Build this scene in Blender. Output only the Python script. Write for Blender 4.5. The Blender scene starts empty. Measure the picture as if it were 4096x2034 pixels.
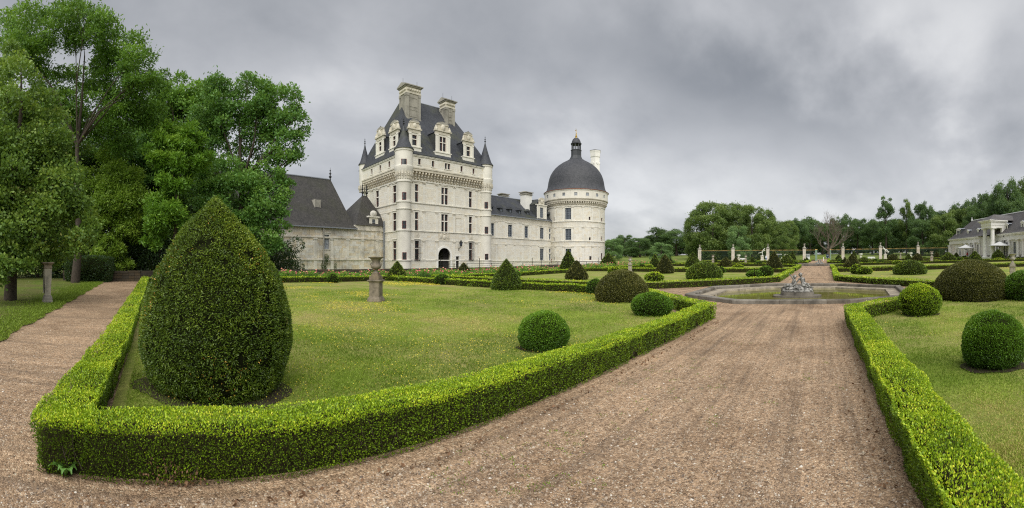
import bpy, bmesh, math, random
import numpy as np
from mathutils import Vector, Matrix
R = math.radians
rng = np.random.default_rng(7)
random.seed(7)
S = bpy.context.scene
COL = S.collection

# ------------------------------------------------------------------ camera, sky, sun, exposure
FPX, XV, YH, EYE = 1640.0, 3285.0, 1041.0, 1.75      # panorama scale (photo px per radian), alley direction, horizon row, eye height
cd = bpy.data.cameras.new('camera'); cam = bpy.data.objects.new('camera', cd); COL.objects.link(cam); S.camera = cam
cd.type = 'PANO'; cd.panorama_type = 'CENTRAL_CYLINDRICAL'
cd.central_cylindrical_radius = 1.0
cd.central_cylindrical_range_u_min = -2048 / FPX; cd.central_cylindrical_range_u_max = 2048 / FPX
cd.central_cylindrical_range_v_min = -(2034 - YH) / FPX; cd.central_cylindrical_range_v_max = YH / FPX
cd.clip_start = 0.05; cd.clip_end = 3000
cam.location = (0, 0, EYE)
cam.rotation_euler = (R(90), 0, (XV - 2048) / FPX)

world = bpy.data.worlds.new('World'); S.world = world; world.use_nodes = True
wn, wl = world.node_tree.nodes, world.node_tree.links
for n in list(wn): wn.remove(n)
def nd(nodes, t, **k):
    n = nodes.new(t)
    for a, b in k.items():
        if a.startswith('i_'): n.inputs[int(a[2:]) if a[2:].isdigit() else a[2:].replace('_', ' ')].default_value = b
        else: setattr(n, a, b)
    return n
SUN_EL, SUN_AZ = 48.0, 138.0     # azimuth clockwise from the alley direction (+Y)
tc = nd(wn, 'ShaderNodeTexCoord')
sep = nd(wn, 'ShaderNodeSeparateXYZ'); wl.new(tc.outputs['Generated'], sep.inputs[0])
mx = nd(wn, 'ShaderNodeMath', operation='MAXIMUM', i_1=0.0); wl.new(sep.outputs[2], mx.inputs[0])
ad = nd(wn, 'ShaderNodeMath', operation='ADD', i_1=0.42); wl.new(mx.outputs[0], ad.inputs[0])
dx = nd(wn, 'ShaderNodeMath', operation='DIVIDE'); wl.new(sep.outputs[0], dx.inputs[0]); wl.new(ad.outputs[0], dx.inputs[1])
dy = nd(wn, 'ShaderNodeMath', operation='DIVIDE'); wl.new(sep.outputs[1], dy.inputs[0]); wl.new(ad.outputs[0], dy.inputs[1])
cmb = nd(wn, 'ShaderNodeCombineXYZ'); wl.new(dx.outputs[0], cmb.inputs[0]); wl.new(dy.outputs[0], cmb.inputs[1])
mp = nd(wn, 'ShaderNodeMapping'); mp.inputs['Location'].default_value = (3.1, 1.7, 0.4); mp.inputs['Rotation'].default_value = (0, 0, R(25)); mp.inputs['Scale'].default_value = (1.0, 0.8, 1)
wl.new(cmb.outputs[0], mp.inputs[0])
n1 = nd(wn, 'ShaderNodeTexNoise', i_Scale=1.15, i_Detail=7.0, i_Roughness=0.5, i_Distortion=0.3); wl.new(mp.outputs[0], n1.inputs['Vector'])
n2 = nd(wn, 'ShaderNodeTexNoise', i_Scale=4.0, i_Detail=8.0, i_Roughness=0.5, i_Distortion=0.1); wl.new(mp.outputs[0], n2.inputs['Vector'])
mixn = nd(wn, 'ShaderNodeMix', data_type='FLOAT', i_0=0.36); wl.new(n1.outputs[0], mixn.inputs[2]); wl.new(n2.outputs[0], mixn.inputs[3])
def mth(op, a, b=None, c=None):
    m_ = nd(wn, 'ShaderNodeMath', operation=op)
    for k_, v_ in enumerate((a, b, c)):
        if v_ is None: continue
        if isinstance(v_, (int, float)): m_.inputs[k_].default_value = v_
        else: wl.new(v_, m_.inputs[k_])
    return m_.outputs[0]
# the long dark cloud bank over the alley and the thinner, lighter cloud at its right
hz = mth('SQRT', mth('ADD', mth('MULTIPLY', sep.outputs[0], sep.outputs[0]), mth('ADD', mth('MULTIPLY', sep.outputs[1], sep.outputs[1]), 1e-4)))
wob = mth('MULTIPLY', mth('SUBTRACT', n2.outputs[0], .5), .35)
caz = mth('ARCTAN2', sep.outputs[0], sep.outputs[1]); cel = mth('ADD', mth('DIVIDE', sep.outputs[2], hz), wob)
def gauss(a0, e0, slope, ra, re_):
    da = mth('ADD', mth('SUBTRACT', caz, a0), wob); de = mth('SUBTRACT', mth('SUBTRACT', cel, e0), mth('MULTIPLY', da, slope))
    q_ = mth('ADD', mth('POWER', mth('ABSOLUTE', mth('DIVIDE', da, ra)), 2.0), mth('POWER', mth('ABSOLUTE', mth('DIVIDE', de, re_)), 2.0)); return mth('EXPONENT', mth('MULTIPLY', q_, -1.0))
cld = mth('ADD', mixn.outputs[0], mth('MULTIPLY', gauss(-.12, .42, -.33, .48, .15), -.15))
cld = mth('ADD', cld, mth('MULTIPLY', gauss(.42, .30, -.3, .24, .24), .04)); cld = mth('ADD', cld, mth('MULTIPLY', gauss(.24, .60, 0, .26, .12), .06)); cld = mth('ADD', cld, mth('MULTIPLY', gauss(-.52, .40, .2, .12, .10), .06)); cld = mth('ADD', cld, mth('MULTIPLY', gauss(.08, .17, 0, 1.2, .07), .035))
cr = nd(wn, 'ShaderNodeValToRGB'); wl.new(cld, cr.inputs[0])
cr.color_ramp.elements[0].position = 0.26; cr.color_ramp.elements[0].color = (0.100, 0.106, 0.116, 1)
cr.color_ramp.elements[1].position = 0.64; cr.color_ramp.elements[1].color = (0.290, 0.292, 0.296, 1)
e = cr.color_ramp.elements.new(0.50); e.color = (0.198, 0.202, 0.211, 1)
sky = nd(wn, 'ShaderNodeTexSky', sky_type='NISHITA', sun_disc=False, sun_elevation=R(SUN_EL), sun_rotation=R(SUN_AZ))
# overcast: the clouds hide nearly all of the blue sky; a little of it comes through
SKYS = 0.10
cl = nd(wn, 'ShaderNodeMix', data_type='RGBA', blend_type='MULTIPLY'); cl.inputs[0].default_value = 1.0
wl.new(cr.outputs[0], cl.inputs[6]); cl.inputs[7].default_value = (1 / SKYS,) * 3 + (1,)
bl = nd(wn, 'ShaderNodeMix', data_type='RGBA', i_0=0.96); wl.new(sky.outputs[0], bl.inputs[6]); wl.new(cl.outputs[2], bl.inputs[7])
bg = nd(wn, 'ShaderNodeBackground', i_Strength=SKYS); wl.new(bl.outputs[2], bg.inputs[0])
out = nd(wn, 'ShaderNodeOutputWorld'); wl.new(bg.outputs[0], out.inputs[0])

ld = bpy.data.lights.new('sun', 'SUN'); ld.energy = 1.5; ld.angle = R(80); ld.color = (1.0, 0.965, 0.90)
sun = bpy.data.objects.new('sun', ld); COL.objects.link(sun)
sd = Vector((math.sin(R(SUN_AZ)) * math.cos(R(SUN_EL)), math.cos(R(SUN_AZ)) * math.cos(R(SUN_EL)), math.sin(R(SUN_EL))))
sun.rotation_euler = (-sd).to_track_quat('-Z', 'Y').to_euler()
S.view_settings.view_transform = 'Standard'; S.view_settings.look = 'None'
S.view_settings.exposure = 1.4; S.view_settings.gamma = 1.0; S.view_settings.use_curve_mapping = False
S.cycles.max_bounces = 8; S.cycles.transparent_max_bounces = 12; S.cycles.use_denoising = False; S.cycles.use_adaptive_sampling = False; S.cycles.filter_width = 1.15; S.cycles.sample_clamp_indirect = 4

# ------------------------------------------------------------------ ground height
def zg(u, v):
    vv = np.clip(v, -30, 128)
    b = .0165 * .5 * ((vv - 28) + np.sqrt((vv - 28) ** 2 + 25)) - .0165 * .5 * (math.sqrt(28 * 28 + 25) - 28)
    s = np.clip((vv - 10) / 25, 0, 1)
    uc = np.clip(u, -70, 60)
    rise = np.clip(v - 124.5, 0, 60); b = b + np.where(rise > 0, .052 * rise * rise / (rise + 4), 0)      # the park lawn climbs beyond the fence
    return b + s * (.022 * np.maximum(uc, 0) + .003 * np.minimum(uc, 0))
def zf(u, v): return float(zg(np.float64(u), np.float64(v)))
def azi(x): return (x - XV) / FPX
def at(x, y, h=0.0):
    """point of the ground seen in photo pixel (x, y)"""
    a = azi(x); sa, ca = math.sin(a), math.cos(a); off = (y - YH) / FPX
    r = 1.0; hi = 118 / ca if ca > .2 else 120
    while r < hi and (EYE - zf(r * sa, r * ca) - h) > off * r: r += .03
    return r * sa, r * ca

# ------------------------------------------------------------------ noise
def _h(ix, iy, iz, seed):
    n = (ix * 374761393 + iy * 668265263 + iz * 1274126177 + seed * 974634777) & 0x7fffffff
    n = ((n ^ (n >> 13)) * 1274126177) & 0x7fffffff
    return ((n ^ (n >> 16)) & 0xffff) / 65535.0
def vnoise(p, scale=1.0, seed=0):
    q = np.asarray(p, float) * scale; i = np.floor(q).astype(np.int64); f = q - i; f = f * f * (3 - 2 * f)
    r = 0
    for a in (0, 1):
        for b in (0, 1):
            for c in (0, 1):
                w = (f[:, 0] if a else 1 - f[:, 0]) * (f[:, 1] if b else 1 - f[:, 1]) * (f[:, 2] if c else 1 - f[:, 2])
                r = r + w * _h(i[:, 0] + a, i[:, 1] + b, i[:, 2] + c, seed)
    return r
def fbm(p, scale, seed=0, oct=3):
    t = 0; a = .5; s = 0
    for k in range(oct): t = t + a * vnoise(p, scale * 2 ** k, seed + k); s += a; a *= .5
    return t / s

# ------------------------------------------------------------------ materials
def mat(name):
    m = bpy.data.materials.new(name); m.use_nodes = True
    n, l = m.node_tree.nodes, m.node_tree.links
    return m, n, l, n['Principled BSDF']
def ramp(n, l, src, stops):
    r = nd(n, 'ShaderNodeValToRGB')
    els = r.color_ramp.elements
    while len(els) > 1: els.remove(els[-1])
    els[0].position = stops[0][0]; els[0].color = (*stops[0][1], 1)
    for p, c in stops[1:]:
        e = els.new(p); e.color = (*c, 1)
    l.new(src, r.inputs[0]); return r.outputs[0]
def bump(n, l, h, bs, strength=.5, dist=.02):
    b = nd(n, 'ShaderNodeBump', i_Strength=strength, i_Distance=dist); l.new(h, b.inputs['Height']); l.new(b.outputs[0], bs.inputs['Normal'])
def pos(n): return nd(n, 'ShaderNodeNewGeometry').outputs['Position']
def mixc(n, l, f, a, b, bt='MIX'):
    m = nd(n, 'ShaderNodeMix', data_type='RGBA', blend_type=bt)
    for s, k in ((f, 0), (a, 6), (b, 7)):
        if hasattr(s, 'is_linked') or isinstance(s, bpy.types.NodeSocket): l.new(s, m.inputs[k])
        elif k == 0: m.inputs[0].default_value = s
        else: m.inputs[k].default_value = (*s, 1)
    return m.outputs[2]
def simple(name, c, rough=.6, metal=0, var=.15, sc=6.0, spec=.4):
    m, n, l, b = mat(name)
    t = nd(n, 'ShaderNodeTexNoise', i_Scale=sc, i_Detail=5.0); l.new(pos(n), t.inputs['Vector'])
    c0 = tuple(x * (1 - var) for x in c); c1 = tuple(min(1, x * (1 + var)) for x in c)
    l.new(ramp(n, l, t.outputs[0], [(.3, c0), (.7, c1)]), b.inputs['Base Color'])
    b.inputs['Roughness'].default_value = rough; b.inputs['Metallic'].default_value = metal; b.inputs['Specular IOR Level'].default_value = spec
    return m
def leafmat(name, stops, trans=.3, rough=.42, spec=.45):
    m, n, l, b = mat(name)
    a = nd(n, 'ShaderNodeAttribute', attribute_name='tint')
    c = ramp(n, l, a.outputs['Fac'], stops)
    l.new(c, b.inputs['Base Color']); b.inputs['Roughness'].default_value = rough; b.inputs['Specular IOR Level'].default_value = spec
    t = nd(n, 'ShaderNodeBsdfTranslucent'); l.new(mixc(n, l, .5, c, (.20, .26, .02)), t.inputs[0])
    x = nd(n, 'ShaderNodeMixShader', i_0=trans); l.new(b.outputs[0], x.inputs[1]); l.new(t.outputs[0], x.inputs[2])
    l.new(x.outputs[0], n['Material Output'].inputs[0]); return m
def stonemat(name, base, warm, grime, grime_amt=.5, sc=.35, seed=0.0, rough=.85, streak=.4):
    """weathered ashlar: per-block tint from 'tint', blotches, vertical streaks, fine relief"""
    m, n, l, b = mat(name)
    p = pos(n)
    a = nd(n, 'ShaderNodeAttribute', attribute_name='tint')
    c = mixc(n, l, a.outputs['Fac'], base, warm)
    mpn = nd(n, 'ShaderNodeMapping'); mpn.inputs['Location'].default_value = (seed, seed, 0); l.new(p, mpn.inputs[0])
    t1 = nd(n, 'ShaderNodeTexNoise', i_Scale=sc, i_Detail=8.0, i_Roughness=.65); l.new(mpn.outputs[0], t1.inputs['Vector'])
    f1 = ramp(n, l, t1.outputs[0], [(.52 - .1 * grime_amt, (0, 0, 0)), (.75, (grime_amt,) * 3)])
    c = mixc(n, l, f1, c, grime)
    mp2 = nd(n, 'ShaderNodeMapping'); mp2.inputs['Scale'].default_value = (2.2, 2.2, .18); l.new(p, mp2.inputs[0])
    t2 = nd(n, 'ShaderNodeTexNoise', i_Scale=1.0, i_Detail=5.0); l.new(mp2.outputs[0], t2.inputs['Vector'])
    f2 = ramp(n, l, t2.outputs[0], [(.55, (0, 0, 0)), (.78, (streak,) * 3)])
    c = mixc(n, l, f2, c, grime)
    t3 = nd(n, 'ShaderNodeTexNoise', i_Scale=9.0, i_Detail=6.0); l.new(p, t3.inputs['Vector'])
    c = mixc(n, l, 1.0, c, ramp(n, l, t3.outputs[0], [(.3, (.86, .86, .86)), (.65, (1, 1, 1))]), 'MULTIPLY')
    l.new(c, b.inputs['Base Color']); b.inputs['Roughness'].default_value = rough; b.inputs['Specular IOR Level'].default_value = .2
    bump(n, l, t3.outputs[0], b, .12, .02); return m
def slatemat(name, c0, c1, moss, moss_amt, course=.22, lich=0.0):
    m, n, l, b = mat(name)
    p = pos(n)
    s = nd(n, 'ShaderNodeSeparateXYZ'); l.new(p, s.inputs[0])
    # slate courses follow height; joints follow a horizontal direction
    h = nd(n, 'ShaderNodeMath', operation='MULTIPLY', i_1=1 / course); l.new(s.outputs[2], h.inputs[0])
    fr = nd(n, 'ShaderNodeMath', operation='FRACT'); l.new(h.outputs[0], fr.inputs[0])
    fl = nd(n, 'ShaderNodeMath', operation='FLOOR'); l.new(h.outputs[0], fl.inputs[0])
    sx = nd(n, 'ShaderNodeMath', operation='MULTIPLY', i_1=4.5); l.new(s.outputs[0], sx.inputs[0])
    sy = nd(n, 'ShaderNodeMath', operation='MULTIPLY', i_1=4.5); l.new(s.outputs[1], sy.inputs[0])
    fx = nd(n, 'ShaderNodeMath', operation='FLOOR'); l.new(sx.outputs[0], fx.inputs[0])
    fy = nd(n, 'ShaderNodeMath', operation='FLOOR'); l.new(sy.outputs[0], fy.inputs[0])
    cb = nd(n, 'ShaderNodeCombineXYZ'); l.new(fx.outputs[0], cb.inputs[0]); l.new(fy.outputs[0], cb.inputs[1]); l.new(fl.outputs[0], cb.inputs[2])
    wnz = nd(n, 'ShaderNodeTexWhiteNoise'); l.new(cb.outputs[0], wnz.inputs['Vector'])
    t = nd(n, 'ShaderNodeTexNoise', i_Scale=.5, i_Detail=7.0, i_Roughness=.65); l.new(p, t.inputs['Vector'])
    mm = nd(n, 'ShaderNodeMix', data_type='FLOAT', i_0=.4); l.new(t.outputs[0], mm.inputs[2]); l.new(wnz.outputs[0], mm.inputs[3])
    c = ramp(n, l, mm.outputs[0], [(.25, c0), (.75, c1)])
    c = mixc(n, l, ramp(n, l, fr.outputs[0], [(0, (.35,) * 3), (.16, (0, 0, 0))]), c, tuple(x * .35 for x in c0))
    t2 = nd(n, 'ShaderNodeTexNoise', i_Scale=.16, i_Detail=8.0, i_Roughness=.7); l.new(p, t2.inputs['Vector'])
    c = mixc(n, l, ramp(n, l, t2.outputs[0], [(.48, (0, 0, 0)), (.72, (moss_amt,) * 3)]), c, moss)
    if lich:
        t4 = nd(n, 'ShaderNodeTexNoise', i_Scale=2.2, i_Detail=6.0, i_Roughness=.7); l.new(p, t4.inputs['Vector'])
        c = mixc(n, l, ramp(n, l, t4.outputs[0], [(.60, (0, 0, 0)), (.74, (lich,) * 3)]), c, (.22, .22, .21))
    l.new(c, b.inputs['Base Color']); b.inputs['Roughness'].default_value = .62; b.inputs['Specular IOR Level'].default_value = .4
    bump(n, l, mm.outputs[0], b, .5, .03); return m

M = {}
M['stone'] = stonemat('stone', (.77, .75, .675), (.73, .66, .52), (0.3, 0.28, 0.24), 0.3, .45, 0, streak=.26)
M['stone_carved'] = stonemat('stone_carved', (0.64, 0.6, 0.5), (0.62, 0.54, 0.4), (0.2, 0.185, 0.155), 0.6, .9, 3, streak=0.3)
M['stone_old'] = stonemat('stone_old', (.74, .72, .65), (.70, .61, .45), (.14, .13, .115), .75, .38, 11, streak=.55)
M['stone_white'] = stonemat('stone_white', (0.850, 0.842, 0.795), (0.813, 0.756, 0.650), (0.385, 0.367, 0.336), 0.22, .4, 5, streak=0.15)
M['stone_chimney'] = stonemat('stone_chimney', (.36, .345, .30), (.38, .33, .26), (.11, .105, .09), .75, .6, 8, streak=.5)
M['stone_wall'] = stonemat('stone_wall', (.07, .062, .05), (.10, .075, .045), (.025, .025, .02), .8, 1.2, 2)
M['stone_urn'] = stonemat('stone_urn', (.235, .20, .155), (.20, .13, .05), (.045, .043, .038), .8, 5.0, 4)
M['stone_urn_pale'] = stonemat('stone_urn_pale', (.40, .375, .31), (.34, .28, .18), (.10, .10, .085), .7, 4.0, 6)
M['stone_rim'] = stonemat('stone_rim', (.27, .25, .215), (.17, .15, .12), (.022, .021, .02), .85, 1.6, 9)
M['stone_rim_pale'] = stonemat('stone_rim_pale', (.40, .355, .28), (.34, .28, .19), (.05, .045, .04), .9, 2.2, 7)
M['stone_pillar'] = stonemat('stone_pillar', (0.66, 0.62, 0.55), (0.58, 0.52, 0.42), (0.18, 0.17, 0.15), 0.45, 1.2, 1, streak=0.4)
M['stone_urn_lichen'] = stonemat('stone_urn_lichen', (0.264, 0.244, 0.205), (0.198, 0.125, 0.040), (0.033, 0.031, 0.026), .85, 4.0, 14)
M['marble'] = simple('marble', (.68, .68, .65), .5, var=.12, sc=3)
M['slate'] = slatemat('slate', (.026, .029, .037), (.058, .063, .074), (.080, .085, .030), .8)
M['slate_dome'] = slatemat('slate_dome', (0.034, 0.037, 0.044), (0.076, 0.078, 0.087), (0.040, 0.041, 0.046), .5)
M['slate_old'] = slatemat('slate_old', (.030, .029, .028), (.066, .062, .058), (.038, .044, .016), .6, lich=.35)
M['slate_right'] = slatemat('slate_right', (.065, .062, .063), (.125, .118, .118), (.060, .044, .028), .85, lich=.55)
M['zinc'] = simple('zinc', (.25, .27, .30), .45, .3, .15)
M['lead'] = simple('lead', (.05, .055, .06), .5, .2, .2)
M['gold'] = simple('gold', (.62, .42, .10), .35, .9, .15)
M['gilt'] = simple('gilt', (.62, .43, .16), .5, .3, .15)
M['iron_black'] = simple('iron_black', (.02, .022, .022), .5, .3, .2)
M['iron_green'] = simple('iron_green', (.028, .055, .038), .6, .1, .25)
M['iron_pale'] = simple('iron_pale', (.20, .30, .22), .7, .1, .25)
M['frame_red'] = simple('frame_red', (.13, .022, .022), .6, 0, .2)
M['frame_grey'] = simple('frame_grey', (.24, .27, .31), .6, 0, .1)
M['wood_dark'] = simple('wood_dark', (.022, .020, .018), .6, 0, .3)
M['copper'] = simple('copper', (.25, .10, .05), .5, .5, .3)
M['bark'] = simple('bark', (.055, .043, .032), .9, 0, .4, 9)
M['bark_pale'] = simple('bark_pale', (.15, .12, .095), .9, 0, .35, 5)
M['dark_core'] = simple('dark_core', (.012, .014, .006), 1, 0, .4, 12, spec=0)
M['twig_core'] = simple('twig_core', (.030, .028, .014), 1, 0, .5, 30, spec=0)
M['soil'] = simple('soil', (.045, .035, .026), 1, 0, .35, 12, spec=.1)
M['white_paint'] = simple('white_paint', (.72, .72, .70), .5, 0, .05)
M['canvas'] = simple('canvas', (.62, .63, .63), .8, 0, .05)
M['chair_black'] = simple('chair_black', (.02, .02, .022), .5)
M['sign_navy'] = simple('sign_navy', (.02, .05, .075), .45, 0, .1)
M['black_rubber'] = simple('black_rubber', (.015, .015, .015), .8)
M['bronze'] = None
def bronze():
    m, n, l, b = mat('bronze_patina'); p = pos(n)
    t = nd(n, 'ShaderNodeTexNoise', i_Scale=9.0, i_Detail=8.0, i_Roughness=.7); l.new(p, t.inputs['Vector'])
    l.new(ramp(n, l, t.outputs[0], [(.36, (.045, .043, .039)), (.5, (.20, .195, .18)), (.66, (.44, .43, .40))]), b.inputs['Base Color'])
    b.inputs['Roughness'].default_value = .6; b.inputs['Metallic'].default_value = .15; bump(n, l, t.outputs[0], b, .6, .03); return m
M['bronze'] = bronze()
def glassmat(name, c, lead=0.0):
    m, n, l, b = mat(name); p = pos(n)
    t = nd(n, 'ShaderNodeTexNoise', i_Scale=3.5, i_Detail=3.0); l.new(p, t.inputs['Vector'])
    l.new(ramp(n, l, t.outputs[0], [(.35, tuple(x * .6 for x in c)), (.65, tuple(x * 1.5 for x in c))]), b.inputs['Base Color'])
    b.inputs['Roughness'].default_value = .12; b.inputs['Specular IOR Level'].default_value = .6
    bump(n, l, t.outputs[0], b, .25, .02); return m
M['glass'] = glassmat('glass', (.020, .024, .026)); M['glass_pale'] = glassmat('glass_pale', (.28, .30, .32))
M['glass_blue'] = glassmat('glass_blue', (.045, .055, .07))

def gravelmat():
    m, n, l, b = mat('gravel'); p = pos(n)
    # fine stones; larger voronoi cells stand in further away
    v1 = nd(n, 'ShaderNodeTexVoronoi', i_Scale=75.0); l.new(p, v1.inputs['Vector'])
    v2 = nd(n, 'ShaderNodeTexVoronoi', i_Scale=28.0); l.new(p, v2.inputs['Vector'])
    s = nd(n, 'ShaderNodeSeparateColor'); l.new(v1.outputs['Color'], s.inputs[0])
    s2 = nd(n, 'ShaderNodeSeparateColor'); l.new(v2.outputs['Color'], s2.inputs[0])
    c = ramp(n, l, s.outputs[0], [(0, (0.087, 0.057, 0.037)), (.25, (0.239, 0.158, 0.100)), (.55, (0.414, 0.285, 0.180)), (.8, (0.564, 0.389, 0.245)), (.93, (0.702, 0.527, 0.375)), (1, (0.850, 0.814, 0.648))])
    c2 = ramp(n, l, s2.outputs[0], [(0, (0.150, 0.100, 0.064)), (.5, (0.352, 0.242, 0.154)), (1, (0.564, 0.407, 0.267))])
    c = mixc(n, l, .45, c, c2)
    t = nd(n, 'ShaderNodeTexNoise', i_Scale=.55, i_Detail=9.0, i_Roughness=.72); l.new(p, t.inputs['Vector'])
    c = mixc(n, l, 1.0, c, ramp(n, l, t.outputs[0], [(.34, (.66, .62, .58)), (.5, (.95, .95, .95)), (.66, (1.22, 1.2, 1.18))]), 'MULTIPLY')
    # rake and wheel tracks along the alley: damp fine earth between stones
    mp = nd(n, 'ShaderNodeMapping'); mp.inputs['Scale'].default_value = (3.2, .16, 1); l.new(p, mp.inputs[0])
    t2 = nd(n, 'ShaderNodeTexNoise', i_Scale=1.0, i_Detail=7.0, i_Roughness=.6); l.new(mp.outputs[0], t2.inputs['Vector'])
    c = mixc(n, l, ramp(n, l, t2.outputs[0], [(.50, (0, 0, 0)), (.66, (.5,) * 3)]), c, (.115, .085, .062))
    mpr = nd(n, 'ShaderNodeMapping'); mpr.inputs['Scale'].default_value = (13.0, .35, 1); l.new(p, mpr.inputs[0])
    t5 = nd(n, 'ShaderNodeTexNoise', i_Scale=1.0, i_Detail=3.0); l.new(mpr.outputs[0], t5.inputs['Vector'])
    c = mixc(n, l, 1.0, c, ramp(n, l, t5.outputs[0], [(.36, (.88, .875, .865)), (.62, (1.08, 1.08, 1.08))]), 'MULTIPLY')
    t3 = nd(n, 'ShaderNodeTexNoise', i_Scale=1.6, i_Detail=10.0, i_Roughness=.75); l.new(p, t3.inputs['Vector'])
    c = mixc(n, l, ramp(n, l, t3.outputs[0], [(.62, (0, 0, 0)), (.70, (.5,) * 3)]), c, (.085, .095, .045))   # algae and tiny weeds
    l.new(c, b.inputs['Base Color']); b.inputs['Roughness'].default_value = .9; b.inputs['Specular IOR Level'].default_value = .2
    mh = nd(n, 'ShaderNodeMix', data_type='FLOAT', i_0=.4); l.new(v1.outputs['Distance'], mh.inputs[2]); l.new(v2.outputs['Distance'], mh.inputs[3])
    b1 = nd(n, 'ShaderNodeBump', i_Strength=.9, i_Distance=.018, invert=True); l.new(mh.outputs[0], b1.inputs['Height'])
    b2 = nd(n, 'ShaderNodeBump', i_Strength=.6, i_Distance=.12); l.new(t2.outputs[0], b2.inputs['Height']); l.new(b1.outputs[0], b2.inputs['Normal'])
    l.new(b2.outputs[0], b.inputs['Normal']); return m
M['gravel'] = gravelmat()
def grassmat(name, g0, g1, dry, dry_amt, bare_amt=.5):
    m, n, l, b = mat(name); p = pos(n)
    t = nd(n, 'ShaderNodeTexNoise', i_Scale=.45, i_Detail=8.0, i_Roughness=.65); l.new(p, t.inputs['Vector'])
    t1 = nd(n, 'ShaderNodeTexNoise', i_Scale=14.0, i_Detail=6.0, i_Roughness=.7); l.new(p, t1.inputs['Vector'])
    c = ramp(n, l, t.outputs[0], [(.36, g0), (.60, g1)])
    mp = nd(n, 'ShaderNodeMapping'); mp.inputs['Location'].default_value = (7, 3, 0); mp.inputs['Scale'].default_value = (1, 1.6, 1); l.new(p, mp.inputs[0])
    t2 = nd(n, 'ShaderNodeTexNoise', i_Scale=.28, i_Detail=9.0, i_Roughness=.7); l.new(mp.outputs[0], t2.inputs['Vector'])
    c = mixc(n, l, ramp(n, l, t2.outputs[0], [(.42, (0, 0, 0)), (.60, (dry_amt,) * 3)]), c, dry)
    t3 = nd(n, 'ShaderNodeTexNoise', i_Scale=1.1, i_Detail=10.0, i_Roughness=.75); l.new(mp.outputs[0], t3.inputs['Vector'])
    c = mixc(n, l, ramp(n, l, t3.outputs[0], [(.60, (0, 0, 0)), (.72, (bare_amt,) * 3)]), c, (.085, .06, .035))
    c = mixc(n, l, 1.0, c, ramp(n, l, t1.outputs[0], [(.3, (.62, .62, .62)), (.7, (1.25, 1.25, 1.2))]), 'MULTIPLY')
    l.new(c, b.inputs['Base Color']); b.inputs['Roughness'].default_value = .9; b.inputs['Specular IOR Level'].default_value = .1
    bump(n, l, t1.outputs[0], b, .8, .06); return m
M['grass'] = grassmat('grass', (0.154, 0.232, 0.028), (0.257, 0.308, 0.062), (0.325, 0.297, 0.115), .9, .6)
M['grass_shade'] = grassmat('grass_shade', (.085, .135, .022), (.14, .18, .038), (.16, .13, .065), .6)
M['grass_park'] = grassmat('grass_park', (.15, .23, .035), (.21, .27, .06), (.17, .17, .07), .5, .1)
def watermat():
    m, n, l, b = mat('pond_water'); p = pos(n)
    t = nd(n, 'ShaderNodeTexNoise', i_Scale=1.3, i_Detail=3.0); l.new(p, t.inputs['Vector'])
    l.new(ramp(n, l, t.outputs[0], [(.35, (.15, .145, .028)), (.65, (.21, .19, .055))]), b.inputs['Base Color'])
    b.inputs['Roughness'].default_value = .04; b.inputs['Specular IOR Level'].default_value = .5; b.inputs['IOR'].default_value = 1.33
    t2 = nd(n, 'ShaderNodeTexNoise', i_Scale=5.0, i_Detail=2.0); l.new(p, t2.inputs['Vector'])
    bump(n, l, t2.outputs[0], b, .06, .02); return m
M['water'] = watermat()
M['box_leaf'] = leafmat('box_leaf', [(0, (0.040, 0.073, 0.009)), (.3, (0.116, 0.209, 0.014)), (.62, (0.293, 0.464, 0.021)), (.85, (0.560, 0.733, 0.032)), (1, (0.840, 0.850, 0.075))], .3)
M['box_ball_leaf'] = leafmat('box_ball_leaf', [(0, (0.026, 0.059, 0.009)), (.45, (0.076, 0.176, 0.015)), (.8, (0.162, 0.333, 0.021)), (1, (0.285, 0.480, 0.045))], .25)
M['yew_leaf'] = leafmat('yew_leaf', [(0, (0.034, 0.064, 0.012)), (.4, (0.089, 0.155, 0.016)), (.72, (0.193, 0.282, 0.023)), (.88, (0.330, 0.397, 0.034)), (.93, (0.477, 0.270, 0.049)), (1, (0.718, 0.415, 0.083))], .15)
M['yew_leaf_brown'] = leafmat('yew_leaf_brown', [(0, (0.044, 0.047, 0.013)), (.4, (0.092, 0.098, 0.019)), (.75, (0.172, 0.176, 0.035)), (1, (0.288, 0.235, 0.064))], .12)
M['grass_blade'] = leafmat('grass_blade', [(0, (0.115, 0.189, 0.023)), (.5, (0.248, 0.361, 0.046)), (.8, (0.393, 0.474, 0.083)), (1, (0.559, 0.474, 0.182))], .3, spec=.15)
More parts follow.
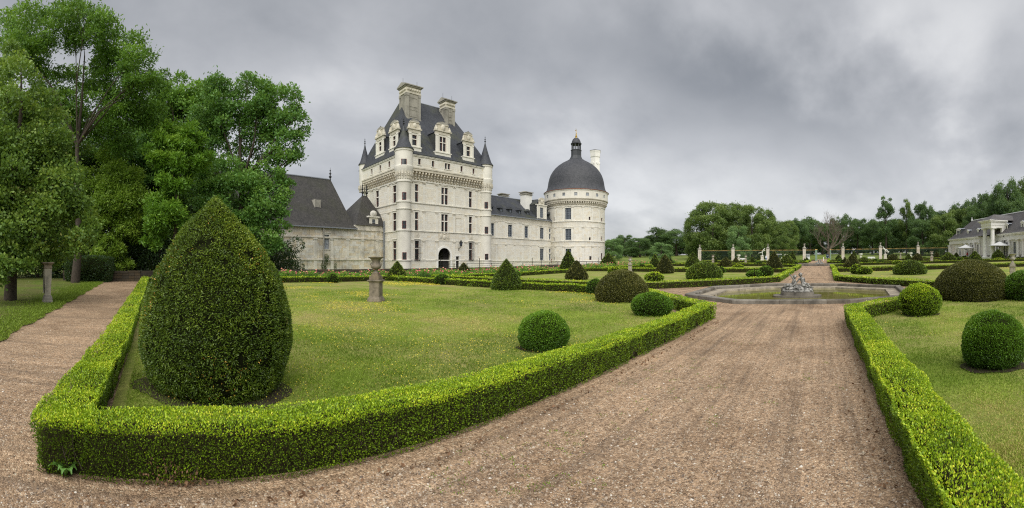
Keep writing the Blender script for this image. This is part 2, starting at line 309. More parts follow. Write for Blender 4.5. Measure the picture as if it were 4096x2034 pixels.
TL = {'lime': [(0, (0.080, 0.155, 0.038)), (.5, (0.185, 0.323, 0.059)), (.85, (0.347, 0.475, 0.079)), (1, (0.850, 0.850, 0.315))],
      'locust': [(0, (0.065, 0.145, 0.031)), (.5, (0.155, 0.323, 0.046)), (1, (0.366, 0.623, 0.079))],
      'yellow': [(0, (0.116, 0.217, 0.030)), (.5, (0.292, 0.479, 0.056)), (1, (0.582, 0.780, 0.112))],
      'bright': [(0, (0.079, 0.178, 0.023)), (.5, (0.177, 0.375, 0.036)), (1, (0.364, 0.583, 0.067))],
      'chestnut': [(0, (0.064, 0.154, 0.036)), (.5, (0.150, 0.328, 0.069)), (1, (0.352, 0.576, 0.109))],
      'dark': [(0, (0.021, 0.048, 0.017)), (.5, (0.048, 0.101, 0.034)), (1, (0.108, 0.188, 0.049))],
      'far': [(0, (0.050, 0.101, 0.041)), (.5, (0.105, 0.196, 0.067)), (1, (0.209, 0.326, 0.109))],
      'farlime': [(0, (0.068, 0.119, 0.036)), (.5, (0.151, 0.239, 0.059)), (1, (0.304, 0.402, 0.108))],
      'farpale': [(0, (0.089, 0.170, 0.062)), (.5, (0.192, 0.327, 0.118)), (1, (0.308, 0.484, 0.174))]}
for k, v in TL.items(): M['leaf_' + k] = leafmat('leaf_' + k, v, .38)
M['petal_pink'] = simple('petal_pink', (.72, .13, .20), .6, 0, .25, 20); M['petal_salmon'] = simple('petal_salmon', (.75, .33, .24), .6, 0, .25, 20)
M['petal_yellow'] = simple('petal_yellow', (.70, .58, .06), .6, 0, .15)
M['dead_leaf'] = simple('dead_leaf', (.17, .095, .05), .8, 0, .4, 40)
M['pebble'] = leafmat('pebble', [(0, (.10, .075, .06)), (.5, (.33, .25, .18)), (.9, (.45, .38, .30)), (1, (.66, .62, .55))], 0.0, .8)

# ------------------------------------------------------------------ object helpers
def tag(o, label=None, cat=None, group=None, kind=None):
    if label: o['label'] = label
    if cat: o['category'] = cat
    if group: o['group'] = group
    if kind: o['kind'] = kind
    return o
def thing(name, label, cat, loc=(0, 0, 0), group=None):
    o = bpy.data.objects.new(name, None); COL.objects.link(o); o.location = loc; o.empty_display_size = .3
    return tag(o, label, cat, group)
def worigin(o):
    v = Vector((0, 0, 0))
    while o is not None: v += o.location; o = o.parent
    return v
def link(name, me, m, parent=None, loc=(0, 0, 0)):
    if m is not None and not me.materials: me.materials.append(m)
    o = bpy.data.objects.new(name, me); COL.objects.link(o); o.location = loc
    if parent is not None: o.parent = parent
    return o
def npmesh(name, V, Fq, tint=None, smooth=False):
    """V (n,3), Fq (m,k) equal-size faces"""
    me = bpy.data.meshes.new(name); V = np.ascontiguousarray(V, np.float32); Fq = np.ascontiguousarray(Fq, np.int32)
    k = Fq.shape[1]; m = Fq.shape[0]
    me.vertices.add(len(V)); me.vertices.foreach_set('co', V.ravel())
    me.loops.add(m * k); me.loops.foreach_set('vertex_index', Fq.ravel())
    me.polygons.add(m); me.polygons.foreach_set('loop_start', np.arange(0, m * k, k, dtype=np.int32)); me.polygons.foreach_set('loop_total', np.full(m, k, np.int32))
    if smooth: me.polygons.foreach_set('use_smooth', np.ones(m, bool))
    me.update(calc_edges=True)
    if tint is not None:
        a = me.attributes.new('tint', 'FLOAT', 'FACE'); a.data.foreach_set('value', np.ascontiguousarray(tint, np.float32))
    return me
class MB:
    """collects boxes, tubes, lathes; build() links them as one mesh object"""
    def __init__(s): s.v = []; s.f = []; s.t = []
    def add(s, vs, fs, tint=0.0):
        b = len(s.v); s.v += [tuple(p) for p in vs]; s.f += [tuple(b + i for i in f) for f in fs]; s.t += [tint] * len(fs)
    def hexa(s, P, tint=0.0):
        s.add(P, [(0, 3, 2, 1), (4, 5, 6, 7), (0, 1, 5, 4), (1, 2, 6, 5), (2, 3, 7, 6), (3, 0, 4, 7)], tint)
    def box(s, x0, x1, y0, y1, z0, z1, tint=0.0):
        s.hexa([(x0, y0, z0), (x1, y0, z0), (x1, y1, z0), (x0, y1, z0), (x0, y0, z1), (x1, y0, z1), (x1, y1, z1), (x0, y1, z1)], tint)
    def fbox(s, F, s0, s1, d0, d1, z0, z1, tint=0.0, seg=None):
        n = 1 if seg is None else max(1, int(math.ceil((s1 - s0) / seg)))
        for i in range(n):
            a = s0 + (s1 - s0) * i / n; b = s0 + (s1 - s0) * (i + 1) / n
            s.hexa([F.p(a, d0, z0), F.p(b, d0, z0), F.p(b, d1, z0), F.p(a, d1, z0), F.p(a, d0, z1), F.p(b, d0, z1), F.p(b, d1, z1), F.p(a, d1, z1)], tint)
    def lathe(s, c, prof, seg=24, a0=0, a1=2 * math.pi, tint=0.0, sq=None):
        full = abs(a1 - a0 - 2 * math.pi) < 1e-6; n = seg if full else seg + 1; vs = []
        for r, z in prof:
            for i in range(n):
                a = a0 + (a1 - a0) * i / seg
                vs.append((c[0] + r * math.cos(a), c[1] + r * math.sin(a), c[2] + z))
        fs = []
        for j in range(len(prof) - 1):
            for i in range(seg):
                k = (i + 1) % n; fs.append((j * n + i, j * n + k, (j + 1) * n + k, (j + 1) * n + i))
        if full:
            if prof[0][0] > 1e-4: fs.append(tuple(range(n))[::-1])
            if prof[-1][0] > 1e-4: fs.append(tuple((len(prof) - 1) * n + i for i in range(n)))
        s.add(vs, fs, tint)
    def tube(s, pts, rad, seg=8, cap=True, tint=0.0):
        pts = [Vector(p) for p in pts]; vs = []; up = Vector((.13, .21, .97))
        for i, p in enumerate(pts):
            d = (pts[min(i + 1, len(pts) - 1)] - pts[max(i - 1, 0)])
            if d.length < 1e-6: d = Vector((0, 0, 1))
            d.normalize(); u = up if abs(d.dot(up)) < .95 else Vector((1, 0, 0))
            a = d.cross(u).normalized(); b = d.cross(a); r = rad[i] if hasattr(rad, '__len__') else rad
            for k in range(seg):
                t = 2 * math.pi * k / seg; vs.append(p + a * (r * math.cos(t)) + b * (r * math.sin(t)))
        fs = []
        for i in range(len(pts) - 1):
            for k in range(seg):
                q = (k + 1) % seg; fs.append((i * seg + k, (i + 1) * seg + k, (i + 1) * seg + q, i * seg + q))
        if cap: fs += [tuple(range(seg)), tuple((len(pts) - 1) * seg + k for k in range(seg))[::-1]]
        s.add(vs, fs, tint)
    def ball(s, c, r, seg=10, rings=7, sc=(1, 1, 1)):
        prof = [(max(1e-5, math.sin(math.pi * i / rings)), -math.cos(math.pi * i / rings)) for i in range(rings + 1)]
        vs = []
        for a, z in prof:
            for k in range(seg):
                t = 2 * math.pi * k / seg; vs.append((c[0] + r * sc[0] * a * math.cos(t), c[1] + r * sc[1] * a * math.sin(t), c[2] + r * sc[2] * z))
        fs = [(j * seg + k, j * seg + (k + 1) % seg, (j + 1) * seg + (k + 1) % seg, (j + 1) * seg + k) for j in range(rings) for k in range(seg)]
        s.add(vs, fs)
    def mesh(s, name, origin=(0, 0, 0), smooth=False):
        me = bpy.data.meshes.new(name); o = origin
        me.from_pydata([(a - o[0], b - o[1], c - o[2]) for a, b, c in s.v], [], s.f); me.update()
        a = me.attributes.new('tint', 'FLOAT', 'FACE'); a.data.foreach_set('value', np.array(s.t, np.float32))
        if smooth: me.polygons.foreach_set('use_smooth', [True] * len(me.polygons)); me.set_sharp_from_angle(angle=R(38))
        return me
    def build(s, name, m, parent=None, smooth=False, origin=None):
        if origin is None: origin = worigin(parent)
        me = s.mesh(name, origin, smooth)
        if smooth == 'auto': pass
        return link(name, me, m, parent, (0, 0, 0) if parent is not None else tuple(origin))
def part(name, m, parent, fn, smooth=False):
    b = MB(); fn(b); return b.build(name, m, parent, smooth)
def copy_tree(o, parent=None, loc=None):
    c = o.copy(); COL.objects.link(c)
    c.parent = parent
    if loc is not None: c.location = loc
    for ch in list(o.children): copy_tree(ch, c)
    return c
class Frame:
    """a facade: s runs along it, d outward, z up"""
    def __init__(f, o, dr, nm):
        f.o = o; l = math.hypot(*dr); f.t = (dr[0] / l, dr[1] / l); l = math.hypot(*nm); f.n = (nm[0] / l, nm[1] / l)
    def p(f, s, d, z): return (f.o[0] + f.t[0] * s + f.n[0] * d, f.o[1] + f.t[1] * s + f.n[1] * d, z)
    def px(f, x, y=YH, d=0.0):
        a = azi(x); rx, ry = math.sin(a), math.cos(a); ox, oy = f.o[0] + f.n[0] * d, f.o[1] + f.n[1] * d
        # r*(rx,ry) = o + s*t
        det = rx * -f.t[1] + ry * f.t[0]; r = (ox * -f.t[1] + oy * f.t[0]) / det
        s = (r * rx - ox) * f.t[0] + (r * ry - oy) * f.t[1]
        return s, EYE + (YH - y) / FPX * r
class Cyl:
    """a round wall: s = arc length at radius R measured from angle a0"""
    def __init__(f, c, Rr, a0=0.0): f.c = c; f.R = Rr; f.a0 = a0
    def p(f, s, d, z):
        a = f.a0 + s / f.R; return (f.c[0] + (f.R + d) * math.cos(a), f.c[1] + (f.R + d) * math.sin(a), z)
    def px(f, x, y=YH, d=0.0):
        a = azi(x); rx, ry = math.sin(a), math.cos(a); b = rx * f.c[0] + ry * f.c[1]
        disc = b * b - (f.c[0] ** 2 + f.c[1] ** 2 - f.R ** 2); r = b - math.sqrt(max(0, disc))
        an = math.atan2(r * ry - f.c[1], r * rx - f.c[0]) - f.a0
        an = (an + math.pi) % (2 * math.pi) - math.pi
        return an * f.R, EYE + (YH - y) / FPX * r
def wall(F, s0, s1, z0, z1, ops, parent, m, name='wall', depth=.3, seg=None):
    ss = {s0, s1}; zs = {z0, z1}
    for a, b, c, d in ops: ss |= {a, b}; zs |= {max(z0, c), min(z1, d)}
    if seg:
        n = int((s1 - s0) / seg) + 1
        for i in range(n): ss.add(s0 + (s1 - s0) * i / n)
    ss = sorted(x for x in ss if s0 - 1e-6 <= x <= s1 + 1e-6); zs = sorted(z for z in zs if z0 - 1e-6 <= z <= z1 + 1e-6); b = MB()
    for i in range(len(ss) - 1):
        for j in range(len(zs) - 1):
            cs, cz = (ss[i] + ss[i + 1]) / 2, (zs[j] + zs[j + 1]) / 2
            if ss[i + 1] - ss[i] < 1e-6: continue
            if any(o[0] < cs < o[1] and o[2] < cz < o[3] for o in ops): continue
            b.add([F.p(ss[i], 0, zs[j]), F.p(ss[i + 1], 0, zs[j]), F.p(ss[i + 1], 0, zs[j + 1]), F.p(ss[i], 0, zs[j + 1])], [(0, 1, 2, 3)], .1)
    for a, c, z_, y in ops:
        for (p, q, r_, t) in (((a, z_), (a, y), 0, 0), ((c, z_), (c, y), 0, 0)):
            b.add([F.p(p[0], 0, p[1]), F.p(q[0], 0, q[1]), F.p(q[0], -depth, q[1]), F.p(p[0], -depth, p[1])], [(0, 1, 2, 3)], .2)
        for z in (z_, y): b.add([F.p(a, 0, z), F.p(c, 0, z), F.p(c, -depth, z), F.p(a, -depth, z)], [(0, 1, 2, 3)], .2)
    return b.build(name, m, parent)
def stonework(F, s0, s1, z0, z1, ops, parent, m, course=.36, block=.85, seed=1, var=.5, proud=.014, seg=None):
    """courses of ashlar laid on the wall, each block its own slightly uneven box, open joints between"""
    r = random.Random(seed); b = MB(); n = max(1, round((z1 - z0) / course)); h = (z1 - z0) / n
    for k in range(n):
        a, c = z0 + k * h, z0 + (k + 1) * h; iv = [(s0, s1)]
        for o in ops:
            if o[2] - .02 < c and o[3] + .02 > a:
                nv = []
                for p, q in iv:
                    if o[1] <= p or o[0] >= q: nv.append((p, q)); continue
                    if o[0] > p: nv.append((p, o[0]))
                    if o[1] < q: nv.append((o[1], q))
                iv = nv
        for p, q in iv:
            x = p
            while x < q - .05:
                w = min(q - x, block * r.uniform(.6, 1.35));
                if q - x - w < .25: w = q - x
                t = max(0, min(1, r.gauss(.25, .28) * var * 2)); d = proud + r.uniform(-.004, .004); g = .005
                nn = max(1, int(w / seg)) if seg else 1
                for i in range(nn):
                    xa = x + g + (w - 2 * g) * i / nn; xb = x + g + (w - 2 * g) * (i + 1) / nn
                    P = [F.p(xa, 0, a + g), F.p(xb, 0, a + g), F.p(xb, 0, c - g), F.p(xa, 0, c - g), F.p(xa, d, a + g), F.p(xb, d, a + g), F.p(xb, d, c - g), F.p(xa, d, c - g)]
                    b.add(P, [(4, 5, 6, 7), (0, 1, 5, 4), (1, 2, 6, 5), (2, 3, 7, 6), (3, 0, 4, 7)], t)
                x += w
    o = b.build('stonework', m, parent); o['kind'] = 'stuff'; return o
def window(F, s0, s1, z0, z1, parent, style='plain', fm='frame_red', depth=.26, gl='glass', surround=True, stone='stone', muntin=None):
    """a window part: sash frame; sub-parts pane, mullion (stone cross), surround"""
    b = MB(); t = .055; w = s1 - s0; h = z1 - z0
    lights = [(s0, s1, z0, z1)]; zc = z0 + h * .60; sc = (s0 + s1) / 2; mt = .09
    if style == 'cross': lights = [(s0, sc - mt, z0, zc - mt), (sc + mt, s1, z0, zc - mt), (s0, sc - mt, zc + mt, z1), (sc + mt, s1, zc + mt, z1)]
    if style == 'transom': lights = [(s0, s1, z0, zc - mt), (s0, s1, zc + mt, z1)]
    if style == 'double': lights = [(s0, sc - mt, z0, z1), (sc + mt, s1, z0, z1)]
    for a, c, e, g in lights:
        b.fbox(F, a, a + t, -depth, -depth + .06, e, g); b.fbox(F, c - t, c, -depth, -depth + .06, e, g)
        b.fbox(F, a + t, c - t, -depth, -depth + .06, e, e + t); b.fbox(F, a + t, c - t, -depth, -depth + .06, g - t, g)
        if style in ('cross', 'transom') and g - e > 1.2: b.fbox(F, a + t, c - t, -depth, -depth + .05, (e + g) / 2 - .025, (e + g) / 2 + .025)
        if muntin:
            nx, nz = muntin
            for i in range(1, nx): x = a + (c - a) * i / nx; b.fbox(F, x - .03, x + .03, -depth, -depth + .05, e + t, g - t)
            for i in range(1, nz): z = e + (g - e) * i / nz; b.fbox(F, a + t, c - t, -depth, -depth + .04, z - .02, z + .02)
    o = b.build('window', M[fm], parent)
    for a, c, e, g in lights:
        p = MB(); p.fbox(F, a, c, -depth - .03, -depth - .005, e, g); p.build('pane', M[gl], o)
    if style in ('cross', 'transom', 'double'):
        p = MB()
        if style != 'transom': p.fbox(F, sc - mt, sc + mt, -depth - .03, -.05, z0, z1)
        if style != 'double': p.fbox(F, s0, s1, -depth - .03, -.052, zc - mt, zc + mt)
        p.build('mullion', M[stone], o)
    if surround:
        p = MB(); q = .14
        p.fbox(F, s0 - q, s0, .0, .06, z0, z1 + q, .1); p.fbox(F, s1, s1 + q, .0, .06, z0, z1 + q, .1); p.fbox(F, s0, s1, .0, .062, z1, z1 + q, .1)
        p.fbox(F, s0 - q - .08, s1 + q + .08, .0, .16, z1 + q + .16, z1 + q + .26, .1); p.fbox(F, s0 - q - .04, s1 + q + .04, .0, .12, z0 - .14, z0, .1)
        p.build('surround', M[stone], o)
    return o
def finial(b, c, h, r=.16):
    b.lathe(c, [(r * .5, 0), (r * .35, h * .15), (r, h * .25), (r * .4, h * .33), (r * .25, h * .42), (r * .8, h * .50), (r * .3, h * .58), (r * .22, h * .7), (r * .5, h * .76), (r * .12, h * .82), (.02, h)], 8)

# ================================================================== THE SETTING: ground, paths, lawns
def grid_sheet(name, us, vs, m, dz, keep=None, cuts=(), kind='structure', wob=0.0):
    bm = bmesh.new(); V = {}
    for i, u in enumerate(us):
        for j, v in enumerate(vs): V[i, j] = bm.verts.new((u, v, 0))
    for i in range(len(us) - 1):
        for j in range(len(vs) - 1):
            if keep is None or keep((us[i] + us[i + 1]) / 2, (vs[j] + vs[j + 1]) / 2): bm.faces.new((V[i, j], V[i + 1, j], V[i + 1, j + 1], V[i, j + 1]))
    for p, nrm in cuts:     # cut corners off
        bmesh.ops.bisect_plane(bm, geom=bm.verts[:] + bm.edges[:] + bm.faces[:], plane_co=(*p, 0), plane_no=(*nrm, 0), clear_outer=True, dist=1e-4)
    bmesh.ops.delete(bm, geom=[v for v in bm.verts if not v.link_faces], context='VERTS')
    co = np.array([v.co[:] for v in bm.verts]); z = zg(co[:, 0], co[:, 1]) + dz
    if wob: z = z + (fbm(np.c_[co[:, :2], co[:, 0] * 0], .6, 5) - .5) * wob
    for v, zz in zip(bm.verts, z): v.co.z = zz
    me = bpy.data.meshes.new(name); bm.to_mesh(me); bm.free()
    for p_ in me.polygons: p_.use_smooth = True
    o = link(name, me, m); o['kind'] = kind; return o
far = [-1500, -900, -500, -300, -200, -150, -120]
grid_sheet('ground', far + list(range(-110, 111, 3)) + [-x for x in far[::-1]], far + list(range(-110, 161, 3)) + [200, 260, 340, 500, 900, 1500], M['grass_park'], -.06)
US = list(np.arange(-38, 50, 1.0)); VS = list(np.arange(-14, 122, 1.0))
grid_sheet('gravel_path', US, VS, M['gravel'], 0.0)
grid_sheet('park_path', [-1.5, 0, 1, 2.6], list(np.arange(121, 134, 1.0)), M['gravel'], .0)
grid_sheet('castle_forecourt', list(np.arange(-59, -36, 1.0)), list(np.arange(0, 95, 1.0)), M['soil'], .02)
lawn_defs = [  # name, u0,u1,v0,v1, cut corners (point, normal)
    ('lawn', -29.9, -3.6, -2.1, 18.0, [((-5.5, 13.5), (1, 1)), ((-5, -.78), (.05, -1))]),
    ('lawn', 1.1, 30, -4.0, 18.0, [((2.4, 13.6), (-1, 1))]),
    ('lawn', -29.7, -3.6, 21.6, 46.5, [((-5.4, 28.9), (1, -1.05))]),
    ('lawn', 1.5, 30, 21.6, 46.5, [((3.2, 30.6), (-1, -1))]),
    ('lawn', -29.7, -3.6, 50.5, 70, [((-5.5, 67), (1, 1))]),
    ('lawn', 1.5, 44, 50.5, 70, [((3.2, 67), (-1, 1))]),
    ('lawn', -29.7, -3.6, 80, 99, [((-5.5, 82.5), (1, -1))]),
    ('lawn', 1.5, 44, 80, 99, [((3.2, 82.5), (-1, -1))]),
    ('lawn', -29.7, -3.6, 102.5, 117, []), ('lawn', 1.5, 39, 102.5, 117, [])]
def steps(a, b, st=1.0): n = max(1, int(round((b - a) / st))); return [a + (b - a) * i / n for i in range(n + 1)]
for nme, a, b, c, d, cuts in lawn_defs: grid_sheet(nme, steps(a, b), steps(c, d), M['grass'], .025, cuts=cuts, wob=.03)
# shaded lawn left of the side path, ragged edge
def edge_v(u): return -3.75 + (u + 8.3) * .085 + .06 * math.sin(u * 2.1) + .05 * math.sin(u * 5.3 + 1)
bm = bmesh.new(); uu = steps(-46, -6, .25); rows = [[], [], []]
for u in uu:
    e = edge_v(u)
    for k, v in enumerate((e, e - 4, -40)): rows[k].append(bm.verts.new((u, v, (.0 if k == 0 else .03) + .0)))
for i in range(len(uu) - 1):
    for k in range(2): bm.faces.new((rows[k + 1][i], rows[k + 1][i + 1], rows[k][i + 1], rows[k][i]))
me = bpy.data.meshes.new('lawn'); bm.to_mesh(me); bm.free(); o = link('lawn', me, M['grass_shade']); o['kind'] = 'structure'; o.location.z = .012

# ------------------------------------------------------------------ foliage
def norm(a): return a / np.maximum(1e-9, np.linalg.norm(a, axis=1, keepdims=True))
def leaves(P, N, size, out=.8, aspect=.5, up=0.0, rg=None):
    """one folded leaf per point: base at P, pointing along N plus a random sideways lean"""
    rg = rg or rng; n = len(P); size = np.broadcast_to(size, (n,)) * rg.uniform(.7, 1.3, n)
    rd = norm(rg.normal(size=(n, 3))); d = norm(N * out + rd * (1 - out * .5)); d[:, 2] += up; d = norm(d)
    s = norm(np.cross(d, norm(rg.normal(size=(n, 3))))); w = norm(np.cross(s, d)); L = size[:, None]
    tip = P + d * L; mid = P + d * L * .5
    a = mid + s * L * aspect * .5 + w * L * .12; b = mid - s * L * aspect * .5 + w * L * .12
    V = np.stack([P, a, tip, b], 1).reshape(-1, 3); Fq = np.arange(4 * n).reshape(-1, 4); return V, Fq
def foliage_obj(name, Ps, Ns, sizes, tints, m, parent=None, origin=(0, 0, 0), **k):
    V, Fq = leaves(Ps - np.array(origin), Ns, sizes, **k); me = npmesh(name, V, Fq, np.clip(tints, 0, 1)); return link(name, me, m, parent, (0, 0, 0) if parent is not None else tuple(origin))
HEDGE_N = [0]
def hedge(pts, w, h, label, group=None, cov=1.0, closed=False, wtop=1.0):
    pts = [np.array(p, float) for p in pts]; n = len(pts); segs = [(pts[i], pts[(i + 1) % n]) for i in range(n if closed else n - 1)]
    c0 = pts[0]; root = thing('box_hedge', label, 'hedge', (float(c0[0]), float(c0[1]), zf(*c0)), group)
    core = MB(); AP, AN, AS, AT = [], [], [], []
    for (a, b) in segs:
        L = np.linalg.norm(b - a)
        if L < .05: continue
        t = (b - a) / L; nn = np.array([t[1], -t[0]]); k = max(1, int(L / .6)); e = w * .42
        for i in range(k):
            p = a + t * (L * i / k - (e * .8 if i == 0 else 0)); q = a + t * (L * (i + 1) / k + (e * .8 if i == k - 1 else 0)); m_ = (p + q) / 2; r = math.hypot(*m_); z0, z1 = zf(*p), zf(*q)
            if r < 45:
                cw, chh = w * .5 - .10, h - .09
                core.hexa([(p[0] - nn[0] * cw * .75, p[1] - nn[1] * cw * .75, z0 - .1), (q[0] - nn[0] * cw * .75, q[1] - nn[1] * cw * .75, z1 - .1), (q[0] + nn[0] * cw * .75, q[1] + nn[1] * cw * .75, z1 - .1), (p[0] + nn[0] * cw * .75, p[1] + nn[1] * cw * .75, z0 - .1),
                           (p[0] - nn[0] * cw, p[1] - nn[1] * cw, z0 + chh), (q[0] - nn[0] * cw, q[1] - nn[1] * cw, z1 + chh), (q[0] + nn[0] * cw, q[1] + nn[1] * cw, z1 + chh), (p[0] + nn[0] * cw, p[1] + nn[1] * cw, z0 + chh)])
            else:
                cw = w * .47; core.hexa([(p[0] - nn[0] * cw, p[1] - nn[1] * cw, z0 - .1), (q[0] - nn[0] * cw, q[1] - nn[1] * cw, z1 - .1), (q[0] + nn[0] * cw, q[1] + nn[1] * cw, z1 - .1), (p[0] + nn[0] * cw, p[1] + nn[1] * cw, z0 - .1),
                           (p[0] - nn[0] * cw, p[1] - nn[1] * cw, z0 + h - .04), (q[0] - nn[0] * cw, q[1] - nn[1] * cw, z1 + h - .04), (q[0] + nn[0] * cw, q[1] + nn[1] * cw, z1 + h - .04), (p[0] + nn[0] * cw, p[1] + nn[1] * cw, z0 + h - .04)])
            size = min(.10, max(.019, .0028 * r)); dens = cov * min(3.6, 1.1 + 8 / r) / size ** 2; Ls = np.linalg.norm(q - p)
            for face, area in (('top', w * Ls), ('l', h * Ls), ('r', h * Ls)):
                # the side turned away from the garden's near end carries fewer leaves
                if face != 'top':
                    sg = 1 if face == 'r' else -1
                    if np.dot(nn * sg, -m_) < 0 and r > 6: area *= .3
                ct = int(area * dens)
                if ct < 1: continue
                s = rng.uniform(0, 1, ct)[:, None]; base = p + (q - p) * s; zz = z0 + (z1 - z0) * s[:, 0]
                if face == 'top':
                    u = rng.uniform(-1, 1, ct); P = np.c_[base + nn * (u * w * .5)[:, None], zz + h]; N = np.tile([0, 0, 1.0], (ct, 1)); N[:, :2] += nn * (np.sign(u) * np.abs(u) ** 4)[:, None] * .6
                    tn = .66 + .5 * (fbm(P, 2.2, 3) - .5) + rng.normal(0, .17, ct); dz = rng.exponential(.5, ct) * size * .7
                    P[:, 2] += (fbm(P, 1.1, 8) - .5) * .15 + (fbm(P, 6.0, 18) - .5) * .06 - rng.uniform(0, 1, ct) * size + np.where(rng.uniform(size=ct) < .12, dz, 0) - .03 * np.abs(u) ** 6
                else:
                    v = rng.uniform(0, 1, ct) ** .92; P = np.c_[base + nn * sg * (w * .5 - .045 * (1 - v) ** 1.3)[:, None], zz + v * h]; N = np.tile([nn[0] * sg, nn[1] * sg, .35], (ct, 1))
                    pr = (fbm(P, 2.5, 4) - .5) * .12 + (fbm(P, 8.0, 21) - .5) * .05 - rng.uniform(0, 1, ct) * .02
                    P[:, :2] += (nn * sg)[None] * pr[:, None]
                    tn = .34 + .40 * np.clip((v - .78) / .22, 0, 1) + .50 * (fbm(P, 2.0, 6) - .5) + rng.normal(0, .14, ct)  # sides darker below the rim: older leaves, plus side shading put into the tint
                    keepm = fbm(P, 5.0, 31) > (.22 + .06 * (v < .3)) if r < 12 else np.ones(ct, bool)
                    P, N, tn = P[keepm], N[keepm], tn[keepm]; ct = len(P)
                AP.append(P); AN.append(N); AT.append(tn); AS.append(np.full(ct, size))
    tw = MB(); rt = random.Random(len(AP))
    for (a, b) in segs:
        L = np.linalg.norm(b - a); t = (b - a) / max(1e-6, L); nn = np.array([t[1], -t[0]])
        for _ in range(int(L * 14)):
            q = a + t * rt.uniform(0, L); r = math.hypot(*q)
            if r > 9: continue
            for sg in (1, -1):
                if np.dot(nn * sg, -q) < 0: continue
                z = zf(*q); o0 = w * .5 - rt.uniform(.01, .07); h0 = rt.uniform(.02, .2); h1 = min(h - .03, h0 + rt.uniform(.08, .25)); e = q + nn * sg * o0; g = q + nn * sg * (o0 + rt.uniform(-.03, .03)) + t * rt.uniform(-.09, .09)
                tw.tube([(q[0] + nn[0] * sg * (o0 - .1), q[1] + nn[1] * sg * (o0 - .1), z + h0 * .5), (e[0], e[1], z + h0), (g[0], g[1], z + h1)], [.004, .0032, .0015], 3, cap=False)
    if tw.v: to = tw.build('twigs', M['bark'], root); to['kind'] = 'stuff'
    AP, AN, AT, AS = map(np.concatenate, (AP, AN, AT, AS))
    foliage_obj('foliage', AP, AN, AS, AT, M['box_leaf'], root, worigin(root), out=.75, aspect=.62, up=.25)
    core.build('branches', M['twig_core'], root); HEDGE_N[0] += len(AP); return root
W_, H_ = .46, .45
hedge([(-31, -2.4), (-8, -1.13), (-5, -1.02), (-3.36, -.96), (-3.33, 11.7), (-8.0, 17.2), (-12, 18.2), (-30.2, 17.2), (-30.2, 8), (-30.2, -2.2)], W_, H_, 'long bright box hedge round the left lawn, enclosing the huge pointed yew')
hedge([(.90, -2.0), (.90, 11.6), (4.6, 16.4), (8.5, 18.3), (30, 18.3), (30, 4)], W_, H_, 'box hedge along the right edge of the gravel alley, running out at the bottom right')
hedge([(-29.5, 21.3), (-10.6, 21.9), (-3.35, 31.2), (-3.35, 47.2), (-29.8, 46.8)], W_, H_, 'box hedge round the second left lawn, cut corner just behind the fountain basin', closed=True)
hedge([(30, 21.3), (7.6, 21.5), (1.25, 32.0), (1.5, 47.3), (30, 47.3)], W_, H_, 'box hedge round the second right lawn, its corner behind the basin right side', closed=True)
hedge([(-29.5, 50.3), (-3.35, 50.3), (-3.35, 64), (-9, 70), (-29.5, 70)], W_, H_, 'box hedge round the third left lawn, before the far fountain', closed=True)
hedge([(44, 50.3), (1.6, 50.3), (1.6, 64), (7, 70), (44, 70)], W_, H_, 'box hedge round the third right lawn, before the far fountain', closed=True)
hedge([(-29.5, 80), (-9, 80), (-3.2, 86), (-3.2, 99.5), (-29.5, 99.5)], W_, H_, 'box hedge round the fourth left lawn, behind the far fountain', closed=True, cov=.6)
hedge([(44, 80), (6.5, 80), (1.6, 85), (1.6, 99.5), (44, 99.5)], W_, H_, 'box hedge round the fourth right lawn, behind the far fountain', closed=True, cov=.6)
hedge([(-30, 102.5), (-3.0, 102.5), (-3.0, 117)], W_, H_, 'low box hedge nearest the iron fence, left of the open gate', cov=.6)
hedge([(39, 102.5), (2.2, 102.5), (2.2, 117)], W_, H_, 'low box hedge nearest the iron fence, right of the open gate', cov=.6)

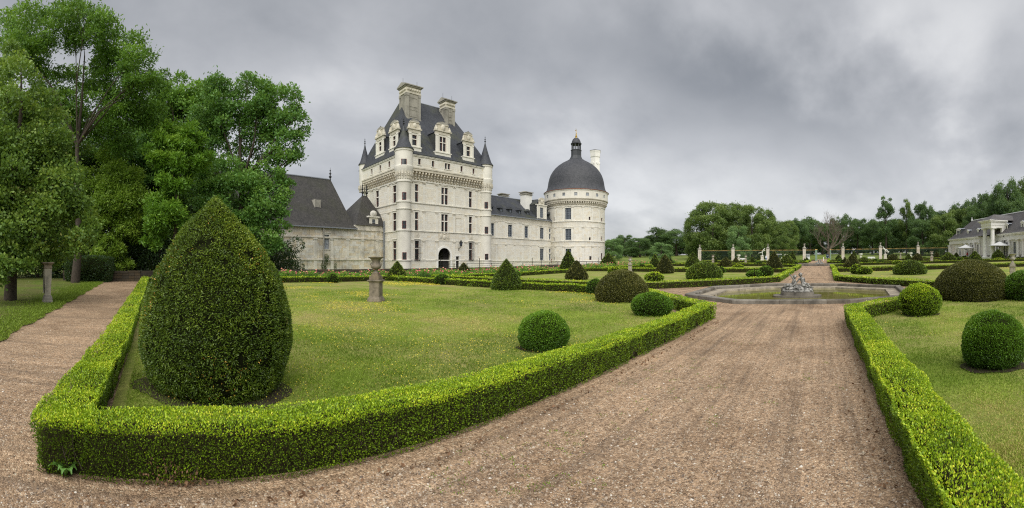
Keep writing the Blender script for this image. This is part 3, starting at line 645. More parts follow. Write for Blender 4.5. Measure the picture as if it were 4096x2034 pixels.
PROF = {'onion': [(0, .76), (.065, .89), (.24, 1), (.40, .96), (.58, .82), (.77, .53), (.88, .30), (.95, .14), (1, .01)],
        'cone': [(0, .84), (.06, .95), (.16, 1), (.35, .87), (.53, .68), (.8, .32), (.93, .12), (1, .005)],
        'fat': [(0, .86), (.12, .98), (.25, 1), (.5, .86), (.75, .50), (.92, .18), (1, .02)],
        'dome': [(0, .90), (.12, .98), (.3, 1), (.5, .93), (.7, .76), (.85, .54), (.95, .30), (1, .02)],
        'ball': [(0, .60), (.15, .88), (.35, 1), (.55, .97), (.75, .79), (.9, .50), (.97, .26), (1, .03)],
        'bun': [(0, .95), (.3, 1), (.6, .86), (.85, .50), (1, .03)]}
def topiary(kind, u, v, Rr, H, label, brown=0, cov=1.0, seed=0):
    z = zf(u, v); r = math.hypot(u, v) - Rr; Rr = Rr * (1.10 if r > 8 else 1.0); H = H * (1.03 if r > 8 else 1.0); yew = kind in ('cone', 'fat', 'dome', 'onion')
    root = thing('clipped_yew' if yew else 'clipped_box_bush', label, 'topiary', (u, v, z)); rg = np.random.default_rng(100 + seed)
    tt = np.array([p[0] for p in PROF[kind]]); rr = np.array([p[1] for p in PROF[kind]])
    T = np.linspace(0, 1, 60); RR = np.interp(T, tt, rr) * Rr
    RR = np.convolve(np.r_[RR[0], RR, RR[-1]], [.25, .5, .25], 'valid'); ds = np.hypot(np.diff(RR), np.diff(T) * H); wgt = (RR[1:] + RR[:-1]) / 2 * ds; area = 2 * math.pi * wgt.sum()
    size = min(.12, max(.030 if yew else .021, (.0021 if yew else .0026) * r)); n = int(area * cov * (min(4.2, 1.3 + 12 / r)) / size ** 2 * (1.5 if yew and r < 8 else 1)); n = min(n, 100000)
    i = rg.choice(len(wgt), n, p=wgt / wgt.sum()); f = rg.uniform(0, 1, n); t = T[i] + (T[i + 1] - T[i]) * f; rad = RR[i] + (RR[i + 1] - RR[i]) * f
    if r > 6:    # most leaves on the half that can be walked past
        a0 = math.atan2(-v, -u); a = a0 + rg.uniform(-1, 1, n) * math.pi * np.where(rg.uniform(size=n) < .7, .55, 1)
    else: a = rg.uniform(-math.pi, math.pi, n)
    nr = (T[i + 1] - T[i]) * H; nz = -(RR[i + 1] - RR[i]); N = norm(np.c_[np.cos(a) * nr, np.sin(a) * nr, nz])
    P = np.c_[np.cos(a) * rad, np.sin(a) * rad, t * H]; amp = ((.042 if yew else .07) * Rr + .02) * (1 if r < 14 else .35) * (.3 + .7 * np.minimum(1, rad / Rr * 1.6)); off = np.array([u, v, 0])
    P += N * ((fbm(P + off, 1.4 / max(.5, Rr), 3 + seed) - .5) * amp * 2 + (fbm(P + off, 5.0, 9) - .5) * amp * 1.0 - rg.uniform(0, 1, n) * size * 1.2 + (rg.exponential(.8, n) * size * (rg.uniform(size=n) < (.03 if kind == 'onion' else 0 if yew else .06 if r < 20 else .0))))[:, None]; P[:, 2] = np.maximum(P[:, 2], .02)
    if yew:
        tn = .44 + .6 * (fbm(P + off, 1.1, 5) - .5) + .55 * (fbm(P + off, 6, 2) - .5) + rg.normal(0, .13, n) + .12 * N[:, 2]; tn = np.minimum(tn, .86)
        if r < 8:
            bmk = (fbm(P + off, 2.2, 41) > .57) & (rg.uniform(size=n) < .06); tn[bmk] = rg.uniform(.88, 1, bmk.sum())
            hole = fbm(P + off, 5.5, 51) < .34; kp = ~hole | (rg.uniform(size=n) < .15); P, N, tn = P[kp], N[kp], tn[kp]; n = len(P)
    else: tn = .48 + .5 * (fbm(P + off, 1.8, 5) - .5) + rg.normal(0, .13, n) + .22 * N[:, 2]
    m = M['yew_leaf_brown' if brown else 'yew_leaf'] if yew else M['box_ball_leaf']
    if not yew and brown: m = M['box_leaf']
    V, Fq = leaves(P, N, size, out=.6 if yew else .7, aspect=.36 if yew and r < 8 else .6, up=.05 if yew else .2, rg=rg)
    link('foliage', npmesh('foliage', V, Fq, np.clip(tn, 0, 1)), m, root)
    b = MB(); b.lathe((0, 0, 0), [(RR[k] * (.93 if r < 8 else .97), T[k] * H * .98) for k in range(0, 60, 4)] + [(.01, H * .975)], 20); b.build('branches', M['dark_core'], root, origin=(0, 0, 0)).location = (0, 0, 0)
    return root
TOP = [  # kind, x, y, radius, height, foliage tone, label
    ('onion', -5.63, 0.53, 1.06, 2.63, 0, 'huge pointed yew cone with browned sprigs, nearest the viewer in the left hedge corner'),
    ('ball', -28.80, 11.49, 0.42, 0.72, 0, 'small box ball on the lawn left of the nearest stone urn, below the west range'),
    ('cone', -29.88, 17.76, 0.83, 1.70, 0, 'pointed yew cone at the far lawn corner just right of the nearest stone urn'),
    ('cone', -34.32, 28.83, 0.84, 1.51, 1, 'pointed yew before the pink roses, left of it the keep\'s dark doorway'),
    ('ball', -23.24, 17.53, 0.52, 0.78, 0, 'box ball between the urn-side yew and the next tall yew, on the far lawn edge'),
    ('cone', -16.66, 17.25, 0.85, 1.82, 0, 'tall pointed yew at the middle of the left lawn\'s far edge, before the long wing'),
    ('ball', -27.45, 29.70, 0.49, 0.70, 0, 'box ball mostly hidden behind the tall yew before the long wing'),
    ('bun', -30.43, 37.44, 0.69, 0.66, 0, 'low box mound before the roses under the right end of the long wing'),
    ('cone', -30.68, 43.26, 1.04, 2.96, 0, 'tallest pointed yew, overlapping the left wall of the round tower'),
    ('cone', -20.26, 29.83, 0.95, 1.73, 1, 'greener pointed yew standing just in front of the tallest one by the round tower'),
    ('cone', -34.05, 59.50, 1.38, 2.61, 0, 'pointed yew at the foot of the round tower\'s right edge'),
    ('bun', -23.58, 42.71, 0.74, 0.80, 2, 'low box mound right below the pointed yew at the tower\'s right edge'),
    ('ball', -10.93, 17.77, 0.42, 0.80, 0, 'box ball touching the left side of the left lawn\'s brownish yew dome'),
    ('dome', -8.10, 15.34, 1.05, 1.32, 1, 'broad brownish yew dome on the left lawn, near the cut hedge corner'),
    ('ball', -5.16, 11.81, 0.59, 0.73, 0, 'box ball inside the hedge corner, right in front of the left lawn\'s yew dome'),
    ('ball', -5.01, 6.25, 0.51, 0.76, 0, 'lone dark box ball on the left lawn just behind the long front hedge'),
    ('ball', -28.38, 60.81, 0.51, 0.65, 0, 'small box ball left of its flatter twin, right of the far left stone urn'),
    ('bun', -27.12, 60.62, 0.77, 0.57, 2, 'low box mound under the left of two neighbouring yew cones right of the tower'),
    ('cone', -26.87, 62.54, 0.84, 2.26, 0, 'pointed yew, left and smaller of two neighbouring cones right of the tower-side urn'),
    ('cone', -17.35, 43.30, 0.99, 2.20, 1, 'broad brown pointed yew, right and larger of two neighbouring cones right of the tower-side urn'),
    ('cone', -30.19, 78.37, 0.73, 1.40, 0, 'thin sliver of a yew cone peeping out behind the broad brown cone'),
    ('ball', -27.84, 78.18, 0.49, 0.46, 0, 'tiny box ball before the far pink roses, left of the tall green yew'),
    ('cone', -20.46, 63.19, 1.21, 2.52, 0, 'tall green pointed yew just left of the first fence pillar'),
    ('cone', -31.58, 107.59, 0.53, 0.69, 0, 'tiny dark yew tip behind the far yew dome by the first fence pillar'),
    ('ball', -27.57, 98.77, 0.39, 0.40, 0, 'tiny box ball peeping over the second left lawn\'s yew dome'),
    ('cone', -26.29, 99.02, 0.63, 1.91, 0, 'narrow yew cone beside an urn, before the first iron fence panel'),
    ('ball', -13.07, 30.27, 0.73, 0.75, 2, 'bright box ball just behind the diagonal hedge at the left of the fountain'),
    ('dome', -9.97, 33.99, 1.47, 1.50, 0, 'big smooth yew dome on the second left lawn, behind the fountain\'s left hedge'),
    ('ball', -11.23, 44.96, 0.48, 0.73, 0, 'box ball half hidden behind the right shoulder of the second left lawn\'s dome'),
    ('fat', -15.91, 67.05, 1.01, 1.62, 1, 'broad brownish onion-shaped yew between the two far left urns'),
    ('cone', -17.58, 83.23, 0.83, 1.46, 1, 'brown-green yew cone right of the second fence pillar, left of a small far urn'),
    ('bun', -12.98, 63.32, 0.86, 0.50, 2, 'flat box mound behind the second left hedge, under the small far urn'),
    ('cone', -14.20, 84.25, 0.79, 1.52, 0, 'pointed yew left of a smaller cone and the white running figure'),
    ('cone', -16.14, 104.35, 0.61, 1.09, 0, 'smaller yew cone directly left of the white running figure\'s pedestal'),
    ('ball', -10.82, 70.66, 0.67, 0.87, 0, 'bright box ball below the white running figure'),
    ('ball', -11.63, 83.71, 0.42, 0.51, 0, 'small box ball right of the ball below the white running figure'),
    ('cone', -5.57, 48.28, 1.00, 2.51, 1, 'tallest brown yew cone left of the alley, nearest the fountain group'),
    ('fat', -5.94, 70.29, 1.24, 2.08, 0, 'broad green yew cone behind the tallest brown cone left of the alley'),
    ('ball', -4.54, 71.59, 0.48, 0.83, 0, 'box ball at the right foot of the broad green yew left of the alley'),
    ('cone', -7.58, 108.39, 0.95, 2.93, 0, 'slim dark yew cone far back, under the white golf cart\'s fence panel'),
    ('ball', -4.61, 91.67, 0.56, 0.55, 0, 'leftmost of two tiny box balls near the gate, left of the alley'),
    ('ball', -4.20, 95.33, 0.54, 0.61, 0, 'rightmost of two tiny box balls near the gate, left of the alley'),
    ('cone', -3.91, 96.90, 0.41, 1.08, 0, 'small yew cone by the left gate post, in front of another'),
    ('cone', -3.71, 105.63, 0.55, 1.23, 0, 'dark yew cone behind, right beside the left gate post'),
    ('ball', -5.31, 38.98, 0.69, 1.00, 0, 'round box ball, right one of the pair under the tallest brown cone'),
    ('ball', -6.21, 37.70, 0.72, 0.63, 0, 'flatter box ball, left one of the pair under the tallest brown cone'),
    ('cone', 4.87, 114.75, 1.00, 1.71, 0, 'far yew cone right of the gate, touching the first pillar right of the alley'),
    ('cone', 9.52, 118.76, 0.93, 2.81, 0, 'tall dark yew tip behind the big cone right of the alley'),
    ('cone', 4.20, 72.77, 0.55, 1.52, 1, 'brownish yew cone half hidden on the left of the big cone right of the alley'),
    ('cone', 3.79, 49.91, 1.07, 2.07, 1, 'big pointed yew cone standing right of the alley behind the hedge corner'),
    ('ball', 3.69, 72.86, 0.31, 0.97, 0, 'sliver of a box ball left of the brownish cone right of the alley'),
    ('ball', 4.54, 99.56, 0.62, 0.67, 0, 'tiny box ball far right of the gate in front of the far yew cone'),
    ('dome', 7.66, 73.56, 1.14, 1.35, 0, 'dark rounded yew mound behind the big cone right of the alley'),
    ('ball', 3.61, 42.05, 0.60, 0.97, 2, 'dark box ball, left and taller of the near pair right of the alley'),
    ('ball', 4.30, 40.64, 0.74, 0.79, 2, 'bright box ball, right and lower of the near pair right of the alley'),
    ('bun', 12.61, 94.88, 0.64, 0.68, 0, 'tiny box mound before the white bench right of the gate'),
    ('ball', 11.22, 77.15, 0.62, 0.77, 0, 'round box ball left of the flat mound on the third right lawn'),
    ('bun', 13.00, 68.88, 0.87, 0.73, 2, 'wide flat box mound left behind the second right lawn\'s yew dome'),
    ('cone', 19.49, 118.59, 0.72, 1.47, 0, 'yew cone peeping out at the left behind an onion-shaped yew, by the right white figure'),
    ('fat', 17.60, 99.76, 1.19, 1.72, 1, 'onion-shaped yew right of the white figure that stands on a pedestal at the right'),
    ('cone', 21.91, 118.43, 0.48, 1.66, 0, 'slim yew peeping out at the right behind the onion-shaped yew by the white figure'),
    ('cone', 21.24, 98.38, 0.94, 1.61, 0, 'yew cone just right of the smallest right urn'),
    ('fat', 18.64, 77.85, 1.12, 1.93, 1, 'broad yew cone with browned flank, left of the middle right urn'),
    ('dome', 8.49, 38.54, 1.52, 1.37, 0, 'smooth yew dome on the second right lawn, left of the biggest dome'),
    ('ball', 26.75, 104.09, 0.54, 0.73, 0, 'small box ball before the last fence pillar on the right'),
    ('cone', 34.31, 118.71, 0.90, 2.12, 1, 'slim yew cone right of the middle right urn, before the iron fence'),
    ('ball', 35.71, 118.31, 0.56, 0.84, 0, 'small box ball right of the slim cone before the iron fence'),
    ('fat', 23.47, 73.18, 1.44, 1.95, 0, 'wide dark onion-shaped yew in the middle of the third right lawn'),
    ('cone', 38.50, 112.63, 0.92, 1.75, 0, 'yew cone in front of the white building\'s end, under the left parasol'),
    ('ball', 27.46, 78.78, 0.56, 0.96, 0, 'box ball right beside the wide dark onion-shaped yew'),
    ('ball', 38.26, 105.37, 0.70, 0.78, 0, 'small box ball before the visitors in front of the white building'),
    ('cone', 27.21, 69.19, 1.38, 2.14, 0, 'large yew cone peeping over the top of the biggest yew dome'),
    ('cone', 43.60, 104.54, 1.02, 1.87, 0, 'yew cone between the portico column and the large cone before it'),
    ('fat', 38.71, 84.17, 1.37, 2.39, 0, 'broad bulging yew under the right parasol'),
    ('bun', 34.77, 75.14, 1.06, 0.67, 2, 'flat box mound before the broad bulging yew under the right parasol'),
    ('ball', 40.81, 82.32, 0.46, 1.06, 0, 'box ball half hidden left of the nearest right urn\'s bowl'),
    ('dome', 6.47, 16.75, 1.57, 1.70, 1, 'biggest yew dome of all, dark and wide, on the right lawn'),
    ('ball', 3.08, 12.54, 0.62, 0.99, 2, 'bright box ball with fresh shoots, left of the biggest yew dome'),
    ('ball', 8.32, 15.39, 0.90, 1.25, 0, 'bright box ball cut by the right edge behind the biggest yew dome'),
    ('ball', 2.74, 6.14, 0.55, 0.93, 0, 'nearest box ball, dark green, at the right edge of the near right lawn'),
]
for i, (k, u, v, r_, h_, br, lab) in enumerate(TOP): topiary(k, u, v, r_, h_, lab, br, seed=i)
for i in (0, 13, 15, 76, 77, 79):      # bare ground under the nearest topiary
    k, u, v, r_ = TOP[i][:4]; b = MB(); n = 40; vs = [(u, v, zf(u, v) + .055)]
    for j in range(n): a = j * 2 * math.pi / n; q = r_ * (.98 + .08 * math.sin(3 * a + i) + .05 * math.sin(7 * a)); vs.append((u + q * math.cos(a), v + q * math.sin(a), zf(u, v) + .040))
    b.add(vs, [(0, j + 1, (j + 1) % n + 1) for j in range(n)]); o = b.build('bare_soil', M['soil'], origin=(0, 0, 0)); o['kind'] = 'structure'

# ------------------------------------------------------------------ stone urns on pedestals
def urn_on_pedestal(x, y, Ht, label, rot=0.0, m='stone_urn', ped=None, group='stone urns on pedestals standing on the lawns'):
    """the vase stands on its pedestal as one piece"""
    k = Ht / 1.89; root = thing('urn_on_pedestal', label, 'urn', (x, y, zf(x, y)), group); ped = ped or m
    def sq(b, prof):
        ring = []
        for (hw, z) in prof: hw *= .77; ring.append([(hw * k, -hw * k, z * k), (hw * k, hw * k, z * k), (-hw * k, hw * k, z * k), (-hw * k, -hw * k, z * k)])
        vs = [q for r_ in ring for q in r_]; fs = [(j * 4 + i, j * 4 + (i + 1) % 4, (j + 1) * 4 + (i + 1) % 4, (j + 1) * 4 + i) for j in range(len(ring) - 1) for i in range(4)]
        fs += [(3, 2, 1, 0), tuple(len(vs) - 4 + i for i in range(4))]; b.add(vs, fs, .3)
    def mk(nm, prof, mm): b = MB(); sq(b, prof); o = link(nm, b.mesh(nm), M[mm], root); return o
    mk('pedestal_base', [(.37, -.05), (.37, .10), (.355, .12), (.355, .15), (.33, .17), (.31, .21), (.275, .25)], ped)
    mk('pedestal_shaft', [(.275, .25), (.272, .80)], ped)
    mk('pedestal_cornice', [(.272, .80), (.30, .84), (.33, .86), (.36, .88), (.37, .90), (.37, .92), (.30, .935)], ped)
    mk('block', [(.27, .935), (.275, .95), (.27, 1.10), (.255, 1.105)], m)
    mk('socle', [(.19, 1.105), (.19, 1.16), (.165, 1.165), (.165, 1.20), (.14, 1.215)], m)
    b = MB(); b.lathe((0, 0, 0), [(.13 * k, 1.21 * k), (.13 * k, 1.235 * k), (.075 * k, 1.27 * k), (.05 * k, 1.32 * k), (.07 * k, 1.355 * k), (.12 * k, 1.375 * k), (.185 * k, 1.41 * k), (.215 * k, 1.46 * k), (.22 * k, 1.51 * k), (.20 * k, 1.56 * k), (.165 * k, 1.60 * k), (.16 * k, 1.66 * k), (.18 * k, 1.74 * k), (.24 * k, 1.81 * k), (.315 * k, 1.845 * k), (.33 * k, 1.86 * k), (.325 * k, 1.885 * k), (.28 * k, 1.885 * k), (.18 * k, 1.78 * k), (.001, 1.76 * k)], 28)
    vo = link('vase', b.mesh('vase', smooth=True), M[m], root)
    for s in (-1, 1):
        b = MB(); pts = [(s * (.20 + .06 * math.sin(t)) * k, 0, (1.50 + .13 * t / math.pi) * k) for t in np.linspace(0, math.pi, 8)]; b.tube(pts, .022 * k, 6); link('handle', b.mesh('handle', smooth=True), M[m], vo)
    root.rotation_euler.z = rot; return root
urn_on_pedestal(-15.0, 7.9, 1.89, 'weathered brown stone urn on an orange-lichened pedestal alone on the near left lawn', R(38), 'stone_urn', 'stone_urn_lichen')
urn_on_pedestal(-22.6, 44.9, 1.92, 'stone urn on pedestal behind the left lawn dome, before the tower-side cones', R(20), 'stone_urn_pale')
urn_on_pedestal(-21.7, 80.3, 2.0, 'stone urn right behind the second left lawn dome, before the first fence panel', R(10), 'stone_urn_pale')
urn_on_pedestal(-15.6, 83.7, 1.95, 'small far stone urn between two onion-shaped yews, before the second fence panel', R(10), 'stone_urn_pale')
x_, y_ = 14.9, 29.6; urn_on_pedestal(x_, y_, 1.95, 'pale stone urn on tall pedestal near the right edge, nearest of the right urns', R(-20), 'stone_urn_pale')
urn_on_pedestal(20.2, 73.2, 2.2, 'middle of the three right stone urns, standing left of the wide dark onion-shaped yew', R(-10), 'stone_urn_pale')
urn_on_pedestal(19.5, 99.6, 2.03, 'smallest of the right stone urns, before the fence between two yew cones', R(-10), 'stone_urn_pale')

# tapered herm pillar on the shaded lawn
px_, py_ = at(190, 1215); root = thing('tapered_stone_pillar', 'mossy grey stone pillar narrowing downwards, on the shaded lawn left of the side path', 'stone pillar', (px_, py_, .01)); root.rotation_euler.z = R(-62)
def sqp(nm, prof, m, par=None):
    b = MB(); vs = [q for hw, z in prof for q in ((hw, -hw, z), (hw, hw, z), (-hw, hw, z), (-hw, -hw, z))]; n = len(prof)
    b.add(vs, [(j * 4 + i, j * 4 + (i + 1) % 4, (j + 1) * 4 + (i + 1) % 4, (j + 1) * 4 + i) for j in range(n - 1) for i in range(4)] + [(3, 2, 1, 0), tuple(len(vs) - 4 + i for i in range(4))], .2); return link(nm, b.mesh(nm), m, par or root)
sqp('base', [(.19, -.05), (.19, .10), (.17, .13), (.17, .22), (.15, .30), (.12, .33)], M['stone_rim'])
sh = sqp('shaft', [(.115, .33), (.155, 1.38), (.15, 1.39)], M['stone_urn_pale'])
b = MB(); b.box(.157, .172, -.10, .10, .42, 1.30); b.box(-.08, .08, -.172, -.150, .42, 1.30); link('panel', b.mesh('panel'), M['stone_urn_pale'], sh)
sqp('capital', [(.15, 1.39), (.165, 1.41), (.165, 1.44), (.155, 1.46), (.155, 1.53), (.20, 1.58), (.235, 1.61), (.235, 1.64), (.22, 1.655)], M['stone_urn'])

# ------------------------------------------------------------------ fountain basin
OCT = [(-3.5, 15.95), (-6.3, 18.3), (-6.5, 24.0), (-3.6, 27.7), (1.2, 27.9), (4.9, 25.2), (4.2, 18.4), (1.15, 16.35)]
def inset(poly, d):
    n = len(poly); out_ = []
    for i in range(n):
        p0, p1, p2 = (Vector(poly[j % n]) for j in (i - 1, i, i + 1)); a = (p1 - p0).normalized(); b2 = (p2 - p1).normalized(); na = Vector((a.y, -a.x)); nb = Vector((b2.y, -b2.x))
        bis = (na + nb).normalized(); out_.append(tuple(p1 + bis * (d / max(.3, bis.dot(na)))))
    return out_
def basin(poly, label, z0, near=True, ztop=.17, zw=-.12):
    cx, cy = sum(p[0] for p in poly) / 8, sum(p[1] for p in poly) / 8
    root = thing('fountain_basin', label, 'fountain basin', (cx, cy, z0)); I = lambda d: inset(poly, d)
    test = I(.3)
    sgn = 1 if math.hypot(test[0][0] - cx, test[0][1] - cy) < math.hypot(poly[0][0] - cx, poly[0][1] - cy) else -1
    def ring(nm, mm, prof, tint=.2):
        for i in range(8):
            j = (i + 1) % 8; L = math.dist(poly[i], poly[j]); n = max(1, round(L / .95)) if near else 2; rr_ = [(inset(poly, sgn * d), z) for d, z in prof]
            for k in range(n):
                g = .006 / L; f0, f1 = k / n + (g if k else 0), (k + 1) / n - (g if k < n - 1 else 0); vs = []; dz = random.uniform(-.006, .006); dd = 0
                for f_ in (f0, f1):
                    for P_, z in rr_: vs.append((P_[i][0] + (P_[j][0] - P_[i][0]) * f_, P_[i][1] + (P_[j][1] - P_[i][1]) * f_, z0 + z + (dz if z > 0 else 0)))
                m_ = len(prof); b = MB(); fs = [(a, (a + 1) % m_, m_ + (a + 1) % m_, m_ + a) for a in range(m_)] + [tuple(range(m_))[::-1], tuple(range(m_, 2 * m_))]
                b.add(vs, fs, random.uniform(0, 1)); b.build(nm, M[mm], root)
    ring('coping_stone', 'stone_rim', [(0, -.15), (-.03, .02), (-.03, ztop - .03), (.0, ztop), (.30, ztop), (.33, ztop - .03), (.33, ztop - .09), (.30, -.15)])
    b = MB(); P1, P2, P3, P4, P5 = inset(poly, sgn * .31), inset(poly, sgn * .315), inset(poly, sgn * .56), inset(poly, sgn * .95), inset(poly, sgn * .97)
    vs = [(*p, z0 + .06) for p in P1] + [(*p, z0 - .0) for p in P2] + [(*p, z0 - .02) for p in P3] + [(*p, z0 - .03) for p in P4] + [(*p, z0 + zw - .3) for p in P5]
    b.add(vs, [(r_ * 8 + i, r_ * 8 + (i + 1) % 8, (r_ + 1) * 8 + (i + 1) % 8, (r_ + 1) * 8 + i) for r_ in range(4) for i in range(8)], .3); b.build('basin_wall', M['stone_rim_pale'], root)
    b = MB(); b.add([(*p, z0 + zw) for p in inset(poly, sgn * .955)], [tuple(range(8))]); o = b.build('water', M['water'], root); o['kind'] = 'structure'
    return root
# the gravel sheet is opened where the basins are sunk into it
def hole(obj, poly):
    me = obj.data; bm = bmesh.new(); bm.from_mesh(me); n = len(poly); cx, cy = sum(p[0] for p in poly) / n, sum(p[1] for p in poly) / n
    for i in range(n):
        a, c = Vector(poly[i]), Vector(poly[(i + 1) % n]); nr = Vector(((c - a).y, -(c - a).x, 0)).normalized()
        fs = [f for f in bm.faces if (f.calc_center_median().xy - Vector((cx, cy))).length < 9]; g = fs + list({e for f in fs for e in f.edges}) + list({v for f in fs for v in f.verts})
        bmesh.ops.bisect_plane(bm, geom=g, plane_co=(*a, 0), plane_no=nr, dist=1e-5)
    def inside(p):
        s = None
        for i in range(n):
            a, c = poly[i], poly[(i + 1) % n]; cr_ = (c[0] - a[0]) * (p[1] - a[1]) - (c[1] - a[1]) * (p[0] - a[0])
            if s is None: s = cr_ > 0
            elif (cr_ > 0) != s: return False
        return True
    bmesh.ops.delete(bm, geom=[f for f in bm.faces if inside(f.calc_center_median().xy)], context='FACES'); bm.to_mesh(me); bm.free()
OCT2 = [(x * .98 - .02, 76 + (y - 21.9) * .98) for x, y in OCT]; Z2 = zf(-1.2, 76)
gp = bpy.data.objects['gravel_path']; gr = bpy.data.objects['ground']
hole(gp, inset(OCT, .12 if inset(OCT, .1)[0][0] > OCT[0][0] else -.12)); hole(gp, inset(OCT2, .12 if inset(OCT2, .1)[0][0] > OCT2[0][0] else -.12))
for g_ in (gr,):
    bmg = bmesh.new(); bmg.from_mesh(g_.data)      # park grass sheet has no use under the garden: lower it there
    for v in bmg.verts:
        if -36 < v.co.x < 48 and -12 < v.co.y < 119: v.co.z -= 1.2
    bmg.to_mesh(g_.data); bmg.free()
basin(OCT, 'octagonal fountain basin with black-stained stone rim and green water, in the middle of the alley', .0)
basin(OCT2, 'far fountain basin with a pale rim, straight across the alley near the gate', Z2, near=False, ztop=.30)

def voxel(o, size, smooth=2):
    m = o.modifiers.new('remesh', 'REMESH'); m.mode = 'VOXEL'; m.voxel_size = size; m.use_smooth_shade = True
    if smooth: s_ = o.modifiers.new('smooth', 'SMOOTH'); s_.factor = .5; s_.iterations = smooth
def cap(b, pts, rads, seg=8):
    """tapered limb with ball joints"""
    for (p, q), (r0, r1) in zip(zip(pts[:-1], pts[1:]), zip(rads[:-1], rads[1:])):
        b.tube([p, q], [r0, r1], seg); 
    for p, r in zip(pts, rads): b.ball(p, r, 8, 6)
def G(x, y, d=0.0): return ((x - 905) * .00196, d, (770 - y) * .00196)
def putti(label, loc, k=1.0, vs_=.014):
    root = thing('fountain_sculpture', label, 'sculpture', loc); C_ = .00196
    b = MB(); rg = random.Random(4)
    for x, y, r, d in ((560, 735, 70, .0), (680, 720, 80, 0), (800, 700, 95, .02), (900, 680, 95, .05), (1000, 690, 95, 0), (1120, 705, 90, 0), (1240, 725, 70, 0), (860, 660, 60, -.05), (740, 700, 80, -.12), (1000, 700, 80, -.15), (1150, 715, 70, -.12)): b.ball(G(x, y, d), r * C_, 10, 7, (1.3, 1.35, .9))
    for _ in range(60): x = rg.uniform(510, 1300); b.ball(G(x, 700 - 60 * math.exp(-((x - 880) / 200) ** 2) + rg.uniform(-10, 50), rg.uniform(-.25, .2)), rg.uniform(.03, .07), 8, 5)
    b.lathe((0, 0, -.0), [(.80, .0), (.81, .06), (.74, .07)], 32)
    vv = b.v; b.v = [(x, y * .55 if abs(z) < .08 and math.hypot(x, y) > .7 else y, z) for x, y, z in vv]
    o = link('rock', b.mesh('rock'), M['bronze'], root); voxel(o, vs_ * 1.3, 1)
    def child(J, head, curls, nm='child_figure'):
        b = MB()
        for pts, rads in J: cap(b, [G(*p) for p in pts], [r * C_ for r in rads])
        hx, hy, hd, hr = head; b.ball(G(hx, hy, hd), hr * C_, 12, 9, (.92, 1, 1.1)); b.ball(G(hx, hy + hr * .45, hd - hr * C_ * .55), hr * .4 * C_, 8, 6)     # jaw
        b.ball(G(hx, hy + hr * .15, hd - hr * C_), hr * .16 * C_, 6, 5)                                                        # nose
        for s in (-1, 1): b.ball(G(hx + s * hr * .85, hy + 5, hd), hr * .2 * C_, 6, 5)
        for i in range(curls):
            a, e = rg.uniform(0, 6.3), rg.uniform(-.2, 1.3); q = hr * .93
            p = G(hx + q * math.cos(a) * math.cos(e), hy - q * math.sin(e) * 1.05 + 2, hd + q * C_ * math.sin(a) * math.cos(e) * (1 if math.sin(a) > -.3 else .9)); b.ball(p, rg.uniform(.14, .24) * hr * C_, 7, 5)
        o = link(nm, b.mesh(nm), M['bronze'], root); voxel(o, vs_ * .85, 1)
        return o
    c1 = child([([(830, 430), (822, 470, -.01), (805, 520), (780, 565), (735, 615)], [22, 44, 46, 42, 50]),                 # neck, torso, hips
           ([(800, 440, -.04), (772, 388, -.06), (728, 340, -.06), (706, 322, -.06)], [26, 20, 15, 13]),                    # raised arm
           ([(706, 322, -.06), (690, 304, -.06)], [7, 5]), ([(706, 322, -.06), (700, 298, -.05)], [7, 5]), ([(708, 322, -.06), (712, 300, -.06)], [7, 5]), ([(706, 324, -.05), (684, 316, -.06)], [7, 5]), ([(708, 326, -.07), (722, 308, -.09)], [7, 5]),
           ([(848, 475, -.03), (868, 545, -.07), (815, 600, -.12), (785, 625, -.13)], [26, 21, 16, 14]),                    # resting arm
           ([(735, 615, -.03), (640, 600, -.10), (560, 650, -.08), (500, 676, -.08), (470, 672, -.10)], [46, 36, 26, 16, 11]),   # leg
           ([(735, 620, .06), (650, 640, .10), (590, 680, .10), (550, 695, .08)], [44, 34, 22, 14])], (840, 378, -.01, 50), 34)
    b = MB()
    for i in range(9): t = i / 8; cap(b, [G(860 - 10 * i, 520 + 12 * i, -.12), G(840 - 26 * i, 590 + 14 * i, -.15), G(790 - 20 * i, 650 + 5 * i, -.10)], [14, 18, 12] and [.024, .032, .022])
    dr = link('drapery', b.mesh('drapery'), M['bronze'], c1); voxel(dr, vs_, 1)
    c2 = child([([(1005, 392), (1020, 440), (1040, 500), (1065, 555)], [24, 56, 48, 56]),
           ([(960, 432, .0), (925, 482, -.04), (885, 530, -.05), (872, 545, -.05)], [27, 21, 16, 13]),
           ([(1075, 425, .02), (1092, 490, .10), (1085, 560, .14), (1080, 600, .16)], [27, 21, 16, 13]),
           ([(1070, 560, -.06), (1180, 575, -.10), (1215, 625, -.08), (1300, 645, -.06), (1335, 650, -.06)], [48, 38, 26, 15, 11]),
           ([(1080, 560, .06), (1165, 600, .10), (1240, 640, .10), (1290, 668, .06)], [46, 34, 22, 13])], (985, 326, .0, 52), 44)
    b = MB()
    for i in range(8): cap(b, [G(1040 + 14 * i, 545 + 6 * i, -.13), G(1050 + 18 * i, 600 + 4 * i, -.17), G(1070 + 22 * i, 650, -.12)], [.024, .030, .022])
    dr = link('drapery', b.mesh('drapery'), M['bronze'], c2); voxel(dr, vs_, 1)
    b = MB(); n = 40
    def slot(hx, hy, z0, z1, tint=.5):
        ring = [(math.copysign(abs(math.cos(t)) ** .45, math.cos(t)) * hx, math.copysign(abs(math.sin(t)) ** .8, math.sin(t)) * hy) for t in np.linspace(0, 2 * math.pi, n, endpoint=False)]
        b.add([(x, y, z0) for x, y in ring] + [(x, y, z1) for x, y in ring], [(i, (i + 1) % n, n + (i + 1) % n, n + i) for i in range(n)] + [tuple(range(n, 2 * n)), tuple(range(n))[::-1]], tint)
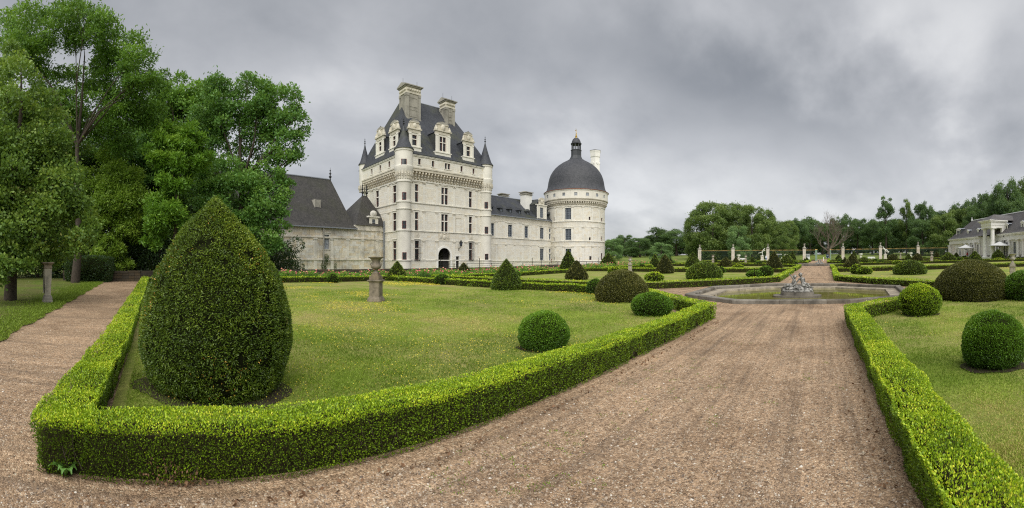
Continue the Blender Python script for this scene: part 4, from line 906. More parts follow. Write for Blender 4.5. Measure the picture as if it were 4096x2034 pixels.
    slot(.855, .50, -.165, -.03); slot(.82, .47, -.03, .0); b.build('plinth', M['stone_rim'], root, origin=(0, 0, 0))
    b = MB(); slot(1.23, .82, -.42, -.165, .8); b.build('oval_base', M['stone_rim'], root, origin=(0, 0, 0))
    root.scale = (k, k, k); return root
ps = putti('weathered bronze of two reclining children, one raising an arm, in the near fountain', (-1.22, 20.9, .13))
ps.rotation_euler.z = R(-3)
p2 = copy_tree(ps); p2.location = (-.35, 76.0, Z2 + .05 + .1); p2['label'] = 'small grey sculpture of two children in the far fountain, straight down the alley'

# ================================================================== THE CASTLE KEEP
KF = Frame((-60, 37), (0, 1), (1, 0)); KL = Frame((-60, 37), (-1, 0), (0, -1))
def k1(x, y): return 1400 + x / 3.197, 300 + y / 3.197          # two enlargements the measurements were read from
def k2(x, y): return 1400 + x / 2.8417, 650 + y / 2.8417
def w4(x, y): return 1900 + x / 2.1317, 520 + y / 2.1317
keep = thing('castle_keep', 'tall pale stone castle keep with steep slate roof, two big chimneys and pepper-pot turrets', 'castle', (-68, 46.5, 0))
ZB = -.8; LEN = 19.0; DEP = 15.5
def rect(F, c, xl, xr, yt, yb, d=0.0, pad=0.0):
    a = F.px(*c(xl, (yt + yb) / 2), d); s0 = F.px(c(xl, yt)[0], 0, d)[0]; s1 = F.px(c(xr, yt)[0], 0, d)[0]; xm = (xl + xr) / 2
    return (min(s0, s1) - pad, max(s0, s1) + pad, F.px(*c(xm, yb), d)[1], F.px(*c(xm, yt), d)[1])
front = [(rect(KF, k2, 737, 776, 250, 452), 'transom'), (rect(KF, k2, 737, 776, 570, 772), 'transom'), (rect(KF, k2, 738, 783, 890, 1110), 'transom'),
         (rect(KF, k2, 1037, 1113, 290, 488), 'cross'), (rect(KF, k2, 1037, 1113, 598, 793), 'cross'),
         (rect(KF, k2, 1350, 1386, 338, 518), 'transom'), (rect(KF, k2, 1351, 1387, 625, 806), 'transom'), (rect(KF, k2, 1351, 1389, 920, 1110), 'transom')]
rowz = {}
def snap(o, z): return (o[0], o[1], z[0], z[1])
Z3, Z2f, Z1 = (11.95, 15.05), (6.95, 10.15), (1.8, 5.1)
front = [(snap(o, z), s) for (o, s), z in zip(front, (Z3, Z2f, Z1, Z3, Z2f, Z3, Z2f, Z1))]
ad0, ad1 = KF.px(k2(1001, 0)[0])[0], KF.px(k2(1140, 0)[0])[0]; sd0, sd1 = KF.px(k2(1202, 0)[0])[0], KF.px(k2(1240, 0)[0])[0]
sd = (sd0, sd1, -.3, 2.45); acx, ar = (ad0 + ad1) / 2, (ad1 - ad0) / 2
arch_steps = [(acx - ar * math.cos(t0), acx + ar * math.cos(t0), 2.55 + ar * math.sin(t0) * 1.0, 2.55 + ar * math.sin(t1)) for t0, t1 in [(R(a), R(a + 9)) for a in range(0, 90, 9)]]
arch = [(ad0, ad1, -.6, 2.55)] + arch_steps
fops = [o for o, _ in front] + arch + [sd]
wall(KF, 0, LEN, ZB, 17.7, fops, keep, M['stone'], depth=.32)
stonework(KF, 1.0, LEN - 1.0, ZB, 15.9, fops, keep, M['stone'], seed=1)
for o, st in front: window(KF, *o, keep, st)
# left face
lops = []
for (xl, xr), rows in (((302, 322), (Z3,)), ((497, 520), (Z3, Z2f, Z1))):
    a, b_ = KL.px(k2(xr, 0)[0])[0], KL.px(k2(xl, 0)[0])[0]
    w_ = 1.25; m_ = (a + b_) / 2
    for z in rows: lops.append((m_ - w_ / 2, m_ + w_ / 2, z[0], z[1]))
wall(KL, 0, DEP, ZB, 17.7, lops, keep, M['stone'], depth=.32)
stonework(KL, 1.0, DEP - .6, ZB, 15.9, lops, keep, M['stone'], seed=2)
for o in lops: window(KL, *o, keep, 'transom')
part('wall', M['stone'], keep, lambda b: (b.box(-75.5, -75.0, 37.2, 56, ZB, 19.6), b.box(-75.4, -60.2, 55.5, 56, ZB, 19.6)))
# gateway: dark passage, door leaves, arch ring, arms panel
part('arch_surround', M['stone_white'], keep, lambda b: [b.hexa([KF.p(acx - math.cos(a) * q0, 0, 2.55 + math.sin(a) * q0) if False else KF.p(acx - math.cos(a) * q, dd, 2.55 + math.sin(a) * q) for (a, q, dd) in
        ((a0, ar, 0), (a0, ar + .38, 0), (a0, ar + .38, .09), (a0, ar, .09), (a1, ar, 0), (a1, ar + .38, 0), (a1, ar + .38, .09), (a1, ar, .09))], .1) for a0, a1 in [(R(i * 15), R(i * 15 + 15)) for i in range(12)]] + [b.fbox(KF, ad0 - .38, ad0, 0, .09, -.3, 2.55), b.fbox(KF, ad1, ad1 + .38, 0, .09, -.3, 2.55)])
part('passage', M['stone_chimney'], keep, lambda b: (b.fbox(KF, ad0 - .1, ad0, -5, -.32, -.5, 4.6), b.fbox(KF, ad1, ad1 + .1, -5, -.32, -.5, 4.6), b.fbox(KF, ad0, ad1, -5.1, -5, -.5, 4.6), b.fbox(KF, ad0 - .1, ad1 + .1, -5, -.32, 4.6, 4.7), b.fbox(KF, ad0, ad1, -5, -.3, -.62, -.5)))
dl = part('gate_leaf', M['wood_dark'], keep, lambda b: [b.fbox(KF, acx + .1 + i * .22, acx + .30 + i * .22, -.65, -.55, -.5, 2.5 + math.sqrt(max(.05, ar ** 2 - (.15 + i * .22) ** 2))) for i in range(int(ar / .22))])
part('side_door', M['wood_dark'], keep, lambda b: [b.fbox(KF, sd0 + i * (sd1 - sd0) / 4 + .01, sd0 + (i + 1) * (sd1 - sd0) / 4 - .01, -.3, -.24, -.3, 2.45) for i in range(4)])
part('door_surround', M['stone_white'], keep, lambda b: (b.fbox(KF, sd0 - .2, sd0, 0, .08, -.3, 2.45), b.fbox(KF, sd1, sd1 + .2, 0, .08, -.3, 2.45), b.fbox(KF, sd0 - .25, sd1 + .3, 0, .1, 2.45, 2.7)))
def arms(b):
    c = acx; b.fbox(KF, c - 1.35, c + 1.35, .0, .05, 5.35, 7.0, .3)
    for s in (-1, 1):
        b.ball(KF.p(c + s * .75, .06, 6.1), .30, 8, 6, (.4, 1, 1.5)); b.ball(KF.p(c + s * 1.0, .06, 5.8), .2, 8, 6, (.4, 1, 1)); b.ball(KF.p(c + s * .7, .08, 6.6), .15, 8, 6, (.5, 1, 1))
    b.ball(KF.p(c, .08, 5.95), .36, 10, 7, (.4, 1, 1.2)); b.ball(KF.p(c, .08, 6.6), .22, 8, 6, (.4, 1.3, .7))
part('coat_of_arms', M['stone_carved'], keep, arms)
for xx in (760, 1372): s_ = KF.px(k2(xx, 0)[0])[0]; part('carved_panel', M['stone_carved'], keep, lambda b: (b.fbox(KF, s_ - .5, s_ + .5, .02, .06, 5.75, 6.65), b.ball(KF.p(s_, .07, 6.2), .24, 8, 6, (.3, 1, 1.2))))
part('blind_window', M['stone_carved'], keep, lambda b: [b.fbox(KF, a, c, 0, .05, e, g, .1) for s0, s1 in [(KF.px(k2(1200, 0)[0])[0], KF.px(k2(1262, 0)[0])[0])] for a, c, e, g in ((s0, s0 + .1, 6.9, 9.6), (s1 - .1, s1, 6.9, 9.6), (s0, s1, 9.6, 9.7))])
# string courses, pilasters
CORD = [(1.62, 1.78, .12), (5.22, 5.30, .07), (6.72, 6.80, .10), (6.80, 6.92, .18), (10.42, 10.50, .07), (11.62, 11.72, .10), (11.72, 11.84, .19), (15.55, 15.75, .16), (-.15, -.02, .10)]
for z0, z1, d in CORD:
    part('string_course', M['stone'], keep, lambda b: (b.fbox(KF, 1.15, LEN - 1.15, .0, d, z0, z1, .1), b.fbox(KL, 1.15, DEP, .0, d, z0, z1, .1)))
for F, xs in ((KF, [k2(x, 0)[0] for x in (697, 836, 983, 1180, 1313, 1435)]), (KL, [k2(x, 0)[0] for x in (252, 340, 440)])):
    for xx in xs:
        s_ = F.px(xx)[0]
        for za, zb, capn in ((11.84, 15.55, 1), (6.92, 10.42, 0), (1.78, 5.22, 0)):
            if F is KL and za < 11 and xx < k2(400, 0)[0]: continue
            def pil(b):
                b.fbox(F, s_ - .22, s_ + .22, .02, .10, za + .22, zb - .35, .1); b.fbox(F, s_ - .30, s_ + .30, .02, .16, za, za + .22, .15)
            o = part('pilaster', M['stone'], keep, pil)
            part('capital', M['stone_carved'], o, lambda b: (b.fbox(F, s_ - .24, s_ + .24, .02, .15, zb - .35, zb - (.12 if not capn else .30)), b.fbox(F, s_ - .32, s_ + .32, .02, .20, zb - .12, zb)) + ((b.ball(F.p(s_ - .2, .14, zb - .25), .14, 6, 5), b.ball(F.p(s_ + .2, .14, zb - .25), .14, 6, 5)) if capn else ()))
# corbels carrying the overhanging attic
def corbel_mesh(F):
    b = MB()
    for i, (d, z) in enumerate(((.28, 0), (.50, .42), (.72, .80))):
        b.fbox(F, -.15, .15, .0, d, z, z + .44, random.random())
    for d, z in ((.30, .2), (.52, .6), (.74, 1.0)): b.ball(F.p(0, d, z), .16, 6, 5)
    return b.mesh('corbel', (0, 0, 0))
for F, L in ((KF, LEN), (KL, DEP)):
    Z_ = Frame((0, 0), F.t, F.n); cm = corbel_mesh(Z_); cm.materials.append(M['stone_carved']); n = int((L - 2.6) / .68)
    for i in range(n + 1):
        s_ = 1.5 + (L - 2.8) * i / n; o = bpy.data.objects.new('corbel', cm); COL.objects.link(o); o.parent = keep; o.location = Vector(F.p(s_, 0, 15.9)) - worigin(keep)
    part('carved_frieze', M['stone_carved'], keep, lambda b: (b.fbox(F, 1.1, L - .8, .0, .82, 17.18, 17.62, .3), b.fbox(F, 1.1, L - .8, .0, .92, 17.62, 17.85, .0)))
AD = .72
AF = Frame(KF.p(0, AD, 0)[:2], (0, 1), (1, 0)); AL = Frame(KL.p(0, AD, 0)[:2], (-1, 0), (0, -1))
aops = []
for F, lst in ((AF, [(870, 905, 's'), (1044, 1078, 's'), (1211, 1282, 'd'), (1411, 1441, 's'), (1565, 1592, 's')]), (AL, [(492, 515, 's'), (377, 400, 's'), (268, 290, 's')])):
    ops = []
    for a, c, st in lst:
        s0, s1 = sorted((F.px(k1(a, 0)[0])[0], F.px(k1(c, 0)[0])[0]))
        if F is AL: mm_ = (s0 + s1) / 2; s0, s1 = mm_ - .38, mm_ + .38
        ops.append(((s0, s1, 18.35, 19.4), 'double' if st == 'd' else 'plain'))
    L = LEN if F is AF else DEP; o4 = [o for o, _ in ops]
    wall(F, .2, L - .2, 17.85, 20.0, o4, keep, M['stone'], depth=.3); stonework(F, 1.2, L - 1.2, 17.87, 19.95, o4, keep, M['stone'], seed=5)
    for o, st in ops: window(F, *o, keep, st)
    part('roof_cornice', M['stone'], keep, lambda b: (b.fbox(F, 1.2, L - 1.0, .0, .14, 19.72, 19.86), b.fbox(F, 1.2, L - 1.0, .0, .22, 19.86, 20.0)))
    part('gutter', M['lead'], keep, lambda b: b.fbox(F, .9, L - .8, .16, .30, 20.0, 20.12))
# roof
def roof_rings(b, rings, tint=0):
    vs = [p for r_ in rings for p in r_]; fs = [(j * 4 + i, j * 4 + (i + 1) % 4, (j + 1) * 4 + (i + 1) % 4, (j + 1) * 4 + i) for j in range(len(rings) - 1) for i in range(4)]; b.add(vs, fs + [tuple(len(vs) - 4 + i for i in range(4))], tint)
ex0, ex1, ey0, ey1 = -76.4, -59.05, 36.1, 57.0
def kr(f, z): # f: 0 at eave .. 1 at ridge
    rx0 = rx1 = -67.7; ry0, ry1 = 41.3, 52.0; g = lambda a, c: a + (c - a) * f
    return [(g(ex0, rx0), g(ey0, ry0), z), (g(ex1, rx1 + .05), g(ey0, ry0), z), (g(ex1, rx1 + .05), g(ey1, ry1), z), (g(ex0, rx0), g(ey1, ry1), z)]
keep_roof = part('roof', M['slate'], keep, lambda b: roof_rings(b, [kr(0, 20.05), kr(.07, 20.75), kr(.15, 21.8), kr(.30, 24.0), kr(1, 33.0)]))
part('ridge_cap', M['zinc'], keep_roof, lambda b: b.tube([(-67.68, 41.0, 32.95), (-67.68, 52.3, 32.95)], .14, 8))
def chimney(name, par, x0, x1, y0, y1, z0, z1, m, big=True):
    o = part(name, m, par, lambda b: b.box(x0, x1, y0, y1, z0, z1 - 2.2, .1))
    w = x1 - x0; part('frieze', M['stone_carved'], o, lambda b: (b.box(x0 - .12, x1 + .12, y0 - .12, y1 + .12, z1 - 2.2, z1 - 2.0), b.box(x0 - .05, x1 + .05, y0 - .05, y1 + .05, z1 - 2.0, z1 - 1.0), [b.ball((x1 + .05, y0 + (y1 - y0) * (i + .5) / 6, z1 - 1.5), .26, 7, 5) for i in range(6)], [b.ball((x0 + w * (i + .5) / 5, y0 - .05, z1 - 1.5), .26, 7, 5) for i in range(5)]))
    part('cap', m, o, lambda b: (b.box(x0 - .25, x1 + .25, y0 - .25, y1 + .25, z1 - 1.0, z1 - .8), b.box(x0 - .42, x1 + .42, y0 - .42, y1 + .42, z1 - .8, z1 - .62),
        b.add([(x0 - .42, y0 - .42, z1 - .62), (x1 + .42, y0 - .42, z1 - .62), (x1 + .42, y1 + .42, z1 - .62), (x0 - .42, y1 + .42, z1 - .62), ((x0 + x1) / 2, y0 - .42, z1), ((x0 + x1) / 2, y1 + .42, z1)], [(0, 1, 4), (1, 2, 5, 4), (2, 3, 5), (3, 0, 4, 5)])))
    for a, c in ((y0 + .02, y0 + .5), (y1 - .5, y1 - .02)):
        part('pilaster', m, o, lambda b: (b.box(x1, x1 + .12, a, c, z0, z1 - 2.7), b.box(x1, x1 + .2, a - .08, c + .04, z1 - 2.7, z1 - 2.2), b.box(x1, x1 + .18, a - .05, c + .05, z0 + .0, z0 + .5)))
    for a, c in ((x0 + .02, x0 + .45), (x1 - .45, x1 - .02)):
        part('pilaster', m, o, lambda b: (b.box(a, c, y0 - .12, y0, z0, z1 - 2.7), b.box(a - .05, c + .05, y0 - .2, y0, z1 - 2.7, z1 - 2.2)))
    zs = [z0 + .8, (z0 + z1 - 2.2) / 2 - .4, (z0 + z1 - 2.2) / 2 + .1, z1 - 2.9]
    for e, g in ((zs[0], zs[1]), (zs[2], zs[3])):
        part('panel', m, o, lambda b: (b.box(x1, x1 + .05, y0 + .7, y1 - .7, e, e + .1), b.box(x1, x1 + .05, y0 + .7, y1 - .7, g - .1, g), b.box(x1, x1 + .05, y0 + .7, y0 + .8, e + .1, g - .1), b.box(x1, x1 + .05, y1 - .8, y1 - .7, e + .1, g - .1)))
    for yy in (y0, y1): part('lightning_rod', M['iron_black'], o, lambda b: b.tube([((x0 + x1) / 2, yy, z1 - .1), ((x0 + x1) / 2, yy, z1 + .9)], .03, 5))
    return o
chimney('chimney', keep, -66.9, -64.5, 40.35, 43.5, 27.8, 35.1, M['stone_chimney'])
chimney('chimney', keep, -67.0, -65.1, 50.0, 52.3, 28.5, 34.6, M['stone_chimney'])
def dormer(F, par, xs, ys, zwin, wst, depth, stone='stone', slate='slate', wfrm='frame_red'):
    """stone-fronted dormer: plinth, window between pilasters, entablature, curved pediment, slate cheeks and roof"""
    s0, s1 = xs; z0, z1 = ys; sc = (s0 + s1) / 2; w = s1 - s0; ze = zwin[1] + .35
    ops = [(sc - zwin[2] / 2, sc + zwin[2] / 2, zwin[0], zwin[1])]
    o = wall(F, s0 + .15, s1 - .15, z0 + .9, ze, ops, par, M[stone], 'dormer', .28)
    part('plinth', M[stone], o, lambda b: (b.fbox(F, s0 - .05, s1 + .05, -.6, .10, z0, z0 + .75), b.fbox(F, s0 - .15, s1 + .15, -.6, .22, z0 + .75, z0 + .92)))
    for a in (s0 + .1, s1 - .1 - w * .16): part('pilaster', M[stone], o, lambda b: (b.fbox(F, a, a + w * .16, .0, .10, z0 + .92, ze - .25), b.fbox(F, a - .05, a + w * .16 + .05, .0, .16, ze - .25, ze)))
    part('entablature', M['stone_carved'], o, lambda b: (b.fbox(F, s0 + .1, s1 - .1, -.3, .08, ze, ze + .55), b.fbox(F, s0 - .12, s1 + .12, -.3, .26, ze + .55, ze + .75)))
    zt = ze + .75; pw = w * .34; ph = (z1 - zt) * .55
    part('pediment', M['stone_carved'], o, lambda b: (b.fbox(F, sc - pw, sc + pw, -.25, .06, zt, zt + ph, .3), b.fbox(F, sc - pw - .1, sc + pw + .1, -.25, .16, zt + ph, zt + ph + .14),
        b.ball(F.p(sc, .08, zt + ph * .5), pw * .55, 8, 6, (.5, .8, 1) if F.n[0] else (.8, .5, 1)), [b.ball(F.p(sc + s * pw * 1.25, -.05, zt + ph * q), pw * r_, 7, 5) for s in (-1, 1) for q, r_ in ((.12, .33), (.42, .24), (.68, .16))]))
    def top(b):
        n = 10; zz = zt + ph + .14; rr = pw * 1.05; hh = (z1 - zz) * .62
        vs = [F.p(sc - rr * math.cos(math.pi * i / n), d, zz + hh * math.sin(math.pi * i / n)) for d in (.10, -.25) for i in range(n + 1)]
        b.add(vs, [(i, i + 1, n + 2 + i, n + 1 + i) for i in range(n)] + [tuple(range(n + 1)), tuple(range(n + 1, 2 * n + 2))[::-1]])
        finial(b, F.p(sc, -.08, zz + hh - .05), z1 - zz - hh + .05, .17)
    part('finial', M['stone_chimney'], o, top)
    window(F, *ops[0], o, wst, wfrm, depth=.24, surround=False)  if False else None
    def roof(b):
        a0, a1 = s0 + .2, s1 - .2; zr = ze + 1.15
        b.add([F.p(a0, -.3, z0 + .3), F.p(a0, -depth, z0 + .3), F.p(a0, -depth, ze + .3), F.p(a0, -.3, ze + .3)], [(0, 1, 2, 3)]); b.add([F.p(a1, -.3, z0 + .3), F.p(a1, -depth, z0 + .3), F.p(a1, -depth, ze + .3), F.p(a1, -.3, ze + .3)], [(3, 2, 1, 0)])
        b.add([F.p(a0 - .15, -.2, ze + .35), F.p(a0 - .15, -depth, ze + .35), F.p(sc, -depth - .5, zr), F.p(sc, -.2, zr), F.p(a1 + .15, -depth, ze + .35), F.p(a1 + .15, -.2, ze + .35)], [(0, 1, 2, 3), (3, 2, 4, 5), (0, 3, 5)])
    part('dormer_roof', M[slate], o, roof)
    # window bits as sub-parts of the dormer
    a, c, e, g = ops[0]; t = .055; mt = .07; zc = e + (g - e) * .6
    lights = [(a, sc - mt, e, zc - mt), (sc + mt, c, e, zc - mt), (a, sc - mt, zc + mt, g), (sc + mt, c, zc + mt, g)] if wst == 'cross' else [(a, c, e, zc - mt), (a, c, zc + mt, g)]
    for p_, q_, y_, u_ in lights:
        part('window_frame', M[wfrm], o, lambda b: (b.fbox(F, p_, p_ + t, -.24, -.18, y_, u_), b.fbox(F, q_ - t, q_, -.24, -.18, y_, u_), b.fbox(F, p_ + t, q_ - t, -.24, -.18, y_, y_ + t), b.fbox(F, p_ + t, q_ - t, -.24, -.18, u_ - t, u_)))
        part('pane', M['glass'], o, lambda b: b.fbox(F, p_, q_, -.27, -.245, y_, u_))
    part('mullion', M[stone], o, lambda b: (b.fbox(F, a, c, -.26, -.05, zc - mt, zc + mt),) + ((b.fbox(F, sc - mt, sc + mt, -.26, -.052, e, zc - mt), b.fbox(F, sc - mt, sc + mt, -.26, -.052, zc + mt, g)) if wst == 'cross' else ()))
    return o
DF = Frame((-59.75, 37), (0, 1), (1, 0)); DL = Frame((-60, 36.75), (-1, 0), (0, -1))
for xa, xb, yt, yb, wa, wb, st, ww in ((745, 905, 552, 985, 768, 900, 'transom', .95), (1087, 1284, 587, 1058, 795, 977, 'cross', 1.45), (1443, 1582, 712, 1112, 917, 1040, 'transom', .9)):
    s0, s1 = DF.px(k1(xa, 0)[0])[0], DF.px(k1(xb, 0)[0])[0]; xm = (xa + xb) / 2
    dormer(DF, keep, (s0, s1), (DF.px(*k1(xm, yb))[1], DF.px(*k1(xm, yt))[1]), (DF.px(*k1(xm, wb))[1], DF.px(*k1(xm, wa))[1], ww), st, 3.2 if st != 'cross' else 3.8)
for xa, xb, yt, yb, wa, wb in ((508, 622, 562, 990, 785, 910), (332, 440, 648, 1070, 860, 975)):
    s1, s0 = DL.px(k1(xa, 0)[0])[0], DL.px(k1(xb, 0)[0])[0]; xm = (xa + xb) / 2
    dormer(DL, keep, (s0, s1), (DL.px(*k1(xm, yb))[1], DL.px(*k1(xm, yt))[1]), (DL.px(*k1(xm, wb))[1], DL.px(*k1(xm, wa))[1], .95), 'transom', 3.0)
# pepper-pot turrets
def turret(c, r0, r1, zt, ztip, zfin, full=True, wins=(), seed=0):
    zc = [(1.62, 1.78), (6.72, 6.92), (10.42, 10.50), (11.62, 11.84)]; prof = []
    o = part('turret', M['stone'], keep, lambda b: b.lathe((c[0], c[1], 0), [(r0, ZB), (r0, 14.95)] + [(r0 + .02, 15.0), (r0 + .16, 15.1), (r0 + .16, 15.25), (r0 + .05, 15.3), (r0 + .04, 16.4), (r1, 17.0), (r1 + .12, 17.6), (r1 + .12, 17.75), (r1, 17.85), (r1, zt - .45), (r1 + .1, zt - .40), (r1 + .12, zt - .3), (r1 + .02, zt - .25), (r1 + .02, zt)] if full else [(.1, 15.0), (r1 * .6, 15.8), (r1, 17.6), (r1, zt)], 28, tint=.1), True)
    for z0, z1 in zc:
        if full: part('string_course', M['stone'], o, lambda b: b.lathe((c[0], c[1], 0), [(r0, z0 - .04), (r0 + .16, z0), (r0 + .18, z1), (r0, z1 + .02)], 28))
    n = 18
    for i in range(n):
        a = 2 * math.pi * i / n; f = Frame((c[0] + r0 * math.cos(a), c[1] + r0 * math.sin(a)), (-math.sin(a), math.cos(a)), (math.cos(a), math.sin(a)))
        if f.n[0] * .8 - f.n[1] * .6 < -.35: continue
        part('corbel', M['stone_carved'], o, lambda b: (b.fbox(f, -.12, .12, -.05, .20, 15.6, 16.1), b.fbox(f, -.13, .13, -.05, .34, 16.1, 16.9), b.ball(f.p(0, .3, 16.4), .13, 6, 5)))
    for (xx, y0, y1, crop) in wins:
        cy = Cyl(c, r0 if y1 != 's' else r1, 0); 
    part('cone_roof', M['slate'], o, lambda b: b.lathe((c[0], c[1], 0), [(r1 + .22, zt - .02), (r1 + .20, zt + .05), (r1 * .86, zt + (ztip - zt) * .14), (r1 * .56, zt + (ztip - zt) * .42), (r1 * .22, zt + (ztip - zt) * .78), (.06, ztip)], 28), True)
    part('lead_cap', M['lead'], o, lambda b: b.lathe((c[0], c[1], 0), [(r1 * .24, zt + (ztip - zt) * .76), (.07, ztip), (.04, ztip + .1)], 16), True)
    part('finial', M['iron_black'], o, lambda b: finial(b, (c[0], c[1], ztip - .05), zfin - ztip, .2)); return o
t1 = turret((-60, 37), 1.22, 1.55, 20.75, 24.9, 26.4)
t2 = turret((-60, 56), 1.22, 1.45, 20.6, 25.2, 26.7)
t3 = turret((-75.3, 37.1), 1.0, 1.15, 21.2, 25.4, 26.8, full=False)
for c, r_, par, lst in (((-60, 37), 1.24, t1, [(616, 338, 428), (616, 663, 755), (619, 1023, 1108)]), ((-60, 56), 1.24, t2, [(1549, 450, 527), (1551, 732, 812), (1553, 1040, 1112)])):
    cy = Cyl(c, r_, 0)
    for x, ya, yb in lst:
        s_, za = cy.px(*k2(x, ya)); zb_ = cy.px(*k2(x, yb))[1]; w_ = .34
        part('window', M['frame_red'], par, lambda b: (b.fbox(cy, s_ - w_, s_ - w_ + .07, -.02, .05, zb_, za), b.fbox(cy, s_ + w_ - .07, s_ + w_, -.02, .05, zb_, za), b.fbox(cy, s_ - w_ + .07, s_ + w_ - .07, -.02, .05, zb_, zb_ + .07), b.fbox(cy, s_ - w_ + .07, s_ + w_ - .07, -.02, .05, za - .07, za), b.fbox(cy, s_ - w_ + .07, s_ + w_ - .07, -.02, .045, (za + zb_) / 2 - .03, (za + zb_) / 2 + .03)))
        part('pane', M['glass'], par, lambda b: b.fbox(cy, s_ - w_ + .02, s_ + w_ - .02, -.03, .02, zb_ + .02, za - .02, seg=.2))
        part('sill', M['stone'], par, lambda b: b.fbox(cy, s_ - w_ - .1, s_ + w_ + .1, -.02, .14, zb_ - .12, zb_ - .02, seg=.2))
cy = Cyl((-60, 37), 1.56, 0); s_, za = cy.px(*k1(690, 1072)); zb_ = cy.px(*k1(690, 1158))[1]
part('window', M['frame_red'], t1, lambda b: (b.fbox(cy, s_ - .45, s_ - .38, -.02, .05, zb_, za), b.fbox(cy, s_ + .38, s_ + .45, -.02, .05, zb_, za), b.fbox(cy, s_ - .38, s_ + .38, -.02, .05, zb_, zb_ + .07), b.fbox(cy, s_ - .38, s_ + .38, -.02, .05, za - .07, za)))
part('pane', M['glass'], t1, lambda b: b.fbox(cy, s_ - .4, s_ + .4, -.03, .02, zb_ + .02, za - .02, seg=.2))
# window grilles of the ground floor
for o, st in (front[2], front[7]):
    a, c, e, g = o
    part('window_grille', M['iron_black'], keep, lambda b: ([b.fbox(KF, a - .2 + (c - a + .4) * i / 6 - .015, a - .2 + (c - a + .4) * i / 6 + .015, .35, .38, e - .3, g + .25) for i in range(7)], [b.fbox(KF, a - .22, c + .22, .34, .39, z, z + .04) for z in (e + .1, e + 1.1, e + 2.1, g)], [b.fbox(KF, x - .02, x + .02, .0, .36, z, z + .04) for x in (a - .2, c + .2) for z in (e + .1, g)]))
# wall lantern, by the small door
ls = KF.px(k2(1233, 0)[0])[0]; lam = thing('wall_lantern', 'black wall lantern on a bracket above the small door of the keep', 'lantern', KF.p(ls, .1, 4.0))
part('bracket', M['iron_black'], lam, lambda b: (b.tube([KF.p(ls, .05, 3.5), KF.p(ls, .05, 4.1)], .04, 6), b.tube([KF.p(ls, .05, 4.0), KF.p(ls, .45, 4.05), KF.p(ls, .75, 4.15), KF.p(ls, .75, 4.3)], .035, 6), b.tube([KF.p(ls, .05, 3.6), KF.p(ls, .5, 4.03)], .03, 6)))
def lantern_at(par, x, y, z, k=1.0):
    part('lamp_glass', M['glass_blue'], par, lambda b: b.lathe((x, y, z), [(.13 * k, 0), (.23 * k, .48 * k)], 6))
    part('lamp_cap', M['iron_black'], par, lambda b: (b.lathe((x, y, z), [(.27 * k, .48 * k), (.28 * k, .52 * k), (.12 * k, .72 * k), (.10 * k, .80 * k), (.02, .95 * k)], 6),)); part('lamp_foot', M['iron_black'], par, lambda b: b.lathe((x, y, z), [(.06 * k, -.1 * k), (.14 * k, -.04 * k), (.14 * k, .0)], 6))
    part('lamp_cage', M['iron_black'], par, lambda b: [b.tube([(x + .14 * k * math.cos(t), y + .14 * k * math.sin(t), z), (x + .24 * k * math.cos(t), y + .24 * k * math.sin(t), z + .49 * k)], .018 * k, 4) for t in [i * math.pi / 3 for i in range(6)]])
lp = KF.p(ls, .75, 4.4); lantern_at(lam, *lp, 1.25)
pipe_s = KL.px(k2(387, 0)[0])[0]

# ================================================================== LONG WING
wing = thing('castle_wing', 'long two-storey pale castle wing with slate roof, between keep and round tower', 'castle wing', (-64, 67, 0))
WF = Frame((-60.8, 57), (0, 1), (1, 0)); WL = 22.0; wops = []
for xa, xb, r_, mu in ((127, 163, 1, (2, 5)), (281, 317, 1, (2, 5)), (421, 453, 1, (2, 5)), (553, 585, 1, (2, 5)), (553, 585, 0, (2, 5))):
    s0, s1 = WF.px(w4(xa, 0)[0])[0], WF.px(w4(xb, 0)[0])[0]; wops.append(((s0, s1, 6.75 if r_ else 1.75, 9.35 if r_ else 4.45), mu))
for z0, z1 in ((6.75, 8.05), (8.35, 9.35), (1.75, 3.15), (3.4, 4.45)):
    s0, s1 = WF.px(w4(630, 0)[0])[0], WF.px(w4(645, 0)[0])[0]; wops.append(((s0, s1, z0, z1), (2, 2)))
o4 = [o for o, _ in wops]
wall(WF, 0, WL, ZB, 11.1, o4, wing, M['stone'], depth=.25); stonework(WF, .0, WL, ZB, 9.9, o4, wing, M['stone'], seed=11)
for o, mu in wops: window(WF, *o, wing, 'plain', 'frame_grey', gl='glass_blue', depth=.2, muntin=mu)
for z0, z1, d in ((1.50, 1.66, .12), (5.1, 5.18, .06), (6.28, 6.36, .08), (6.36, 6.50, .17), (9.9, 10.0, .08), (10.85, 10.97, .12), (10.97, 11.12, .26)):
    part('string_course', M['stone'], wing, lambda b: b.fbox(WF, 0, WL, .0, d, z0, z1, .1))
part('carved_frieze', M['stone_carved'], wing, lambda b: [b.fbox(WF, i * .3, i * .3 + .17, .0, .07, 10.1, 10.7) for i in range(int(WL / .3))])
for x in (110, 182, 262, 338, 407, 473, 540, 600, 655):
    s_ = WF.px(w4(x, 0)[0])[0]
    for za, zb in ((6.5, 9.9), (1.66, 5.1)):
        if not .2 < s_ < WL: continue
        o = part('pilaster', M['stone'], wing, lambda b: b.fbox(WF, s_ - .2, s_ + .2, .02, .08, za, zb - .2))
        part('capital', M['stone_carved'], o, lambda b: b.fbox(WF, s_ - .27, s_ + .27, .02, .15, zb - .2, zb))
wy0, wy1 = 56.4, 80.0
wroof = part('roof', M['slate'], wing, lambda b: b.add([(-60.4, wy0, 11.15), (-60.4, wy1, 11.15), (-61.0, wy1, 11.6), (-61.0, wy0, 11.6), (-66.3, wy1 + 4, 16.25), (-66.3, wy0, 16.25), (-72, wy1 + 4, 11.2), (-72, wy0, 11.2)], [(0, 1, 2, 3), (3, 2, 4, 5), (5, 4, 6, 7)]))
